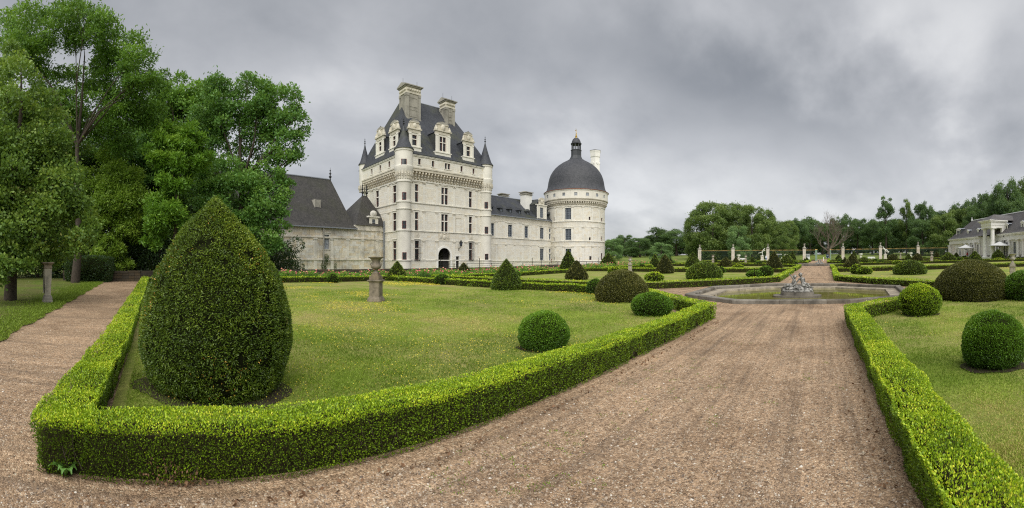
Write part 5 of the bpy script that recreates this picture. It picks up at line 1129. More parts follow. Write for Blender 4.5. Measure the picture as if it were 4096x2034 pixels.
part('ridge_cap', M['zinc'], wroof, lambda b: b.tube([(-66.3, wy0, 16.27), (-66.3, wy1 + 4, 16.27)], .13, 6)); part('gutter', M['zinc'], wing, lambda b: b.fbox(WF, 0, WL + .5, .26, .44, 11.02, 11.2))
part('rear_wall', M['stone'], wing, lambda b: b.box(-72, -71.6, 57, 80, ZB, 11.2))
for x in (135, 217, 297, 376, 447, 630):
    s_ = WF.px(w4(x, 0)[0], 0, -1.0)[0]
    o = part('dormer', M['lead'], wing, lambda b: (b.fbox(WF, s_ - .42, s_ - .32, -2.6, -.75, 11.85, 12.9), b.fbox(WF, s_ + .32, s_ + .42, -2.6, -.75, 11.85, 12.9), b.fbox(WF, s_ - .42, s_ + .42, -2.6, -.75, 11.75, 11.87)))
    part('dormer_roof', M['slate'], o, lambda b: b.add([WF.p(s_ - .62, -.55, 12.85), WF.p(s_ + .62, -.55, 12.85), WF.p(s_, -.75, 13.45), WF.p(s_ - .55, -3.2, 12.95), WF.p(s_ + .55, -3.2, 12.95), WF.p(s_, -3.4, 13.45)], [(0, 1, 2), (0, 2, 5, 3), (1, 4, 5, 2), (0, 3, 4, 1)]))
    part('pane', M['glass_blue'], o, lambda b: b.fbox(WF, s_ - .32, s_ + .32, -.9, -.86, 11.87, 12.85)); part('frame', M['frame_grey'], o, lambda b: (b.fbox(WF, s_ - .03, s_ + .03, -.86, -.82, 11.87, 12.85), b.fbox(WF, s_ - .32, s_ + .32, -.86, -.83, 12.3, 12.36)))
# big stone dormer and chimneys of the wing
WD = Frame((-60.9, 57), (0, 1), (1, 0)); s0, s1 = WD.px(w4(527, 0)[0])[0], WD.px(w4(609, 0)[0])[0]
def bigdormer():
    sc = (s0 + s1) / 2; op = [(sc - .62, sc + .62, 11.7, 14.1)]
    o = wall(WD, s0, s1, 11.3, 14.6, op, wing, M['stone'], 'dormer', .22)
    part('cornice', M['stone'], o, lambda b: (b.fbox(WD, s0 - .15, s1 + .15, -.3, .2, 14.6, 14.8), b.fbox(WD, s0, s0 + .4, 0, .1, 11.3, 14.6), b.fbox(WD, s1 - .4, s1, 0, .1, 11.3, 14.6)))
    part('pediment', M['stone_carved'], o, lambda b: (b.fbox(WD, sc - .95, sc + .95, -.2, .06, 14.8, 15.7), b.add([WD.p(sc - 1.05 * math.cos(math.pi * i / 10), d, 15.7 + .75 * math.sin(math.pi * i / 10)) for d in (.14, -.22) for i in range(11)], [(i, i + 1, 12 + i, 11 + i) for i in range(10)] + [tuple(range(11)), tuple(range(11, 22))[::-1]]), b.ball(WD.p(sc, .06, 15.5), .5, 8, 6, (.4, 1, 1))))
    part('dormer_roof', M['slate'], o, lambda b: (b.add([WD.p(s0 + .1, -.2, 11.3), WD.p(s0 + .1, -6, 11.3), WD.p(s0 + .1, -6, 14.9), WD.p(s0 + .1, -.2, 14.9)], [(0, 1, 2, 3)]), b.add([WD.p(s0 - .05, -.2, 14.75), WD.p(s0 - .05, -5.5, 14.75), WD.p(sc, -6, 16.2), WD.p(sc, -.2, 16.2), WD.p(s1, -5.5, 14.75), WD.p(s1, -.2, 14.75)], [(0, 1, 2, 3), (3, 2, 4, 5)])))
    part('frame', M['frame_grey'], o, lambda b: ([b.fbox(WD, op[0][0] + 1.24 * i / 4 - .04, op[0][0] + 1.24 * i / 4 + .04, -.2, -.15, 11.7, 14.1) for i in range(5)], [b.fbox(WD, op[0][0], op[0][1], -.2, -.16, 11.7 + i * .48 - .03, 11.7 + i * .48 + .03) for i in range(6)]))
    part('pane', M['glass_blue'], o, lambda b: b.fbox(WD, op[0][0], op[0][1], -.24, -.21, 11.7, 14.1))
bigdormer()
def wchim(x, y0, y1, z0, z1, w=1.6):
    o = part('chimney', M['stone_white'], wing, lambda b: (b.box(x - w * .42, x + w * .42, y0 + .3, y1 - .3, z0, z1 - .9)))
    part('cap', M['stone_chimney'], o, lambda b: (b.box(x - w * .55, x + w * .55, y0 + .1, y1 - .1, z1 - .9, z1 - .72), b.box(x - w * .45, x + w * .45, y0 + .25, y1 - .25, z1 - .72, z1 - .4), b.box(x - w * .6, x + w * .6, y0, y1, z1 - .4, z1 - .25), b.add([(x - w * .6, y0, z1 - .25), (x + w * .6, y0, z1 - .25), (x + w * .6, y1, z1 - .25), (x - w * .6, y1, z1 - .25), (x, y0 + .6, z1), (x, y1 - .6, z1)], [(0, 1, 4), (1, 2, 5, 4), (2, 3, 5), (3, 0, 4, 5)])))
wchim(-67.5, 67.6, 70.2, 15.5, 17.5); wchim(-64.0, 71.6, 74.4, 13.5, 18.0, 2.0)
part('roof', M['slate'], wing, lambda b: b.add([(-72, 73, 15.2), (-66, 73, 15.2), (-66, 83, 15.2), (-72, 83, 15.2), (-69, 78, 17.6)], [(0, 1, 4), (1, 2, 4), (2, 3, 4), (3, 0, 4)]))
part('drainpipe', M['copper'], wing, lambda b: b.tube([WF.p(21.9, .12, 14.8), WF.p(21.9, .12, 2.4), WF.p(21.5, .2, 1.9), WF.p(21.5, .2, 1.2), WF.p(21.9, .15, .8), WF.p(21.9, .15, -.3)], .09, 7))

# ================================================================== ROUND TOWER
TC = (-58.0, 85.2); TR = 7.16
tower = thing('round_tower', 'big round pale tower under a dark slate dome with a gilded finial', 'tower', (TC[0], TC[1], 0))
A0 = math.atan2(-TC[1], -TC[0]); TY = Cyl(TC, TR, A0); TU = Cyl(TC, 7.95, A0); half = TR * R(112)
tw = []
for xa, xb, z0, z1 in ((768, 819, 11.3, 14.0), (770, 820, 6.45, 9.1), (772, 820, 1.7, 4.4)):
    s0, s1 = TY.px(w4(xa, 0)[0])[0], TY.px(w4(xb, 0)[0])[0]; tw.append(((s0, s1, z0, z1), (4, 5)))
for xa, xb, z0, z1 in ((970, 984, 11.2, 11.95), (972, 986, 6.4, 7.1), (975, 993, 1.75, 2.65), (1076, 1087, 11.1, 12.0), (1077, 1086, 6.4, 7.5), (1074, 1087, 1.7, 3.4), (671, 677, 11.2, 12.0), (671, 678, 6.4, 7.2), (673, 679, 1.8, 2.5)):
    s0, s1 = TY.px(w4(xa, 0)[0])[0], TY.px(w4(xb, 0)[0])[0]; m_ = (s0 + s1) / 2; h_ = max(.2, (s1 - s0) / 2); tw.append(((m_ - h_, m_ + h_, z0, z1), None))
o4 = [o for o, _ in tw]
wall(TY, -half, half, -.5, 15.7, o4, tower, M['stone'], depth=.25, seg=.5); stonework(TY, -half, half, -.5, 14.4, o4, tower, M['stone'], seed=21, block=.8, seg=.5)
for o, mu in tw: window(TY, *o, tower, 'plain', 'frame_grey' if mu else 'frame_red', gl='glass_blue' if mu else 'glass', depth=.2, muntin=mu, surround=bool(mu))
for z0, z1, d in ((1.45, 1.6, .13), (5.05, 5.12, .06), (6.02, 6.1, .08), (6.1, 6.25, .18), (9.55, 9.62, .06), (10.72, 10.80, .08), (10.80, 10.95, .18), (14.35, 14.5, .16)):
    part('string_course', M['stone'], tower, lambda b: b.lathe((*TC, 0), [(TR, z0 - .02), (TR + d, z0), (TR + d, z1), (TR, z1 + .02)], 72))
for x in (685, 755, 832, 921, 1000, 1060):
    s_ = TY.px(w4(x, 0)[0])[0]
    for za, zb in ((10.95, 14.35), (6.25, 9.55), (1.6, 5.05)):
        o = part('pilaster', M['stone'], tower, lambda b: b.fbox(TY, s_ - .2, s_ + .2, .02, .09, za, zb - .3)); part('capital', M['stone_carved'], o, lambda b: b.fbox(TY, s_ - .28, s_ + .28, .02, .16, zb - .3, zb))
cbm = MB(); f0 = Frame((0, 0), (0, 1), (1, 0)); cbm.fbox(f0, -.14, .14, -.05, .30, 0, .3); cbm.fbox(f0, -.15, .15, -.05, .55, .3, .65); cbm = cbm.mesh('corbel'); cbm.materials.append(M['stone_carved'])
for i in range(84):
    a = 2 * math.pi * i / 84; da = (a - A0 + math.pi) % (2 * math.pi) - math.pi
    if abs(da) > R(105): continue
    o = bpy.data.objects.new('corbel', cbm); COL.objects.link(o); o.parent = tower; o.location = (TR * math.cos(a), TR * math.sin(a), 14.85); o.rotation_euler.z = a
part('carved_frieze', M['stone_carved'], tower, lambda b: b.lathe((*TC, 0), [(TR, 14.5), (TR + .1, 14.85), (TR + .08, 15.5), (TR + .62, 15.52), (TR + .62, 15.95), (TR + .80, 16.0), (TR + .86, 16.2), (TR + .75, 16.25)], 84))
uops = []
for xa, xb in ((667, 684), (745, 768), (847, 872), (948, 970), (1034, 1050), (1097, 1106), (613, 622)):
    s0, s1 = TU.px(w4(xa, 0)[0])[0], TU.px(w4(xb, 0)[0])[0]; m_ = (s0 + s1) / 2; uops.append((m_ - .36, m_ + .36, 16.75, 17.5))
hu = 7.95 * R(112); wall(TU, -hu, hu, 16.2, 18.3, uops, tower, M['stone'], depth=.25, seg=.5)
for o in uops: window(TU, *o, tower, 'plain', 'frame_grey', gl='glass_pale', depth=.15, surround=False)
part('wall', M['stone'], tower, lambda b: b.lathe((*TC, 0), [(TR - .5, -.5), (TR - .5, 15.6), (7.4, 15.7), (7.4, 18.3)], 48))
part('eaves_cornice', M['stone'], tower, lambda b: b.lathe((*TC, 0), [(7.9, 18.0), (8.05, 18.05), (8.10, 18.22), (7.9, 18.24)], 84)); part('gutter', M['copper'], tower, lambda b: b.lathe((*TC, 0), [(8.05, 18.24), (8.2, 18.26), (8.2, 18.36), (8.0, 18.38)], 84))
dome = part('dome', M['slate_dome'], tower, lambda b: b.lathe((*TC, 0), [(8.05, 18.32), (7.75, 18.6), (7.42, 19.1), (7.22, 19.7), (7.10, 20.4), (6.98, 21.2), (6.78, 22.0), (6.45, 22.9), (5.98, 23.7), (5.4, 24.45), (4.6, 25.2), (3.6, 25.9), (2.6, 26.45), (1.75, 26.9)], 84), True)
lant = part('lantern_base', M['lead'], tower, lambda b: b.lathe((*TC, 0), [(2.3, 26.65), (1.75, 27.0), (1.45, 27.5), (1.30, 27.9), (1.30, 29.15), (1.42, 29.2), (1.42, 29.35), (1.2, 29.4)], 8))
for i in range(8):
    a = 2 * math.pi * i / 8 + .39; part('lantern_column', M['lead'], lant, lambda b: b.lathe((TC[0] + 1.1 * math.cos(a), TC[1] + 1.1 * math.sin(a), 29.35), [(.17, 0), (.13, .1), (.13, 1.2), (.2, 1.4), (.28, 1.55)], 8))
part('lantern_roof', M['slate_dome'], lant, lambda b: b.lathe((*TC, 0), [(1.15, 30.75), (1.35, 30.85), (1.38, 31.0), (1.18, 31.15), (1.08, 31.6), (.85, 32.05), (.5, 32.4), (.12, 32.6)], 24), True)
part('finial', M['gold'], lant, lambda b: (b.lathe((*TC, 32.5), [(.32, 0), (.25, .12), (.30, .35), (.12, .55), (.2, .75), (.07, 1.0), (.14, 1.2), (.05, 1.4), (.04, 2.1)], 12), b.box(TC[0] - .03, TC[0] + .03, TC[1] - .35, TC[1] + .1, 34.15, 34.4), b.tube([(TC[0], TC[1], 34.4), (TC[0], TC[1] - .1, 34.8)], .05, 5)))
tcx, tcy = math.sin(azi(2381)) * 109.5, math.cos(azi(2381)) * 109.5
def tch(b):
    b.lathe((tcx, tcy, 0), [(1.45, 19), (1.45, 22.5), (1.55, 22.6), (1.38, 22.8), (1.32, 29.0), (1.45, 29.2), (1.5, 30.2), (1.6, 30.6), (1.62, 30.8)], 6, tint=.1)
    for i in range(6):
        a = 2 * math.pi * i / 6 + math.pi / 6
        b.tube([(tcx + 1.14 * math.cos(a), tcy + 1.14 * math.sin(a), 27.5), (tcx + 1.30 * math.cos(a), tcy + 1.30 * math.sin(a), 27.5)], .35, 10)
ch = part('chimney', M['stone_white'], tower, tch); part('cap', M['lead'], ch, lambda b: b.lathe((tcx, tcy, 30.8), [(1.65, 0), (1.65, .1), (.1, .5)], 6))

# ================================================================== WEST RANGE (low building left of the keep)
west = thing('castle_west_range', 'low old castle range left of the keep, stained wall under a worn slate roof', 'castle wing', (-66, 25, 0))
GF = Frame((-67.0, 37.0), (.228, -.974), (.974, .228)); GL = 30.0
def g3(x, y): return 1050 + x / 2.842, 680 + y / 2.842
gop = []
s1_, s0_ = GF.px(g3(690, 0)[0])[0], GF.px(g3(758, 0)[0])[0]; gop.append((s0_, s1_, 3.6, 6.0))
a_, b_ = GF.px(g3(1283, 0)[0])[0], GF.px(g3(1247, 0)[0])[0]; gw2 = (a_, b_, 7.3, 9.2)
sl = GF.px(g3(221, 0)[0])[0]; gop.append((sl - .15, sl + .15, 3.3, 4.9))
wall(GF, 0, GL, ZB, 7.2, gop, west, M['stone_old'], depth=.3); stonework(GF, 0, GL, ZB, 7.1, gop, west, M['stone_old'], course=.42, block=.9, seed=31, var=.9)
window(GF, *gop[0], west, 'plain', 'frame_grey', gl='glass_pale', muntin=(2, 3), stone='stone_old')
part('arrow_slit', M['dark_core'], west, lambda b: b.fbox(GF, gop[1][0], gop[1][1], -.3, -.25, 3.3, 4.9))
for z0, z1, d in ((-.2, .0, .16), (1.6, 1.72, .10), (1.72, 1.88, .20), (5.35, 5.45, .08), (5.45, 5.66, .17), (7.0, 7.2, .18)):
    part('string_course', M['stone_old'], west, lambda b: b.fbox(GF, 0, GL, .0, d, z0, z1, .4))
for x in (1305, 1135, 965, 785, 597, 400, 205, 20):
    s_ = GF.px(g3(x, 0)[0])[0]; o = part('pilaster', M['stone_old'], west, lambda b: (b.fbox(GF, s_ - .28, s_ + .28, .02, .10, 2.1, 5.1, .2), b.fbox(GF, s_ - .36, s_ + .36, .02, .18, 1.88, 2.1, .5), b.fbox(GF, s_ - .3, s_ + .3, .02, .13, .0, 1.6, .2))); part('capital', M['stone_old'], o, lambda b: (b.fbox(GF, s_ - .34, s_ + .34, .02, .17, 5.1, 5.22), b.fbox(GF, s_ - .4, s_ + .4, .02, .22, 5.22, 5.35)))
for x, zt in ((1381, 13), (684, 7.1)):
    s_ = GF.px(g3(x, 0)[0])[0]; 
    if x == 1381: s_ = .3
    part('drainpipe', M['zinc'] if x > 1000 else M['stone_chimney'], west, lambda b: b.tube([GF.p(s_, .3, zt if x < 1000 else 9.0), GF.p(s_, .3, -.4)], .13, 8))
# main hipped roof, starting left of the small pavilion
rs0 = GF.px(g3(1078, 0)[0], 0, .4)[0]; rr0 = GF.px(g3(775, 0)[0], 0, -6.2)[0]
west_roof = part('roof', M['slate_old'], west, lambda b: b.add([GF.p(rs0, .45, 7.25), GF.p(GL, .45, 7.25), GF.p(GL, -.2, 7.9), GF.p(rs0 + .4, -.2, 7.9), GF.p(GL, -6.2, 16.7), GF.p(rr0, -6.2, 16.7), GF.p(GL, -12.8, 7.25), GF.p(rs0, -12.8, 7.25), GF.p(rs0 + .4, -12.2, 7.9)], [(0, 1, 2, 3), (3, 2, 4, 5), (5, 4, 6, 7), (0, 3, 5, 8, 7), (0, 1, 6, 7)]))
part('ridge_cap', M['zinc'], west_roof, lambda b: b.tube([GF.p(rr0, -6.2, 16.75), GF.p(GL, -6.2, 16.75)], .14, 6)); part('gutter', M['zinc'], west, lambda b: b.fbox(GF, rs0, GL, .42, .6, 7.1, 7.28))
part('finial', M['iron_black'], west_roof, lambda b: finial(b, GF.p(rr0 + .1, -6.2, 16.7), 2.3, .32))
sv = GF.px(g3(608, 0)[0], 0, -2.6)[0]; vd = part('roof_hatch', M['stone_chimney'], west_roof, lambda b: (b.fbox(GF, sv - .6, sv - .5, -3.4, -2.0, 10.7, 12.1), b.fbox(GF, sv + .5, sv + .6, -3.4, -2.0, 10.7, 12.1), b.fbox(GF, sv - .5, sv + .5, -3.4, -2.2, 10.7, 12.1)))
# small pavilion roof next to the keep, with its wall dormer
part('wall', M['stone_old'], west, lambda b: b.fbox(GF, .0, rs0 + .3, -.3, .06, 7.2, 7.95, .3))
wall(GF, gw2[0] - .7, gw2[1] + .7, 7.95, 9.5, [gw2], west, M['stone'], 'dormer_wall', .2); window(GF, *gw2, west, 'plain', 'frame_grey', gl='glass_blue', muntin=(3, 3), surround=False, depth=.15)
part('dormer_cornice', M['stone_old'], west, lambda b: (b.fbox(GF, gw2[0] - 1, gw2[1] + 1, -.4, .25, 9.5, 9.75), b.ball(GF.p((gw2[0] + gw2[1]) / 2, -.1, 10.2), .75, 12, 8, (.7, .9, .8))))
pa = GF.px(1450, 0, -4.0)[0]; pb = GF.px(1467, 0, -4.0)[0]
pr = part('pavilion_roof', M['slate_old'], west, lambda b: b.add([GF.p(-1.0, .3, 7.95), GF.p(rs0 + .2, .3, 7.95), GF.p(rs0 + .2, -8.5, 7.95), GF.p(-1.0, -8.5, 7.95), GF.p(pb, -4.0, 14.1), GF.p(pa, -4.0, 14.1)], [(0, 1, 5, 4), (1, 2, 5), (2, 3, 4, 5), (3, 0, 4), (3, 2, 1, 0)]))
for s_ in (pa, pb): part('finial', M['iron_black'], pr, lambda b: finial(b, GF.p(s_, -4.0, 14.0), 2.6, .3))
# ivy growing up the west range by the drainpipe
def leaf_cloud(name, blobs, size, m, parent=None, cov=1.0, tint=.5, seed=0, **k):
    rg = np.random.default_rng(seed); Ps, Ns, Ts = [], [], []
    for (x, y, z, rx, ry, rz) in blobs:
        n = int(cov * 4 * math.pi * ((rx * ry + rx * rz + ry * rz) / 3) / (size * size) * .9); d = norm(rg.normal(size=(n, 3))); q = rg.uniform(.6, 1.0, n) ** .5
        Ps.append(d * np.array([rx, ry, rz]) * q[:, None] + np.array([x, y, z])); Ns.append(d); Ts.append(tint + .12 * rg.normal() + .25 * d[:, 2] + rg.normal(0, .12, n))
    P, N, T_ = map(np.concatenate, (Ps, Ns, Ts)); V, Fq = leaves(P, N, size, rg=rg, **k); return npmesh(name, V, Fq, np.clip(T_, 0, 1))
ws = GF.px(g3(715, 0)[0])[0]; ivy = thing('ivy', 'dark ivy climbing the stained wall beside the west range drainpipe', 'climbing plant', GF.p(ws, .3, 0))
rgi = random.Random(5); bl = [(*(Vector(GF.p(ws + rgi.uniform(-.9, .9) * (1 - k / 14), .25, 0)) - worigin(ivy)).xy, .2 + k * .17, .35, .35, .3) for k in range(14)] + [(*(Vector(GF.p(ws - 1.9, .25, 0)) - worigin(ivy)).xy, .3 + k * .25, .22, .22, .25) for k in range(4)]
link('leaves', leaf_cloud('leaves', bl, .13, M['leaf_chestnut'], cov=1.2, seed=3), M['leaf_dark'], ivy)

# ================================================================== moat wall, railing, roses
MW = [(-33.2, -9.5), (-33.4, -3.0), (-36.0, 4.0), (-36.0, 92.0)]
def zmw(v): return .86 + max(0, v - 55) * .016
mw = thing('moat_wall', 'low dark mossy stone wall running behind the roses in front of the castle', 'wall', (-36, 20, 0))
rgm = random.Random(3); nst = 0; rest = MB()
for (a, c) in zip(MW[:-1], MW[1:]):
    L = math.dist(a, c); F = Frame(a, (c[0] - a[0], c[1] - a[1]), (c[1] - a[1], -(c[0] - a[0]))); x = 0
    part('wall', M['stone_wall'], mw, lambda b: [b.fbox(F, L * i / 12, L * (i + 1) / 12, -.5, 0, -.3, zmw(a[1] + (c[1] - a[1]) * (i + .5) / 12) - .16) for i in range(12)])
    while x < L - .1:
        w = min(L - x, rgm.uniform(.8, 1.5)); z = zmw(a[1] + (c[1] - a[1]) * x / L) + rgm.uniform(-.02, .02); nst += 1
        part('coping_stone', M['stone_wall'], mw, lambda b: b.fbox(F, x + .01, x + w - .01, -.56 + rgm.uniform(-.02, .02), .06 + rgm.uniform(-.03, .02), z - .16, z, rgm.random())); x += w
    x = 0
    while x < L - .1:      # rough courses of the face
        w = min(L - x, rgm.uniform(.4, .9))
        for k in range(3): h0 = .0 + k * .24; rest.fbox(F, x + .01, x + w - .01, .0, rgm.uniform(.01, .05), h0, h0 + .22, rgm.random())
        x += w
o = rest.build('stonework', M['stone_wall'], mw); o['kind'] = 'stuff'
rail = thing('iron_railing', 'thin black iron railing on the moat wall before the keep and long wing', 'railing', (-36.6, 40, .8))
part('rail', M['iron_black'], rail, lambda b: b.tube([(-36.4, 27.2, 1.28), (-36.4, 76, 1.28 + .35)], .025, 6)); part('rail', M['iron_black'], rail, lambda b: b.tube([(-36.4, 27.2, 1.0), (-36.4, 76, 1.0 + .35)], .018, 6))
for i in range(26): v = 27.2 + i * 1.95; tall = i in (0, 3, 8, 9, 14, 17, 19); part('post', M['iron_black'], rail, lambda b: b.tube([(-36.4, v, .6), (-36.4, v, (1.95 if tall else 1.33) + .007 * (v - 27))], .035, 6))

rose_protos = []
def rose_bush(seed, pink=.5):
    rg = random.Random(seed); root = thing('rose_bush', 'rose bush in the long bed before the moat wall, with pink and salmon blooms', 'rose bush', (0, 0, 0), 'rose bushes in the bed along the moat wall')
    bl = [(rg.uniform(-.5, .5), rg.uniform(-.7, .7), rg.uniform(.25, .62), .32, .36, .26) for _ in range(9)]
    link('leaves', leaf_cloud('leaves', bl, .075, None, cov=.8, tint=.45, seed=seed, aspect=.6), M['leaf_locust'], root)
    b = MB(); [b.tube([(rg.uniform(-.1, .1), rg.uniform(-.1, .1), 0), (x * .6, y * .6, z * .5), (x, y, z + .2)], [.015, .01, .006], 5) for x, y, z, *_ in bl[:6]]; link('stems', b.mesh('stems'), M['bark'], root)
    for i in range(int(3 + pink * 6)):
        x, y, z, *_ = rg.choice(bl); b = MB(); c = (x + rg.uniform(-.2, .3), y + rg.uniform(-.3, .3), z + rg.uniform(.12, .36)); r = rg.uniform(.05, .09)
        for k in range(5): t = k * 1.257; b.ball((c[0] + r * .45 * math.cos(t), c[1] + r * .45 * math.sin(t), c[2]), r * .6, 6, 4, (1, 1, .7))
        b.ball((c[0], c[1], c[2] + r * .3), r * .6, 6, 4); link('bloom', b.mesh('bloom'), M['petal_pink' if rg.random() < .6 else 'petal_salmon'], root)
    return root
protos = [rose_bush(50 + i, pk) for i, pk in enumerate((.25, .6, 1.0, .5))]
rgr = random.Random(9); k = 0; vals = []
v = -.5
while v < 88:
    for u in ((-33.9 + .3 * math.sin(v)), (-32.4 + .25 * math.cos(v * 2))):
        pi = 0 if v < 9 else rgr.choice((1, 2, 3, 2)); src = protos[pi]
        if k < 0: pass
        if pi not in vals: o = src; vals.append(pi)
        else: o = copy_tree(src)
        uu = u - (0 if v > 4 else -.6); o.location = (uu, v + rgr.uniform(-.3, .3), zf(uu, v) - .02); o.rotation_euler.z = rgr.uniform(0, 6.3); s_ = rgr.uniform(.75, 1.1) * (1 if v > 12 else .95); o.scale = (s_, s_, s_ * rgr.uniform(.9, 1.15)); k += 1
    v += 1.25 if v < 40 else 1.7
part_bed = grid_sheet('rose_bed', steps(-35.9, -30.6), steps(-2, 92), M['soil'], .02)

# ================================================================== park fence and gate
FV = 122.0
PX = [2798.8, 2932.6, 3071.4, 3217.4, 3371.8, 3521.6, 3672.0]; PU = [FV * math.tan(azi(x)) for x in PX]
def pillar(u, label):
    z = zf(u, FV); root = thing('fence_pillar', label, 'pillar', (u, FV, z), 'stone pillars of the park fence'); h = 4.05
    for i in range(5): part('stone_drum', M['stone_pillar'], root, lambda b: b.box(u - .44 + .01 * (i % 2), u + .44 - .01 * (i % 2), FV - .44, FV + .44, z + i * .72 - (.2 if i == 0 else 0), z + (i + 1) * .72 - .012, random.random()))
    part('capital', M['stone_chimney'], root, lambda b: (b.box(u - .50, u + .50, FV - .50, FV + .50, z + 3.6, z + 3.72), b.box(u - .58, u + .58, FV - .58, FV + .58, z + 3.72, z + 3.86), b.lathe((u, FV, z + 3.86), [(.46, 0), (.40, .12), (.2, .35), (.14, .5)], 12)))
    part('vase', M['stone_chimney'], root, lambda b: b.lathe((u, FV, z + 4.3), [(.10, 0), (.08, .12), (.22, .22), (.25, .3), (.22, .62), (.34, .75), (.35, .80), (.1, .80)], 14), True); return root
plabs = ['first fence pillar with vase, farthest left, beside the tall green yew', 'second fence pillar with vase, counted from the tower side', 'third fence pillar with vase, just right of the white running figure', 'fence pillar with vase left of the gate, a white cart behind it', 'fence pillar with vase right of the gate, nearest the navy sign', 'fence pillar with vase left of the white figure on the right', 'last fence pillar with vase, nearest the white building']
for u, l in zip(PU, plabs): pillar(u, l)
pan_lab = ['leftmost iron fence panel, between the first and second pillars', 'iron fence panel behind the white running figure on the left', 'iron fence panel with a white roofed cart behind it', 'short iron fence panel with gate leaf, left of the open gate', 'short iron fence panel right of the open gate', 'iron fence panel behind the white bench on the right', 'iron fence panel behind the white figure on the right', 'iron fence panel ending at the white building']
spans = [(PU[0], PU[1]), (PU[1], PU[2]), (PU[2], PU[3]), (PU[3], FV * math.tan(azi(3263))), (FV * math.tan(azi(3323)), PU[4]), (PU[4], PU[5]), (PU[5], PU[6]), (PU[6], 39.5)]
for (a, c), l in zip(spans, pan_lab):
    a2, c2 = a + (.46 if a in PU else .0), c - (.46 if c in PU else .0); um = (a2 + c2) / 2; z = zf(um, FV)
    root = thing('fence_panel', l, 'iron fence', (um, FV, z), 'iron fence panels with gilded spear tips'); n = int((c2 - a2) / .36); zz = lambda u: zf(u, FV)
    for hz in (.30, 1.55, 2.72, 2.95): part('rail', M['iron_green'], root, lambda b: b.hexa([(a2, FV - .03, zz(a2) + hz), (c2, FV - .03, zz(c2) + hz), (c2, FV + .03, zz(c2) + hz), (a2, FV + .03, zz(a2) + hz), (a2, FV - .03, zz(a2) + hz + .07), (c2, FV - .03, zz(c2) + hz + .07), (c2, FV + .03, zz(c2) + hz + .07), (a2, FV + .03, zz(a2) + hz + .07)]))
    bm_ = MB(); bm_.box(-.03, .03, -.03, .03, 0, 3.0); bm_ = bm_.mesh('bar'); bm_.materials.append(M['iron_green']); tm = MB(); tm.lathe((0, 0, 0), [(.03, 0), (.075, .08), (.06, .16), (.004, .36)], 5); tm = tm.mesh('spear_tip'); tm.materials.append(M['gilt'])
    for i in range(n + 1):
        u = a2 + (c2 - a2) * (i + .5) / (n + 1)
        o = bpy.data.objects.new('bar', bm_); COL.objects.link(o); o.parent = root; o.location = (u - um, 0, zz(u) - z + .02)
        t_ = bpy.data.objects.new('spear_tip', tm); COL.objects.link(t_); t_.parent = o; t_.location = (0, 0, 3.0)
    part('footing', M['stone_wall'], root, lambda b: b.hexa([(a2, FV - .2, z - .4), (c2, FV - .2, z - .4), (c2, FV + .2, z - .4), (a2, FV + .2, z - .4), (a2, FV - .2, zz(a2) + .22), (c2, FV - .2, zz(c2) + .22), (c2, FV + .2, zz(c2) + .22), (a2, FV + .2, zz(a2) + .22)]))
for x, l in ((3265, 'wide green-painted gate post with gilt cap, left of the open gate'), (3321.5, 'slim pale green gate post right of the open gate')):
    u = FV * math.tan(azi(x)) ; v = FV - .9; z = zf(u, v); w = .30 if x < 3300 else .16; g_ = thing('gate_post', l, 'gate post', (u, v, z))
    part('post', M['iron_pale'], g_, lambda b: (b.box(u - w, u + w, v - w, v + w, z - .2, z + 3.2), b.box(u - w - .05, u + w + .05, v - w - .05, v + w + .05, z - .1, z + .3))); part('cap', M['gilt'], g_, lambda b: b.box(u - w - .04, u + w + .04, v - w - .04, v + w + .04, z + 3.2, z + 3.42))
# navy sign beyond the gate
su, sv_ = 128 * math.sin(azi(3310)), 128 * math.cos(azi(3310)); sz = zf(su, sv_)
sg = thing('sign_board', 'navy information board with white writing on a post beyond the open gate', 'sign', (su, sv_, sz))
part('post', M['iron_black'], sg, lambda b: b.box(su - .05, su + .05, sv_, sv_ + .1, sz - .1, sz + .7)); part('board', M['sign_navy'], sg, lambda b: b.box(su - .42, su + .42, sv_ - .03, sv_ + .03, sz + .6, sz + 1.75))
part('lettering', M['white_paint'], sg, lambda b: ([b.box(su - .34 + i * .075, su - .34 + i * .075 + .045, sv_ - .045, sv_ - .031, sz + 1.42, sz + 1.54) for i in range(9)], b.box(su - .34, su - .22, sv_ - .045, sv_ - .031, sz + .68, sz + .80), b.box(su + .24, su + .34, sv_ - .045, sv_ - .031, sz + .68, sz + .80)))['kind'] = 'stuff'
bu, bv = 120 * math.sin(azi(3294)), 120 * math.cos(azi(3294)); tag(part('bollard', M['white_paint'], None, lambda b: b.lathe((bu, bv, zf(bu, bv)), [(.13, 0), (.13, .9), (.10, 1.0), (.02, 1.02)], 12)), 'small white bollard standing in the middle of the open gateway', 'bollard')

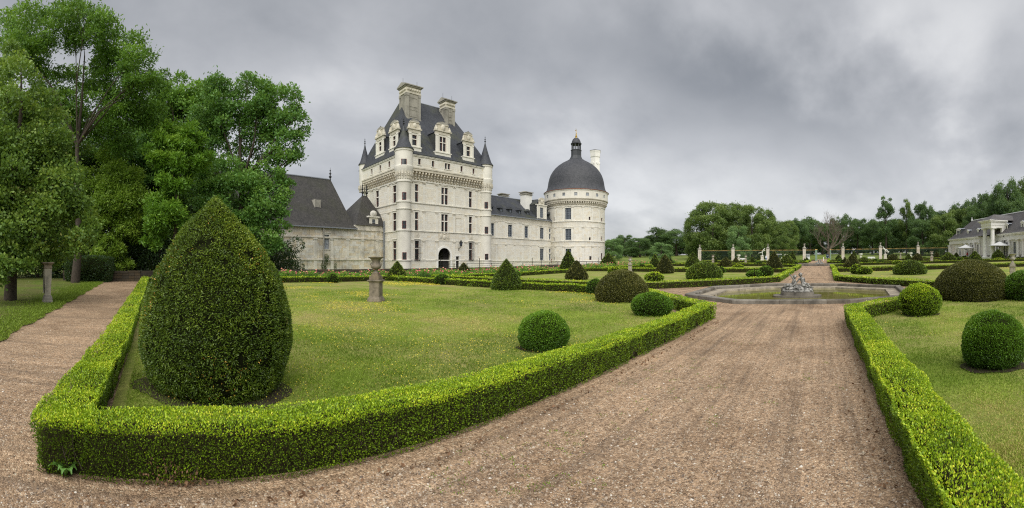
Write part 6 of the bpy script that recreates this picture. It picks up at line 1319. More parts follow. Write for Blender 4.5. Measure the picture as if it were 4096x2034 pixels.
# white urns, running figures, benches
def white_urn(u, v, label):
    z = zf(u, v); root = thing('white_urn', label, 'urn', (u, v, z), 'white urns before the park fence')
    part('pedestal', M['stone_pillar'], root, lambda b: (b.box(u - .34, u + .34, v - .34, v + .34, z - .1, z + .2), b.box(u - .27, u + .27, v - .27, v + .27, z + .2, z + .95), b.box(u - .35, u + .35, v - .35, v + .35, z + .95, z + 1.08)))
    vo = part('vase', M['marble'], root, lambda b: b.lathe((u, v, z + 1.08), [(.2, 0), (.12, .1), (.08, .22), (.26, .36), (.38, .5), (.42, .62), (.37, .72), (.5, .86), (.5, .92), (.2, .9)], 18), True)
    for s in (-1, 1): part('handle', M['marble'], vo, lambda b: b.tube([(u + s * .36, v, z + 1.5), (u + s * .56, v, z + 1.62), (u + s * .42, v, z + 1.78)], .045, 6))
for x, yb, l in ((2954.6, 1046, 'white urn right of the second fence pillar'), (3143, 1045, 'white urn behind the broad green yew left of the alley'), (3443.5, 1033, 'white urn before the fence, right of the first pillar past the gate'), (3643, 1027, 'white urn left of the last fence pillar')):
    r_ = 113; white_urn(r_ * math.sin(azi(x)), r_ * math.cos(azi(x)), l)
def figure(parts_, root, name, m, loc, vs_=.03):
    b = MB()
    for pts, rads in parts_: cap(b, pts, rads)
    o = link(name, b.mesh(name), m, root); voxel(o, vs_, 1); return o
def running(x, label, lean):
    r_ = 112; u, v = r_ * math.sin(azi(x)), r_ * math.cos(azi(x)); z = zf(u, v); root = thing('statue', label, 'statue', (u, v, z)); L = lean
    part('pedestal', M['stone_pillar'], root, lambda b: (b.box(u - .48, u + .48, v - .48, v + .48, z - .1, z + .45), b.box(u - .36, u + .36, v - .36, v + .36, z + .45, z + 1.45), b.box(u - .45, u + .45, v - .45, v + .45, z + 1.45, z + 1.62)))
    H0 = 1.62
    figure([([(.0 * L, 0, H0 + .1), (.08 * L, 0, H0 + .5), (.02 * L, -.02, H0 + 1.0)], [.07, .085, .12]), ([(0, 0, H0 + .06), (.15 * L, 0, H0 + .04)], [.07, .05]),          # standing leg
            ([(.0, .05, H0 + 1.0), (-.45 * L, .08, H0 + .78), (-.95 * L, .08, H0 + .72), (-1.08 * L, .08, H0 + .62)], [.13, .10, .065, .05]),                                # leg kicked back
            ([(.02 * L, 0, H0 + 1.02), (.22 * L, 0, H0 + 1.35), (.42 * L, 0, H0 + 1.62)], [.15, .15, .15]), ([(.42 * L, 0, H0 + 1.62), (.52 * L, 0, H0 + 1.78)], [.08, .06]),
            ([(.42 * L, -.14, H0 + 1.60), (.6 * L, -.2, H0 + 1.35), (.85 * L, -.15, H0 + 1.42)], [.065, .055, .04]), ([(.38 * L, .14, H0 + 1.6), (.2 * L, .25, H0 + 1.42), (.30 * L, .25, H0 + 1.15)], [.065, .055, .04]),
            ([(.56 * L, 0, H0 + 1.88), (.58 * L, 0, H0 + 1.92)], [.12, .12])], root, 'figure', M['marble'], None)
    part('plinth', M['marble'], root, lambda b: b.lathe((u, v, z + 1.62), [(.3, 0), (.28, .1)], 16))
    if L < 0: figure([([(.1, .0, H0 + 1.3), (.5, .05, H0 + 1.15), (.85, .1, H0 + .6), (.75, .1, H0 + .3)], [.12, .10, .12, .08])], root, 'drapery', M['marble'], None)
running(3049, 'white marble figure running on one leg on a pedestal, left of the third fence pillar', 1)
running(3541, 'white marble figure with drapery on a pedestal, right of the sixth fence pillar', -1)
def bench(x, r_, label, rot=0, back=True):
    u, v = r_ * math.sin(azi(x)), r_ * math.cos(azi(x)); z = zf(u, v) + .02; root = thing('bench', label, 'bench', (u, v, z)); mm = M['white_paint']
    def bx(nm, *a): b = MB(); b.box(*a); return link(nm, b.mesh(nm), mm, root)
    for i in range(4): bx('seat_slat', -1.05, 1.05, -.22 + i * .12, -.13 + i * .12, .43, .47)
    if back:
        for i in range(3): bx('back_slat', -1.05, 1.05, .27, .30, .58 + i * .13, .68 + i * .13)
    for s in (-.9, 0, .9):
        bx('leg', s - .04, s + .04, -.20, -.14, -.05, .43); bx('leg', s - .04, s + .04, .22, .28, -.05, .93 if back else .43)
    root.rotation_euler.z = rot; return root
bench(2970, 116, 'white bench between the white urn and the small far urn, left side', .1); bench(3066, 114, 'white bench at the foot of the third fence pillar', 0, False); bench(3486, 113, 'white bench before the fence, between the dome yew and the right figure', 0)

# ------------------------------------------------------------------ people and golf carts
def person(x, r_, label, top, legs, hair=(.05, .03, .02), face=0.0, extra=None, skin=(.45, .28, .20), dz=0.0):
    u, v = r_ * math.sin(azi(x)), r_ * math.cos(azi(x)); z = zf(u, v) + dz; root = thing('person', label, 'person', (u, v, z)); root.rotation_euler.z = face
    sk = simple('skin', skin, .6); st = simple('shirt_cloth', top, .8, var=.2); lg = simple('trouser_cloth', legs, .8, var=.2); hr = simple('hair', hair, .7)
    figure([([(-.09, 0, .06), (-.10, .0, .48), (-.09, 0, .92)], [.05, .062, .088]), ([(.09, .02, .06), (.11, .03, .48), (.09, 0, .92)], [.05, .062, .088]), ([(-.09, 0, .04), (-.09, -.16, .035)], [.045, .035]), ([(.09, .02, .04), (.09, -.14, .035)], [.045, .035]),
            ([(0, 0, .95), (0, 0, 1.18), (0, 0, 1.38)], [.15, .14, .16]), ([(0, 0, 1.42), (0, 0, 1.54)], [.06, .055]), ([(0, -.01, 1.63), (0, -.012, 1.67)], [.088, .092]), ([(0, -.10, 1.63), (0, -.115, 1.62)], [.018, .014]),
            ([(-.19, 0, 1.40), (-.26, .02, 1.12), (-.22, -.14, .92)], [.055, .045, .035]), ([(.19, 0, 1.40), (.25, .02, 1.12), (.24, -.06, .86)], [.055, .045, .035]), ([(-.22, -.14, .92), (-.21, -.19, .86)], [.035, .025]), ([(.24, -.06, .86), (.24, -.08, .78)], [.035, .025])], root, 'body', sk, None, .022)
    figure([([(0, 0, .96), (0, 0, 1.18), (0, 0, 1.38)], [.175, .165, .18]), ([(-.16, 0, 1.42), (-.21, .0, 1.36), (-.275, .02, 1.10), (-.24, -.10, .97)], [.08, .075, .062, .052]), ([(.16, 0, 1.42), (.21, 0, 1.36), (.265, .02, 1.10), (.26, -.03, .94)], [.08, .075, .062, .052])], root, 'jacket', st, None, .03)
    figure([([(-.09, 0, .14), (-.10, 0, .48), (-.08, 0, .90)], [.068, .08, .12]), ([(.09, .02, .14), (.11, .03, .48), (.08, 0, .90)], [.068, .08, .12])], root, 'trousers', lg, None, .03)
    figure([([(0, .02, 1.68), (0, .03, 1.73)], [.105, .10]), ([(0, .07, 1.62), (0, .07, 1.58)], [.07, .06])], root, 'hair', hr, None, .025)
    if extra: figure(extra, root, 'bag', simple('bag_cloth', (.6, .55, .5), .8), None, .03)
    return root
person(3869.5, 118, 'person in a bright red jacket standing under the left parasol', (.55, .03, .03), (.03, .03, .04), (.16, .06, .03), .6, [([(.1, -.22, 1.15), (.12, -.24, .95)], [.14, .13])])
person(3885.5, 117, 'person in a dark navy coat, left of the pair right of the red jacket', (.02, .03, .09), (.02, .02, .03), (.35, .33, .3), 2.0); person(3890.5, 118, 'person in black with dark red hair, right of the pair beside the large cone', (.02, .02, .025), (.02, .02, .025), (.12, .02, .03), -1.6)
person(3914.5, 117, 'grey-haired person in a blue shirt right of the large cone', (.03, .06, .16), (.03, .03, .04), (.4, .38, .36), 2.6)
person(3064.5, 119, 'person in white and blue standing left of the third fence pillar', (.55, .58, .65), (.06, .12, .28), (.6, .45, .45), .3); person(3113, 127, 'person in a dark blue top beside the roofed cart beyond the fence', (.02, .04, .14), (.02, .02, .03), (.05, .04, .03), 1.2)
def cart(x, r_, label, rot):
    u, v = r_ * math.sin(azi(x)), r_ * math.cos(azi(x)); z = zf(u, v); root = thing('golf_cart', label, 'golf cart', (u, v, z)); W = M['white_paint']
    def P(nm, m, fn, par=root, sm=False): b = MB(); fn(b); return link(nm, b.mesh(nm, smooth=sm), m, par)
    P('body', W, lambda b: (b.hexa([(-1.2, -.55, .28), (-.5, -.58, .25), (-.5, .58, .25), (-1.2, .55, .28), (-1.12, -.48, .78), (-.62, -.52, .95), (-.62, .52, .95), (-1.12, .48, .78)]), b.box(-.5, .45, -.56, .56, .24, .34), b.box(.15, 1.2, -.56, .56, .34, .72)))
    P('seat', M['canvas'], lambda b: b.box(.12, .62, -.50, .50, .72, .84)); P('backrest', M['canvas'], lambda b: b.hexa([(.60, -.5, .84), (.70, -.5, .84), (.70, .5, .84), (.60, .5, .84), (.68, -.5, 1.28), (.78, -.5, 1.28), (.78, .5, 1.28), (.68, .5, 1.28)]))
    P('roof', W, lambda b: b.hexa([(-.85, -.6, 1.82), (1.2, -.6, 1.82), (1.2, .6, 1.82), (-.85, .6, 1.82), (-.75, -.52, 1.93), (1.1, -.52, 1.93), (1.1, .52, 1.93), (-.75, .52, 1.93)]))
    for sx, tx in ((-.62, -.45), (1.1, 1.05)):
        for y in (-.5, .5): P('roof_post', M['iron_black'], lambda b: b.tube([(sx, y, .8), (tx, y, 1.83)], .025, 6))
    P('windshield', M['glass_pale'], lambda b: b.hexa([(-.66, -.48, .95), (-.64, -.48, .95), (-.64, .48, .95), (-.66, .48, .95), (-.48, -.48, 1.8), (-.46, -.48, 1.8), (-.46, .48, 1.8), (-.48, .48, 1.8)]))
    for sx in (-.82, .80):
        for y in (-.52, .52): 
            w = P('wheel', M['black_rubber'], lambda b: b.tube([(sx, y - .08, .23), (sx, y + .08, .23)], .23, 18)); P('rim', M['zinc'], lambda b: b.tube([(sx, y - .09, .23), (sx, y + .09, .23)], .12, 12), w)
    P('steering_wheel', M['iron_black'], lambda b: b.tube([(-.2, .25 + .16 * math.cos(t), 1.05 + .16 * math.sin(t)) for t in np.linspace(0, 6.3, 13)], .015, 5))
    root.rotation_euler.z = rot; return root
cart(3117, 129, 'white golf cart with striped roof behind the fence, left of the broad green yew', R(185)); cart(3231.5, 127, 'white golf cart seen end-on behind the fence panel left of the gate', R(100))

# ================================================================== WHITE BUILDING ON THE RIGHT
def e5(x, y): return 3700 + x / 4.263, 780 + y / 4.263
BF = Frame((39.9, 122.0), (.1045, -.9945), (-.9945, -.1045)); BL = 52.0
hall = thing('orangery', 'long low white building with columns and dormers under a mossy slate roof', 'building', (48, 100, 2))
def et(x, d=0.0): return BF.px(e5(x, 0)[0], 0, d)[0]
zb_, zt_ = 1.6, 8.1
hops = []
for xa, xb in ((719, 741), (799, 824), (885, 912), (1375, 1409), (1503, 1548), (1652, 1664)): hops.append((et(xa), et(xb), 2.75, 6.0))
hops.append((et(1232), et(1283), 2.7, 6.0)); dz0 = (et(1095), et(1130), 2.45, 8.6)
hops.append((et(540), et(566), 2.6, 4.9))
w_all = [o for o in hops] 
wall(BF, .0, BL, zb_, 8.0, [o for o in w_all], hall, M['stone_white'], depth=.45); stonework(BF, 0, BL, zb_ + .9, 7.0, w_all, hall, M['stone_white'], course=.5, block=1.1, seed=41, var=.3)
for o in hops: window(BF, *o, hall, 'plain', 'frame_grey', gl='glass_blue', depth=.4, muntin=(2, 4), surround=False)
part('plinth', M['stone_chimney'], hall, lambda b: b.fbox(BF, -.2, BL, 0, .12, zb_ - .4, 3.0))
for a, c in ((0, et(958)), (et(1285), BL)):
    part('entablature', M['stone_white'], hall, lambda b: (b.fbox(BF, a - .1, c, 0, .55, 6.55, 7.25, .1), b.fbox(BF, a - .2, c, 0, .35, 7.25, 7.7), b.fbox(BF, a - .3, c, 0, .75, 7.7, 7.95), b.fbox(BF, a - .4, c, 0, .95, 7.95, 8.12)))
def column(F, s_, d, z0, z1, r, par):
    c = F.p(s_, d, 0)[:2]; o = part('column', M['stone_white'], par, lambda b: b.lathe((c[0], c[1], 0), [(r * 1.0, z0 + .25), (r * 1.0, z0 + (z1 - z0) * .35), (r * .84, z1 - .45)], 18), True)
    part('base', M['stone_white'], o, lambda b: b.lathe((c[0], c[1], z0), [(r * 1.35, 0), (r * 1.35, .12), (r * 1.2, .2), (r * 1.05, .26)], 18)); part('capital', M['stone_white'], o, lambda b: (b.lathe((c[0], c[1], z1 - .47), [(r * .84, 0), (r * .95, .05), (r * .9, .1), (r * 1.2, .25), (r * 1.25, .27)], 18), b.fbox(F, s_ - r * 1.3, s_ + r * 1.3, d - r * 1.3, d + r * 1.3, z1 - .2, z1)))
for x in (689, 763, 843, 932, 1215, 1310, 1440, 1583, 1672): column(BF, et(x, .28), .28, 2.5, 6.55, .33, hall)
for s_ in [et(1672) + 3.0 * i for i in range(1, 5)]: column(BF, s_, .28, 2.5, 6.55, .33, hall)
# end pavilion with rusticated piers and a pedimented niche
for x in (490, 640): s_ = et(x); part('pier', M['stone_white'], hall, lambda b: [b.fbox(BF, s_ - .5, s_ + .5, 0, .22, 2.2 + i * .55, 2.2 + i * .55 + .5, random.random()) for i in range(8)])
def niche(b):
    s_ = et(551); b.fbox(BF, s_ - .9, s_ - .6, 0, .18, 2.3, 5.2); b.fbox(BF, s_ + .6, s_ + .9, 0, .18, 2.3, 5.2); b.fbox(BF, s_ - 1.1, s_ + 1.1, 0, .3, 5.2, 5.45); b.add([BF.p(s_ - 1.1, .3, 5.45), BF.p(s_ + 1.1, .3, 5.45), BF.p(s_, .3, 6.1), BF.p(s_ - 1.1, 0, 5.45), BF.p(s_ + 1.1, 0, 5.45), BF.p(s_, 0, 6.1)], [(0, 1, 2), (0, 2, 5, 3), (1, 4, 5, 2)])
part('niche_surround', M['stone_white'], hall, niche)
part('wall', M['stone_white'], hall, lambda b: b.hexa([BF.p(-.3, 0, 1.2), BF.p(0, 0, 1.2), BF.p(0, -10, 1.2), BF.p(-.3, -10, 1.2), BF.p(-.3, 0, 8.0), BF.p(0, 0, 8.0), BF.p(0, -10, 8.0), BF.p(-.3, -10, 8.0)]))
part('fence_end_pier', M['stone_white'], hall, lambda b: (b.fbox(BF, -.2, .9, .0, .9, 1.4, 6.0), b.fbox(BF, -.3, 1.0, .0, 1.0, 6.0, 6.3)))
rA = BF.px(e5(800, 0)[0], 0, -5)[0]
hroof = part('roof', M['slate_right'], hall, lambda b: b.add([BF.p(-.5, .95, 8.15), BF.p(BL, .95, 8.15), BF.p(BL, .2, 8.6), BF.p(.1, .2, 8.6), BF.p(BL, -5, 13.8), BF.p(rA, -5, 13.8), BF.p(BL, -11, 8.15), BF.p(-.5, -11, 8.15)], [(0, 1, 2, 3), (3, 2, 4, 5), (5, 4, 6, 7), (0, 3, 5, 7)]))
part('ridge_cap', M['canvas'], hroof, lambda b: (b.tube([BF.p(rA, -5, 13.85), BF.p(BL, -5, 13.85)], .15, 6), b.lathe(BF.p(rA, -5, 13.7), [(.3, 0), (.25, .4), (.12, .8), (.1, 1.2)], 8)))
def hd(xa, xb, yt, yb, rnd=False, d=-.6):
    s0, s1 = et(xa, d), et(xb, d); xm = (xa + xb) / 2; z0 = BF.px(*e5(xm, yb), d)[1]; z1 = BF.px(*e5(xm, yt), d)[1]; F = Frame(BF.p(0, d, 0)[:2], BF.t, BF.n); sc = (s0 + s1) / 2
    op = (s0 + .35, s1 - .35, z0 + .3, z1 - .75)
    o = wall(F, s0, s1, z0, z1 - .4, [op], hall, M['stone_white'], 'dormer', .15)
    part('pane', M['glass_blue'], o, lambda b: b.fbox(F, op[0], op[1], -.18, -.15, op[2], op[3])); part('frame', M['white_paint'], o, lambda b: (b.fbox(F, sc - .03, sc + .03, -.15, -.11, op[2], op[3]), [b.fbox(F, op[0], op[1], -.15, -.115, op[2] + (op[3] - op[2]) * i / 3 - .025, op[2] + (op[3] - op[2]) * i / 3 + .025) for i in (1, 2)]))
    part('pediment', M['stone_white'], o, lambda b: (b.fbox(F, s0 - .1, s1 + .1, -.2, .12, z1 - .4, z1 - .25), b.add([F.p(s0 - .1, .12, z1 - .25), F.p(s1 + .1, .12, z1 - .25), F.p(sc, .12, z1 + .1), F.p(s0 - .1, -.2, z1 - .25), F.p(s1 + .1, -.2, z1 - .25), F.p(sc, -.2, z1 + .1)], [(0, 1, 2), (0, 2, 5, 3), (1, 4, 5, 2)])))
    [part('cheek', M['lead'], o, lambda b: b.fbox(F, q_, q_ + .08, -3.2, -.15, z0, z1 - .35)) for q_ in (s0, s1 - .08)]; part('dormer_roof', M['zinc'], o, lambda b: b.add([F.p(s0 - .1, .05, z1 - .22), F.p(sc, .05, z1 + .13), F.p(s1 + .1, .05, z1 - .22), F.p(s0 - .1, -3.6, z1 - .22), F.p(sc, -4.0, z1 + .13), F.p(s1 + .1, -3.6, z1 - .22)], [(0, 1, 4, 3), (1, 2, 5, 4)]))
for a in ((535, 600, 575, 760), (716, 748, 598, 722), (886, 920, 572, 695), (1366, 1415, 485, 645), (1632, 1688, 445, 620)): hd(*a)
# portico
p0, p1 = et(972, 3.2), et(1135, 3.2)
portico = part('portico', M['stone_white'], hall, lambda b: (b.fbox(BF, p0, p1 + .2, -1, 3.4, 9.6, 10.2, .1), b.fbox(BF, p0 - .1, p1 + .3, -1, 3.5, 10.2, 11.0, .0), b.fbox(BF, p0 - .4, p1 + .6, -1, 3.9, 11.0, 11.25), b.fbox(BF, p0 - .6, p1 + .8, -1, 4.15, 11.25, 11.45), b.fbox(BF, p1 - .6, p1 + .15, -1, .35, 2.3, 9.6, .1), b.fbox(BF, p0, p0 + .7, -1, .35, 2.3, 9.6, .1), b.fbox(BF, p0, p1, -1.2, -1, 7.9, 9.6)))
part('portico_roof', M['slate_right'], portico, lambda b: b.add([BF.p(p0 - .5, 4.0, 11.5), BF.p(p1 + .7, 4.0, 11.5), BF.p(p1 + .7, -6, 11.5), BF.p(p0 - .5, -6, 11.5), BF.p((p0 + p1) / 2, 1.2, 13.1), BF.p((p0 + p1) / 2, -6, 13.1)], [(0, 1, 4), (1, 2, 5, 4), (3, 0, 4, 5)]))
for s_ in (p0 + .6, p1 - .4): column(BF, s_, 2.7, 2.45, 9.6, .55, hall)
part('portico_door', M['glass_blue'], hall, lambda b: b.fbox(BF, (p0 + p1) / 2 - .75, (p0 + p1) / 2 + .75, .35, .42, 2.6, 6.6)); part('arch_surround', M['stone_white'], hall, lambda b: (b.fbox(BF, (p0 + p1) / 2 - 1.05, (p0 + p1) / 2 - .75, .3, .5, 2.5, 6.9), b.fbox(BF, (p0 + p1) / 2 + .75, (p0 + p1) / 2 + 1.05, .3, .5, 2.5, 6.9), b.fbox(BF, (p0 + p1) / 2 - .75, (p0 + p1) / 2 + .75, .3, .5, 6.6, 6.9))); part('portico_step', M['stone_white'], hall, lambda b: b.fbox(BF, p0 - .3, p1 + .3, 0, 4, 1.8, 2.45))
hl = thing('hanging_lantern', 'glazed lantern hanging between the columns of the white portico', 'lantern', BF.p((p0 + p1) / 2 + .3, 2.2, 8.0)); lx = BF.p((p0 + p1) / 2 + .3, 2.2, 7.0); lantern_at(hl, *lx, 1.6); part('chain', M['iron_black'], hl, lambda b: b.tube([(lx[0], lx[1], 8.5), (lx[0], lx[1], 9.7)], .03, 5))
part('drainpipe', M['lead'], hall, lambda b: b.tube([BF.p(p1 + 1.1, .5, 8.2), BF.p(p1 + 1.1, .5, 7.4), BF.p(p1 + 1.1, .2, 7.0), BF.p(p1 + 1.1, .2, 2.2)], .1, 6))
# terrace things
def parasol(x, r_, ytop, w, label):
    u, v = r_ * math.sin(azi(x)), r_ * math.cos(azi(x)); z = zf(u, v); zt = EYE + (YH - ytop) / FPX * r_; root = thing('parasol', label, 'parasol', (u, v, z)); n = 8
    part('pole', M['white_paint'], root, lambda b: b.tube([(u, v, z), (u, v, zt)], .05, 8))
    def can(b):
        vs = [(u, v, zt)] + [(u + w * .5 * math.cos(t), v + w * .5 * math.sin(t), zt - .55) for t in [2 * math.pi * i / n + .3 for i in range(n)]] + [(u + w * math.cos(t), v + w * math.sin(t), zt - .95) for t in [2 * math.pi * i / n + .3 for i in range(n)]] + [(u + w * math.cos(t), v + w * math.sin(t), zt - 1.12) for t in [2 * math.pi * i / n + .3 for i in range(n)]]
        b.add(vs, [(0, 1 + i, 1 + (i + 1) % n) for i in range(n)] + [(1 + i, 1 + n + i, 1 + n + (i + 1) % n, 1 + (i + 1) % n) for i in range(n)] + [(1 + n + i, 1 + 2 * n + i, 1 + 2 * n + (i + 1) % n, 1 + n + (i + 1) % n) for i in range(n)])
    part('canopy', M['canvas'], root, can)
    for i in range(n): t = 2 * math.pi * i / n + .3; part('rib', M['wood_dark'], root, lambda b: b.tube([(u, v, zt - 1.5), (u + w * .5 * math.cos(t), v + w * .5 * math.sin(t), zt - .6)], .02, 4))
    part('foot', M['stone_chimney'], root, lambda b: b.box(u - .35, u + .35, v - .35, v + .35, z - .05, z + .12))
parasol(3862.5, 113, 979, 2.3, 'pale square parasol, left one, over the visitors before the white building'); parasol(3998.5, 98, 967, 2.7, 'pale square parasol, right one, before the portico of the white building')
for x, r_, l in ((3840, 116, 'folded grey parasol left of the open left parasol'), (3912.5, 114, 'folded grey parasol between the visitors')):
    u, v = r_ * math.sin(azi(x)), r_ * math.cos(azi(x)); z = zf(u, v); root = thing('folded_parasol', l, 'parasol', (u, v, z)); part('pole', M['iron_black'], root, lambda b: b.tube([(u, v, z), (u, v, z + 3.0)], .04, 6)); part('folded_canopy', M['zinc'], root, lambda b: b.lathe((u, v, z), [(.05, .9), (.22, 1.1), (.20, 2.0), (.10, 2.7), (.03, 2.95)], 9))
def potted(x, r_, h, label):
    u, v = r_ * math.sin(azi(x)), r_ * math.cos(azi(x)); z = zf(u, v); root = thing('potted_cone_bush', label, 'potted plant', (u, v, z)); part('planter', M['canvas'], root, lambda b: (b.box(u - .5, u + .5, v - .5, v + .5, z, z + .85), b.box(u - .55, u + .55, v - .55, v + .55, z + .85, z + .95)))
    link('foliage', leaf_cloud('foliage', [(0, 0, .95 + h * t, .62 * (1 - t) + .05, .62 * (1 - t) + .05, .25) for t in np.linspace(0, 1, 10)], .13, None, cov=.9, seed=int(x)), M['leaf_dark'], root)
potted(3951.5, 108, 1.9, 'dark conical bush in a white planter left of the portico door'); potted(3911, 119, 2.2, 'dark slim conical bush behind the blue-shirted person')
def chair_set(x, r_, label):
    u, v = r_ * math.sin(azi(x)), r_ * math.cos(azi(x)); z = zf(u, v); root = thing('terrace_table', label, 'table', (u, v, z)); mm = M['chair_black']
    part('table_top', mm, root, lambda b: b.lathe((u, v, z + .72), [(.45, 0), (.45, .03)], 16)); part('leg', mm, root, lambda b: b.tube([(u, v, z), (u, v, z + .72)], .04, 6))
    for i, (dx_, dy_) in enumerate(((-.85, 0), (.85, .1))):
        c = thing('terrace_chair', label.replace('black table', 'black chair ' + ('left' if i == 0 else 'right') + ' of the table'), 'chair', (u + dx_, v + dy_, z))
        q = (u + dx_, v + dy_)
        part('seat', mm, c, lambda b: b.box(q[0] - .22, q[0] + .22, q[1] - .22, q[1] + .22, z + .43, z + .47)); sgx = -1 if dx_ < 0 else 1; part('backrest', mm, c, lambda b: b.box(q[0] + sgx * .19, q[0] + sgx * .22, q[1] - .22, q[1] + .22, z + .5, z + .9))
        for a in (-.2, .2):
            for d in (-.2, .2): part('leg', mm, c, lambda b: b.tube([(q[0] + a, q[1] + d, z), (q[0] + a, q[1] + d, z + .44)], .018, 5))
for x, r_, l in ((3848, 115, 'black table under the left parasol'), (3877, 113, 'black table beside the red-jacketed person'), (3992, 99, 'black table under the right parasol'), (4022, 96, 'black table by the right columns'), (4034, 97, 'black table farthest right on the terrace')): chair_set(x, r_, l)

# ================================================================== TREES
def tree_parts(seed, H, clumps, trunk, leaf, nleaf, droop=.0, tintv=.10, out=.45, aspect=.55, limb=True, flat=.75, limbp=.06):
    """clumps: (x, y, z, r) in tree coordinates; trunk: list of ((x,y,z), radius). Returns (crown mesh, trunk mesh)"""
    rg = np.random.default_rng(seed); C_ = np.array([c[:4] for c in clumps]); vol = C_[:, 3] ** 2; pick = rg.choice(len(C_), nleaf, p=vol / vol.sum()); c = C_[pick]
    d = norm(rg.normal(size=(nleaf, 3))); d[:, 2] = np.where((d[:, 2] < -.2) & (rg.uniform(size=nleaf) < .6), -d[:, 2], d[:, 2]); q = rg.uniform(.35, 1.0, nleaf) ** .45 * (1 + .38 * np.abs(rg.normal(size=nleaf)) * (rg.uniform(size=nleaf) < .35))
    bumpy = 1 + (fbm(d * 3 + c[:, :3], 1.0, seed % 50) - .5) * .7
    P = c[:, :3] + d * (c[:, 3] * q * bumpy)[:, None] * np.array([1, 1, flat]); P[:, 2] -= droop * np.hypot(d[:, 0], d[:, 1]) * c[:, 3] * .5
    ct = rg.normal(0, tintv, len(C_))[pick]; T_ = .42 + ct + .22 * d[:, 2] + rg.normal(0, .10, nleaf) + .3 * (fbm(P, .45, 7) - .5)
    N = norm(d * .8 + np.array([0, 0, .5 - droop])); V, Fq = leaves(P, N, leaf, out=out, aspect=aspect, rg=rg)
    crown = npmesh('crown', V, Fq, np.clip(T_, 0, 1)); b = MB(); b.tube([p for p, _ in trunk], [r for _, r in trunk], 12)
    if limb:
        r_ = random.Random(seed); tp = [Vector(p) for p, _ in trunk]; tr = [r for _, r in trunk]
        for (x, y, z, rr) in clumps:
            if r_.random() > limbp: continue
            k = min(range(len(tp)), key=lambda i: abs(tp[i].z - (z * .62)) + (0 if i > 0 else 9)); p = tp[k]; e = Vector((x, y, z - rr * .1)); m1 = p.lerp(e, .4) + Vector((r_.uniform(-.4, .4), r_.uniform(-.4, .4), .08 * (e - p).length)); m2 = p.lerp(e, .75) + Vector((r_.uniform(-.3, .3), r_.uniform(-.3, .3), .05 * (e - p).length)); r0 = min(tr[k] * .5, .016 * (e - p).length + .02)
            b.tube([p, m1, m2, e], [r0, r0 * .7, r0 * .4, r0 * .15], 6)
            for _ in range(2): e2 = e + Vector((r_.uniform(-1, 1), r_.uniform(-1, 1), r_.uniform(-.2, 1))) * rr * .7; b.tube([m2, m2.lerp(e2, .5) + Vector((0, 0, .1)), e2], [r0 * .4, r0 * .25, r0 * .08], 5)
    return crown, b.mesh('trunk', smooth=True)
def plant_tree(label, u, v, crown, trunk, leafm, barkm='bark', z=None, group=None, rot=0, sc=1, name='tree'):
    root = thing(name, label, 'tree', (u, v, (zf(u, v) if z is None else z) - .05), group); link('crown', crown, M['leaf_' + leafm], root); link('trunk', trunk, M[barkm], root); root.rotation_euler.z = rot
    if not hasattr(sc, '__len__'): sc = (sc,) * 3
    root.scale = sc; return root
def near_tree(label, x, r, blobs, trunkw, leafm, leaf, nleaf, seed, barkm='bark', lean=0, n=None, ntr=6, **k):
    """blobs: (photo x, photo y, photo radius px, depth offset m) around a trunk standing at photo x, distance r"""
    a = azi(x); u, v = r * math.sin(a), r * math.cos(a); z0 = zf(u, v); rg = random.Random(seed); cl = []
    for bx, by, br, dd in blobs:
        rr = r + dd; ab = azi(bx); c = Vector((rr * math.sin(ab) - u, rr * math.cos(ab) - v, EYE + (YH - by) / FPX * rr - z0)); R_ = br * 1.22 / FPX * rr
        m = n or max(9, int(R_ * 8))
        for i in range(m):
            while True:
                q = Vector((rg.uniform(-1, 1), rg.uniform(-1, 1), rg.uniform(-1, 1)))
                if .25 < q.length < 1: break
            q = q.normalized() * (q.length ** .4) * R_ * .80; cl.append((*(c + q), R_ * rg.uniform(.22, .46)))
    top = max(c[2] for c in cl) * .82; xs = sum(c[0] for c in cl) / len(cl); ys = sum(c[1] for c in cl) / len(cl); tr = []
    for i in range(ntr): t = i / (ntr - 1); tr.append(((xs * t * .7 + math.sin(i * 2.1 + seed) * .25 * (t > 0), ys * t * .7 + math.cos(i * 1.7 + seed) * .25 * (t > 0), top * t - .1), trunkw * (1.25 if i == 0 else (1 - t) ** .8 * 1.0 + .04)))
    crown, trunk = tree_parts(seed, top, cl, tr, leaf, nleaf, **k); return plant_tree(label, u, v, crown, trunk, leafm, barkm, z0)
near_tree('tall feathery tree at the upper left with bare dark limbs showing against the sky', 300, 31,
    [(130, 120, 90, 0), (250, 110, 90, 2), (370, 130, 85, 0), (480, 190, 80, 1), (110, 230, 90, 2), (560, 280, 85, 0), (460, 300, 80, 3), (320, 330, 60, 5), (200, 350, 80, 3), (570, 400, 90, 2), (640, 330, 50, 0), (380, 450, 100, 4), (500, 500, 100, 3), (250, 480, 90, 3), (40, 120, 80, 3)], .30, 'locust', .25, 62000, 11, aspect=.38, droop=.15, tintv=.12)
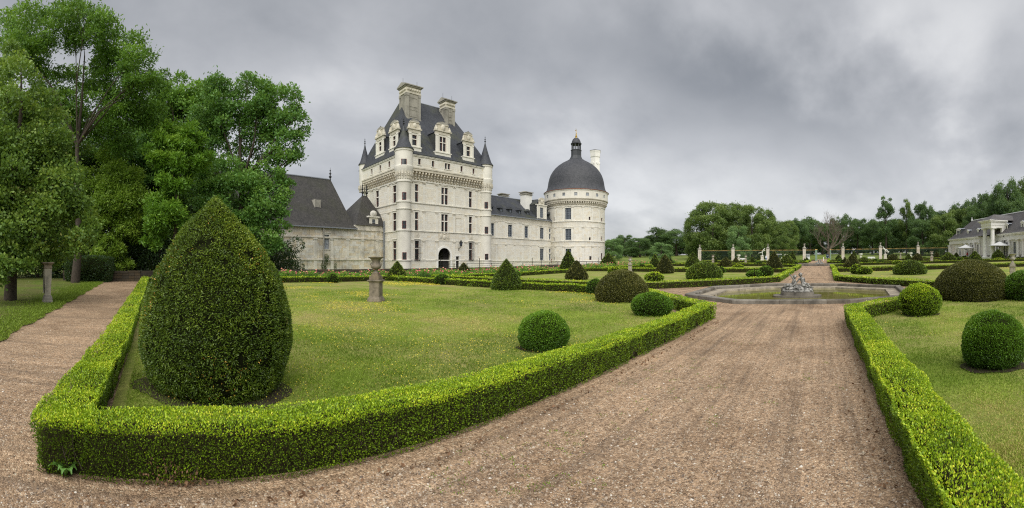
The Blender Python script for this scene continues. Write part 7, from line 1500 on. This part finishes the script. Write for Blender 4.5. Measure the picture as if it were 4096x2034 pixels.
near_tree('wide lime tree at the left edge, its pale-tipped boughs hanging low over the lawn', 40, 17.5,
    [(60, 330, 110, 1), (20, 520, 130, 0), (170, 520, 110, 1), (120, 700, 150, 0), (230, 690, 80, 1), (60, 880, 140, 0), (210, 860, 120, 0), (300, 930, 80, -.5), (320, 850, 60, 0), (280, 780, 80, 0), (150, 980, 90, -.5), (30, 1000, 70, -1), (110, 1020, 55, -.5), (-40, 930, 100, -1), (230, 1010, 50, 0), (10, 1060, 60, -2), (70, 1050, 50, -1.5), (-50, 1060, 80, -2), (60, 620, 110, 0), (130, 430, 90, 1), (-60, 700, 170, 0), (20, 220, 70, 3), (-20, 1010, 90, -1)], .24, 'lime', .135, 72000, 12, droop=.5, aspect=.7, tintv=.10)
near_tree('yellow-green weeping tree glowing in front of the dark trees', 440, 37,
    [(420, 690, 85, 0), (500, 720, 65, 0), (380, 790, 80, 0), (490, 820, 80, 0), (430, 900, 70, 0), (500, 950, 60, 0), (350, 720, 50, .5), (430, 630, 45, 0), (520, 880, 50, 0), (430, 980, 45, 0), (440, 1035, 50, 0), (400, 1020, 45, -.3), (490, 1030, 45, -.3), (380, 880, 60, 0), (330, 830, 45, 0), (560, 780, 50, .5), (540, 900, 45, 0)], .12, 'yellow', .25, 46000, 13, aspect=.35, droop=.7, tintv=.08)
near_tree('bright green tree with long feathery leaves left of the chestnut', 700, 33,
    [(690, 540, 55, 0), (770, 530, 45, 0), (640, 620, 55, 0), (740, 630, 65, 0), (800, 640, 40, 0), (690, 720, 60, 0), (650, 860, 70, 0), (730, 880, 50, 0), (610, 950, 40, 0)], .22, 'bright', .32, 24000, 14, aspect=.32, droop=.35, tintv=.1)
near_tree('big dark green chestnut tree overhanging the west range roof', 940, 37,
    [(880, 400, 75, 0), (1000, 390, 80, 0), (1110, 410, 75, 0), (1180, 500, 60, 0), (1040, 500, 80, 1), (920, 520, 85, 1), (1140, 590, 65, 0), (820, 480, 60, 2), (1080, 690, 60, 0), (1000, 640, 60, 2), (880, 690, 85, 0), (960, 800, 95, -1), (1060, 800, 80, 0), (1110, 880, 55, 0), (1050, 930, 75, 0), (860, 830, 75, 0), (1090, 990, 40, 0), (800, 760, 60, 1), (1130, 760, 45, 0)], .42, 'chestnut', .26, 60000, 15, droop=.35, aspect=.5, tintv=.10)
near_tree('tall mid-green tree behind, between the feathery tree and the chestnut', 720, 44,
    [(700, 380, 75, 0), (780, 410, 80, 0), (650, 420, 75, 0), (740, 500, 95, 0), (860, 420, 60, 0), (640, 520, 70, 0), (560, 560, 80, 0), (820, 560, 70, 0)], .40, 'locust', .30, 34000, 16, droop=.2)
near_tree('deep green tree filling the shade behind the yellow-green one', 560, 42,
    [(560, 620, 90, 0), (620, 760, 90, 0), (560, 860, 90, 0), (640, 950, 80, 0), (330, 620, 80, 2), (480, 560, 80, 2), (700, 800, 80, 3), (760, 950, 80, 3), (880, 960, 70, 3), (560, 1000, 60, 2), (700, 1010, 50, 3)], .35, 'chestnut', .31, 50000, 17, droop=.2)
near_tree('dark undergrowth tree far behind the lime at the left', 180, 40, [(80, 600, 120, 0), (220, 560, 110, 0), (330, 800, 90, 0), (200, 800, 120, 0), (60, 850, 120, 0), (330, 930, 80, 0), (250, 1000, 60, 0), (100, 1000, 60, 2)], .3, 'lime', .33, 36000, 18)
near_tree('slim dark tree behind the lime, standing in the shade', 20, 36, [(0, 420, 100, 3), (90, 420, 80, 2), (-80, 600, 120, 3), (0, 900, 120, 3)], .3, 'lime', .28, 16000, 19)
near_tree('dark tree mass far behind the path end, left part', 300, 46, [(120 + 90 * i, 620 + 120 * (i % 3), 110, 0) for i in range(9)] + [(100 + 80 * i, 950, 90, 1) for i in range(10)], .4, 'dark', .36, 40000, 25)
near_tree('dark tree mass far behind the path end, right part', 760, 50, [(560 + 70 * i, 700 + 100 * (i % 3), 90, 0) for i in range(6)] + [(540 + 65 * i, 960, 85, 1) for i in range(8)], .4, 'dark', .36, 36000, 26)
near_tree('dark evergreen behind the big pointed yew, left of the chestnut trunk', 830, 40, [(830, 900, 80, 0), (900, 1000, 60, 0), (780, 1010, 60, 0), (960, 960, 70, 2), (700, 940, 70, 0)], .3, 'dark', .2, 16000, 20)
# clipped dark yew block and the wood's far edge in the shade
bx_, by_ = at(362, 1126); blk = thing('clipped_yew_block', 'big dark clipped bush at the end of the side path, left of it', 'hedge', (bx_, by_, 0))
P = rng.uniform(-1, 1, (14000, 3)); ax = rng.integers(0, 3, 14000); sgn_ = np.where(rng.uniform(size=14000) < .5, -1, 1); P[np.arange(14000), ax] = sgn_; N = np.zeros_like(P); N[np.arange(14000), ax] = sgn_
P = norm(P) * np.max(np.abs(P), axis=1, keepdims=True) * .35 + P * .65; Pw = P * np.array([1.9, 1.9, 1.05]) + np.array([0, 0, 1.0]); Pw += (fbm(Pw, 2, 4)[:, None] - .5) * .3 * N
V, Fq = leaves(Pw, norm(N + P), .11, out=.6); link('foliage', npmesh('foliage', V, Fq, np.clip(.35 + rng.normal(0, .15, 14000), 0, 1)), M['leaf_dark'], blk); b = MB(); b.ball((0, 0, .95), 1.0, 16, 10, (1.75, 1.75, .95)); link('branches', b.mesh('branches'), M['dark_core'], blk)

def understorey():
    rg = random.Random(31); bl = [(rg.uniform(-2.2, 2.2), rg.uniform(-1.6, 1.6), rg.uniform(.3, 3.6), rg.uniform(.7, 1.1), rg.uniform(.7, 1.1), rg.uniform(.6, .9)) for _ in range(26)]
    me = leaf_cloud('foliage', bl, .20, None, cov=.8, tint=.12, seed=31); me.materials.append(M['leaf_dark']); b = MB(); [b.tube([(x * .2, y * .2, 0), (x, y, z)], [.06, .02], 5) for x, y, z, *_ in bl[:10]]; st = b.mesh('stems'); st.materials.append(M['bark']); n_ = 0
    pts = [(-14 - 2.6 * i, -15.5 - .35 * i + rg.uniform(-1, 1)) for i in range(9)] + [(-38 - .6 * i, -13 + 2.8 * i) for i in range(9)] + [(-45, -12 + 3.0 * i) for i in range(9)] + [(-20 - 3 * i, -21) for i in range(7)]
    for x, y in pts:
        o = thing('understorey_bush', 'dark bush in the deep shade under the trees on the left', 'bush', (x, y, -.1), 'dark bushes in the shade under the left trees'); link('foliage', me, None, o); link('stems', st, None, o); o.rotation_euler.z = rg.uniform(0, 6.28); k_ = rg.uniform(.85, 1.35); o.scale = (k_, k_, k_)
understorey()
# distant park trees: a few kinds, each copied with its own crown and trunk
def far_kind(seed, kind):
    rg = random.Random(seed); cl = []; H = 10.0
    if kind == 'round':
        for i in range(64):
            t = rg.uniform(0, 6.283); ph = rg.uniform(-.75, 1); rr = rg.uniform(.72, 1.0); w = math.sqrt(max(0, 1 - ph * ph)); cl.append((3.3 * rr * w * math.cos(t), 3.3 * rr * w * math.sin(t), 5.9 + 3.7 * rr * ph, rg.uniform(.65, 1.25)))
    elif kind == 'oak':
        for i in range(52):
            t = rg.uniform(0, 6.283); ph = rg.uniform(-.3, 1); rr = rg.uniform(.45, 1.05); w = math.sqrt(max(0, 1 - ph * ph)); cl.append((4.1 * rr * w * math.cos(t), 4.1 * rr * w * math.sin(t), 5.6 + 4.0 * rr * ph + rg.uniform(-.7, .7), rg.uniform(.5, 1.15)))
    elif kind == 'thin':
        for i in range(34):
            t = rg.uniform(0, 6.283); h = rg.uniform(3.2, 9.6); w = 2.2 * (1 - abs(h - 6) / 6) + .3; cl.append((w * rg.uniform(.3, 1) * math.cos(t), w * rg.uniform(.3, 1) * math.sin(t), h, rg.uniform(.3, .8)))
    elif kind == 'lime':
        for i in range(95):
            t = rg.uniform(0, 6.283); h = rg.uniform(.4, 9.4); w = 3.75 * math.sqrt(max(.03, 1 - ((h - 4.7) / 5.0) ** 2)) ; cl.append((w * rg.uniform(.78, 1) * math.cos(t), w * rg.uniform(.78, 1) * math.sin(t), h, rg.uniform(.55, 1.05)))
    elif kind == 'dense':
        for i in range(60):
            t = rg.uniform(0, 6.283); h = rg.uniform(.3, 9.0); w = 3.3 * math.sqrt(max(.05, 1 - ((h - 4.2) / 5.4) ** 2)); cl.append((w * rg.uniform(.65, 1) * math.cos(t), w * rg.uniform(.65, 1) * math.sin(t), h, rg.uniform(.6, 1.2)))
    tr = [((0, 0, -.3), .36), ((.1, 0, 1.5), .24), ((-.1, .1, 3.5), .20), ((.15, -.1, 5.5), .14), ((0, 0, 8.0 if kind != 'thin' else 9.2), .04)]
    return tree_parts(seed, H, cl, tr, .23, {'round': 26000, 'oak': 22000, 'thin': 10000, 'dense': 26000, 'lime': 34000}[kind], droop=.25, tintv=.13, limb=kind not in ('dense', 'lime'), flat=.7)
KINDS = {k: [far_kind(s_, k) for s_ in ss] for k, ss in (('round', (61, 62)), ('oak', (63, 64)), ('thin', (65,)), ('dense', (66, 67)), ('lime', (68, 69)))}
rgf = random.Random(12)
def far_tree(x, w, ytop, r, kind, leafm, label, group=None, i=0):
    a = azi(x); u, v = r * math.sin(a), r * math.cos(a); z = zf(u, v); H = (EYE + (YH - ytop) / FPX * r - z); W = w / FPX * r; base = {'round': 8.2, 'oak': 10.0, 'thin': 6.0, 'dense': 8.0, 'lime': 8.6}[kind]
    ms = KINDS[kind][i % len(KINDS[kind])]; o = thing('tree', label, 'tree', (u, v, z - .1), group); key = (kind, i % len(KINDS[kind]), leafm)
    if key not in MESHC: c_ = ms[0].copy(); c_.materials.clear(); c_.materials.append(M['leaf_' + leafm]); MESHC[key] = c_
    link('crown', MESHC[key], None, o); link('trunk', ms[1], M['bark'], o); o.scale = (W / base, W / base, H / 10.0); o.rotation_euler.z = rgf.uniform(0, 6.28); return o
MESHC = {}
FT = [  # photo x, width px, top y, distance, kind, leaf, label
 (2452, 90, 950, 150, 'dense', 'farpale', 'light green tree just right of the round tower'), (2500, 90, 935, 185, 'dense', 'far', 'dark tree with a ragged top behind the light green one by the tower'), (2560, 120, 948, 175, 'dense', 'far', 'grey-green round tree right of the tower, left of the tall conifer-dark one'),
 (2625, 120, 912, 190, 'round', 'dark', 'darkest tall tree in the gap between tower and limes'), (2705, 150, 918, 185, 'round', 'far', 'broad grey-green tree left of the big limes'), (2645, 105, 966, 135, 'dense', 'farpale', 'pale bluish bushy tree in front, left of the big limes'),
 (2850, 215, 803, 142, 'lime', 'farlime', 'biggest rounded lime tree, left of the pair behind the fence'), (2925, 170, 810, 150, 'lime', 'farlime', 'big lime tree right behind the biggest one'), (2790, 120, 840, 146, 'lime', 'farlime', 'left shoulder of the lime group, bulging low tree'),
 (2955, 110, 896, 132, 'dense', 'farpale', 'lighter grey-green small tree in front of the limes'), (3010, 165, 821, 140, 'lime', 'farlime', 'second big rounded lime, right of the pair'), (3060, 110, 838, 150, 'lime', 'farlime', 'lime tree leaning out on the right of the pair'), (2955, 120, 838, 160, 'lime', 'farlime', 'lime crown filling the gap of the pair'),
 (3105, 110, 886, 146, 'lime', 'farlime', 'lime lower and right of the pair'), (3150, 100, 880, 160, 'lime', 'farlime', 'yellowish small-leaved tree right of the limes'), (3185, 120, 868, 175, 'oak', 'far', 'tall oak left of the bare tree'), (3240, 130, 870, 185, 'round', 'far', 'oak behind the bare tree, left'), (3290, 130, 880, 190, 'oak', 'far', 'oak crown directly behind the bare tree'),
 (3360, 110, 846, 172, 'oak', 'far', 'dark round oak just right of the bare tree'), (3430, 110, 862, 175, 'oak', 'far', 'lower oak second right of the bare tree'), (3490, 110, 880, 172, 'round', 'far', 'low oak left of the tall ragged tree'),
 (3545, 95, 784, 158, 'thin', 'far', 'tall ragged tree, left of the two that stand out'), (3550, 130, 880, 165, 'dense', 'far', 'bushy tree at the foot of the left ragged one'), (3625, 70, 792, 160, 'thin', 'farlime', 'slim tree with dead tip between the ragged ones'), (3625, 110, 850, 165, 'oak', 'far', 'ivy-dark oak under the slim tree with dead tip'), (3690, 115, 797, 158, 'oak', 'far', 'tall oak reaching out right of the slim tree'), (3690, 130, 870, 150, 'dense', 'far', 'dense dark tree before the last fence panel'),
 (3765, 130, 828, 165, 'oak', 'far', 'oak above the left end of the white building'), (3775, 150, 850, 150, 'lime', 'farlime', 'lighter round oak just left of the white building'), (3850, 150, 820, 160, 'oak', 'farlime', 'light green oak behind the white building end'), (3850, 130, 785, 175, 'oak', 'far', 'dark oak rising behind the light green one'), (3935, 130, 757, 172, 'oak', 'far', 'oak behind the portico'), (4030, 170, 690, 150, 'oak', 'far', 'tallest oak at the right edge'), (4100, 160, 700, 155, 'oak', 'farlime', 'oak cut by the right edge'), (3990, 140, 800, 160, 'round', 'far', 'round oak low behind the building ridge'), (3900, 140, 830, 150, 'round', 'far', 'round oak behind the portico roof'), (4080, 150, 790, 145, 'round', 'far', 'round oak just above the ridge at the right edge')]
for i, (x, w, yt, r, k, lf, lb) in enumerate(FT): far_tree(x, w, yt, r, k, lf, lb, i=i)
for i in range(34):      # the wood's depth behind them
    x = 2440 + i * 51; yt = {0: 968}.get(i, 0) or (950 if x < 2800 else 905 if x < 3500 else 880 if x < 3750 else 850); far_tree(x + rgf.uniform(-15, 15), 130, yt + rgf.uniform(-15, 25), 205 + rgf.uniform(-10, 25), 'dense', 'dark' if i % 3 else 'far', 'dark tree in the depth of the park wood behind the first row', 'trees in the depth of the park wood', i)
# bare tree
def bare_tree(label, x, r, H):
    a = azi(x); u, v = r * math.sin(a), r * math.cos(a); root = thing('bare_tree', label, 'tree', (u, v, zf(u, v) - .2)); rg = random.Random(77); b = MB(); tw = MB()
    def br(p, d, L, rad, dep):
        pts = [p]; q = p; dd = d.copy()
        for i in range(4): dd = (dd + Vector((rg.uniform(-.28, .28), rg.uniform(-.28, .28), rg.uniform(-.05, .22)))).normalized(); q = q + dd * L / 4; pts.append(q)
        (b if dep < 3 else tw).tube(pts, [rad, rad * .85, rad * .7, rad * .55, rad * .4], 7 if dep < 2 else 4)
        if dep < 5:
            for i in range(2 if dep == 0 else rg.choice((2, 3))):
                k = rg.choice((2, 3, 4)) if dep else rg.choice((3, 4)); nd_ = (dd + Vector((rg.uniform(-1, 1), rg.uniform(-1, 1), rg.uniform(-.2, .6)))).normalized(); br(pts[k], nd_, L * rg.uniform(.62, .82), rad * .5, dep + 1)
            br(pts[-1], dd, L * .75, rad * .42, dep + 1)
    br(Vector((0, 0, 0)), Vector((-.05, 0, 1)), H * .30, H * .050, 0); br(Vector((0, 0, H * .16)), Vector((-.9, 0, .45)).normalized(), H * .26, H * .02, 1); br(Vector((0, 0, H * .18)), Vector((.9, .1, .5)).normalized(), H * .26, H * .02, 1); br(Vector((-.1, 0, H * .2)), Vector((.2, .3, 1)).normalized(), H * .3, H * .026, 1)
    link('trunk', b.mesh('trunk', smooth=True), M['bark_pale'], root); t_ = link('twigs', tw.mesh('twigs'), M['bark_pale'], root); t_['kind'] = 'stuff'; return root
bare_tree('big bare grey tree with twisted limbs standing just beyond the open gate', 3312, 142, 16.5)

# ================================================================== ground cover, flowers, pebbles, small things
def inpoly_lawn(P):
    u, v = P[:, 0], P[:, 1]
    l = (u > -29.6) & (u < -3.65) & (v > -.62 + .05 * (u + 5)) & (v < 17.9) & (v - 13.5 < -(u + 5.5)); r = (u > 1.2) & (u < 28) & (v > -3) & (v < 17.9) & ((v - 13.6) < (u - 2.4)); return l | r
def scatter_polar(n, rmin, rmax, a0, a1, p=1.0):
    a = np.radians(rng.uniform(a0, a1, n)); r = rmin * (rmax / rmin) ** (rng.uniform(0, 1, n) ** p); return np.c_[r * np.sin(a), r * np.cos(a)]
P = np.r_[scatter_polar(420000, 3.6, 24, -100, 32, 1.0), scatter_polar(60000, 2.2, 3.8, 15, 34, 1.0)]; P = P[inpoly_lawn(P)]; r = np.hypot(P[:, 0], P[:, 1]); n = len(P)
P3 = np.c_[P, zg(P[:, 0], P[:, 1]) + .025]; tuft = fbm(P3, 1.6, 14); hh = np.clip(.022 + .0016 * r, .02, .055) * (.6 + 1.1 * tuft); dryn = fbm(P3, .28, 70, 4)
T_ = np.clip(.42 + 1.5 * (fbm(P3, .5, 71) - .5) + rng.normal(0, .14, n) + 1.0 * np.clip(dryn - .55, 0, 1), 0, 1)
V, Fq = leaves(P3, np.tile([0, 0, 1.0], (n, 1)), hh, out=.75, aspect=.22); o = link('grass', npmesh('grass', V, Fq, T_), M['grass_blade']); o['kind'] = 'stuff'; o['label'] = 'short lawn grass of the near lawns'; o['category'] = 'grass'
# grass on the shaded lawn's ragged edge and ground weeds at the hedge foot
u = rng.uniform(-34, -7.5, 26000); vv = np.array([edge_v(x) for x in u]) - np.abs(rng.normal(0, .9, 26000)) + .05; P3 = np.c_[u, vv, np.full(26000, .03)]; V, Fq = leaves(P3, np.tile([0, 0, 1.0], (26000, 1)), .07, out=.7, aspect=.25)
o = link('grass', npmesh('grass', V, Fq, np.clip(rng.normal(.35, .15, 26000), 0, 1)), M['grass_blade']); tag(o, 'grass along the ragged edge of the shaded lawn by the side path', 'grass', None, 'stuff')
def flowers(name, P, size, m, label, hz=.05):
    n = len(P); z = zg(P[:, 0], P[:, 1]) + .025 + hz; V, Fq = leaves(np.c_[P, z], norm(rng.normal(size=(n, 3)) + [0, 0, .3]), size, out=.2, aspect=.9); o = link(name, npmesh(name, V, Fq), m); return tag(o, label, 'flowers', None, 'stuff')
P = np.c_[rng.uniform(-29, -3.8, 90000), rng.uniform(0, 17.8, 90000)]; P = P[inpoly_lawn(P)]; f = fbm(np.c_[P, P[:, 0] * 0], .33, 81, 3) + .35 * fbm(np.c_[P, P[:, 0] * 0], 1.6, 83, 2); band = np.exp(-((P[:, 1] - 6.0 + .25 * (P[:, 0] + 12)) / 4.0) ** 2) * .16
P = P[(f + band + rng.normal(0, .05, len(P)) > .83) & (rng.uniform(size=len(P)) < .7)]; flowers('yellow_flowers', P, np.clip(.008 + .0010 * np.hypot(P[:, 0], P[:, 1]), .012, .035), M['petal_yellow'], 'small yellow flowers dotted in drifts over the left lawn')
P = np.c_[rng.uniform(1.5, 40, 50000), rng.uniform(3, 68, 50000)]; f = fbm(np.c_[P, P[:, 0] * 0], .2, 91, 3); P = P[(f > .60) & (rng.uniform(size=len(P)) < .25) & ~((P[:, 1] > 17.5) & (P[:, 1] < 32)) & ~((P[:, 1] > 46.5) & (P[:, 1] < 51))]; flowers('yellow_flowers', P, np.clip(.012 + .0012 * np.hypot(P[:, 0], P[:, 1]), .02, .07), M['petal_yellow'], 'small yellow flowers in drifts over the right lawns')
# loose stones on the gravel near the viewer
P = scatter_polar(60000, 2.7, 12, -118, 16, 1.0); keep_ = ((P[:, 0] > -3.0) & (P[:, 0] < .62)) | ((P[:, 1] < -1.6 + .0 * P[:, 0]) & (P[:, 1] > -3.9)); P = P[keep_]; n = len(P); s = (rng.exponential(.004, n) + .004).clip(0, .022)
base = np.array([[1, 0, 0], [0, 1, 0], [-1, 0, 0], [0, -1, 0], [0, 0, .7]]); ang = rng.uniform(0, 6.28, n); ca, sa = np.cos(ang), np.sin(ang); jit = rng.uniform(.7, 1.3, (n, 5))
X = base[None, :, 0] * jit; Y = base[None, :, 1] * jit * .8; V = np.stack([P[:, 0, None] + s[:, None] * (X * ca[:, None] - Y * sa[:, None]), P[:, 1, None] + s[:, None] * (X * sa[:, None] + Y * ca[:, None]), s[:, None] * (base[None, :, 2] * jit - .15)], 2).reshape(-1, 3)
Fq = (np.array([[0, 1, 4], [1, 2, 4], [2, 3, 4], [3, 0, 4]])[None] + 5 * np.arange(n)[:, None, None]).reshape(-1, 3); o = link('pebbles', npmesh('pebbles', V, Fq, np.repeat(rng.uniform(0, 1, n) ** 1.2, 4)), M['pebble']); tag(o, 'loose brown and cream pebbles lying on the gravel', 'pebbles', None, 'stuff')
# little weeds in the gravel
P = scatter_polar(520, 3, 16, -60, 14, 1.0); P = P[(P[:, 0] > -2.9) & (P[:, 0] < .55)]; wk = fbm(np.c_[P, P[:, 0] * 0], .9, 95, 3); P = P[wk > .54]; k = 12; PP = np.repeat(P, k, 0) + rng.normal(0, .035, (len(P) * k, 2)); n = len(PP)
V, Fq = leaves(np.c_[PP, np.full(n, .0)], np.tile([0, 0, 1.0], (n, 1)), .020, out=.35, aspect=.4); tag(link('weeds', npmesh('weeds', V, Fq, np.clip(rng.normal(.3, .15, n), 0, 1)), M['grass_blade']), 'tiny green weeds growing through the alley gravel', 'weeds', None, 'stuff')
# weeds and leaf litter at the foot of the hedges
lv = rng.uniform(-.9, 11.5, 260); lu = -2.98 + np.abs(rng.normal(0, .10, 260)); V, Fq = leaves(np.c_[lu, lv, np.full(260, .008)], norm(np.c_[rng.normal(size=(260, 2)), rng.uniform(0, .35, 260)]), .045, out=.85, aspect=.6); tag(link('leaf_litter', npmesh('leaf_litter', V, Fq), M['dead_leaf']), 'dry brown leaves along the foot of the long front hedge', 'fallen leaves', None, 'stuff')
lu = .60 - np.abs(rng.normal(0, .12, 170)); V, Fq = leaves(np.c_[lu, rng.uniform(1.5, 11.5, 170), np.full(170, .008)], norm(np.c_[rng.normal(size=(170, 2)), rng.uniform(0, .35, 170)]), .04, out=.85, aspect=.6); tag(link('leaf_litter', npmesh('leaf_litter', V, Fq), M['dead_leaf']), 'dry brown leaves along the foot of the right hedge', 'fallen leaves', None, 'stuff')
# thistle rosette at the hedge corner and a brown dead sprig
tx, ty = at(262, 1915); th = thing('thistle_rosette', 'green long-leaved weed rosette on the gravel at the near hedge corner', 'weed', (tx, ty, 0))
for i in range(9):
    a = i * .7; L = .11 + .04 * math.sin(i * 3); d = Vector((math.cos(a), math.sin(a), 0)); s_ = Vector((-d.y, d.x, 0)); b = MB(); vs = []; nn = 7
    for k in range(nn + 1):
        t = k / nn; c = d * L * t + Vector((0, 0, .015 + .09 * math.sin(t * 2.4))); w = .028 * math.sin(math.pi * min(.98, t * .85 + .1)) * (1.25 if k % 2 else .8); vs += [c - s_ * w, c + Vector((0, 0, -.006)), c + s_ * w]
    b.add(vs, [f_ for k in range(nn) for f_ in ((3 * k, 3 * k + 1, 3 * k + 4, 3 * k + 3), (3 * k + 1, 3 * k + 2, 3 * k + 5, 3 * k + 4))], .5); link('leaf', b.mesh('leaf'), M['leaf_chestnut'], th)
dx_, dy_ = at(690, 1950); n = 160; P3 = np.c_[dx_ + rng.normal(0, .03, n) , dy_ + rng.normal(0, .14, n), np.abs(rng.normal(0, .10, n))]; V, Fq = leaves(P3, norm(rng.normal(size=(n, 3)) + [1, 0, .3]), .03, out=.5, aspect=.6); tag(link('dead_sprig', npmesh('dead_sprig', V, Fq), M['dead_leaf']), 'patch of withered orange-brown leaves low on the front hedge', 'withered twigs', None, 'stuff')
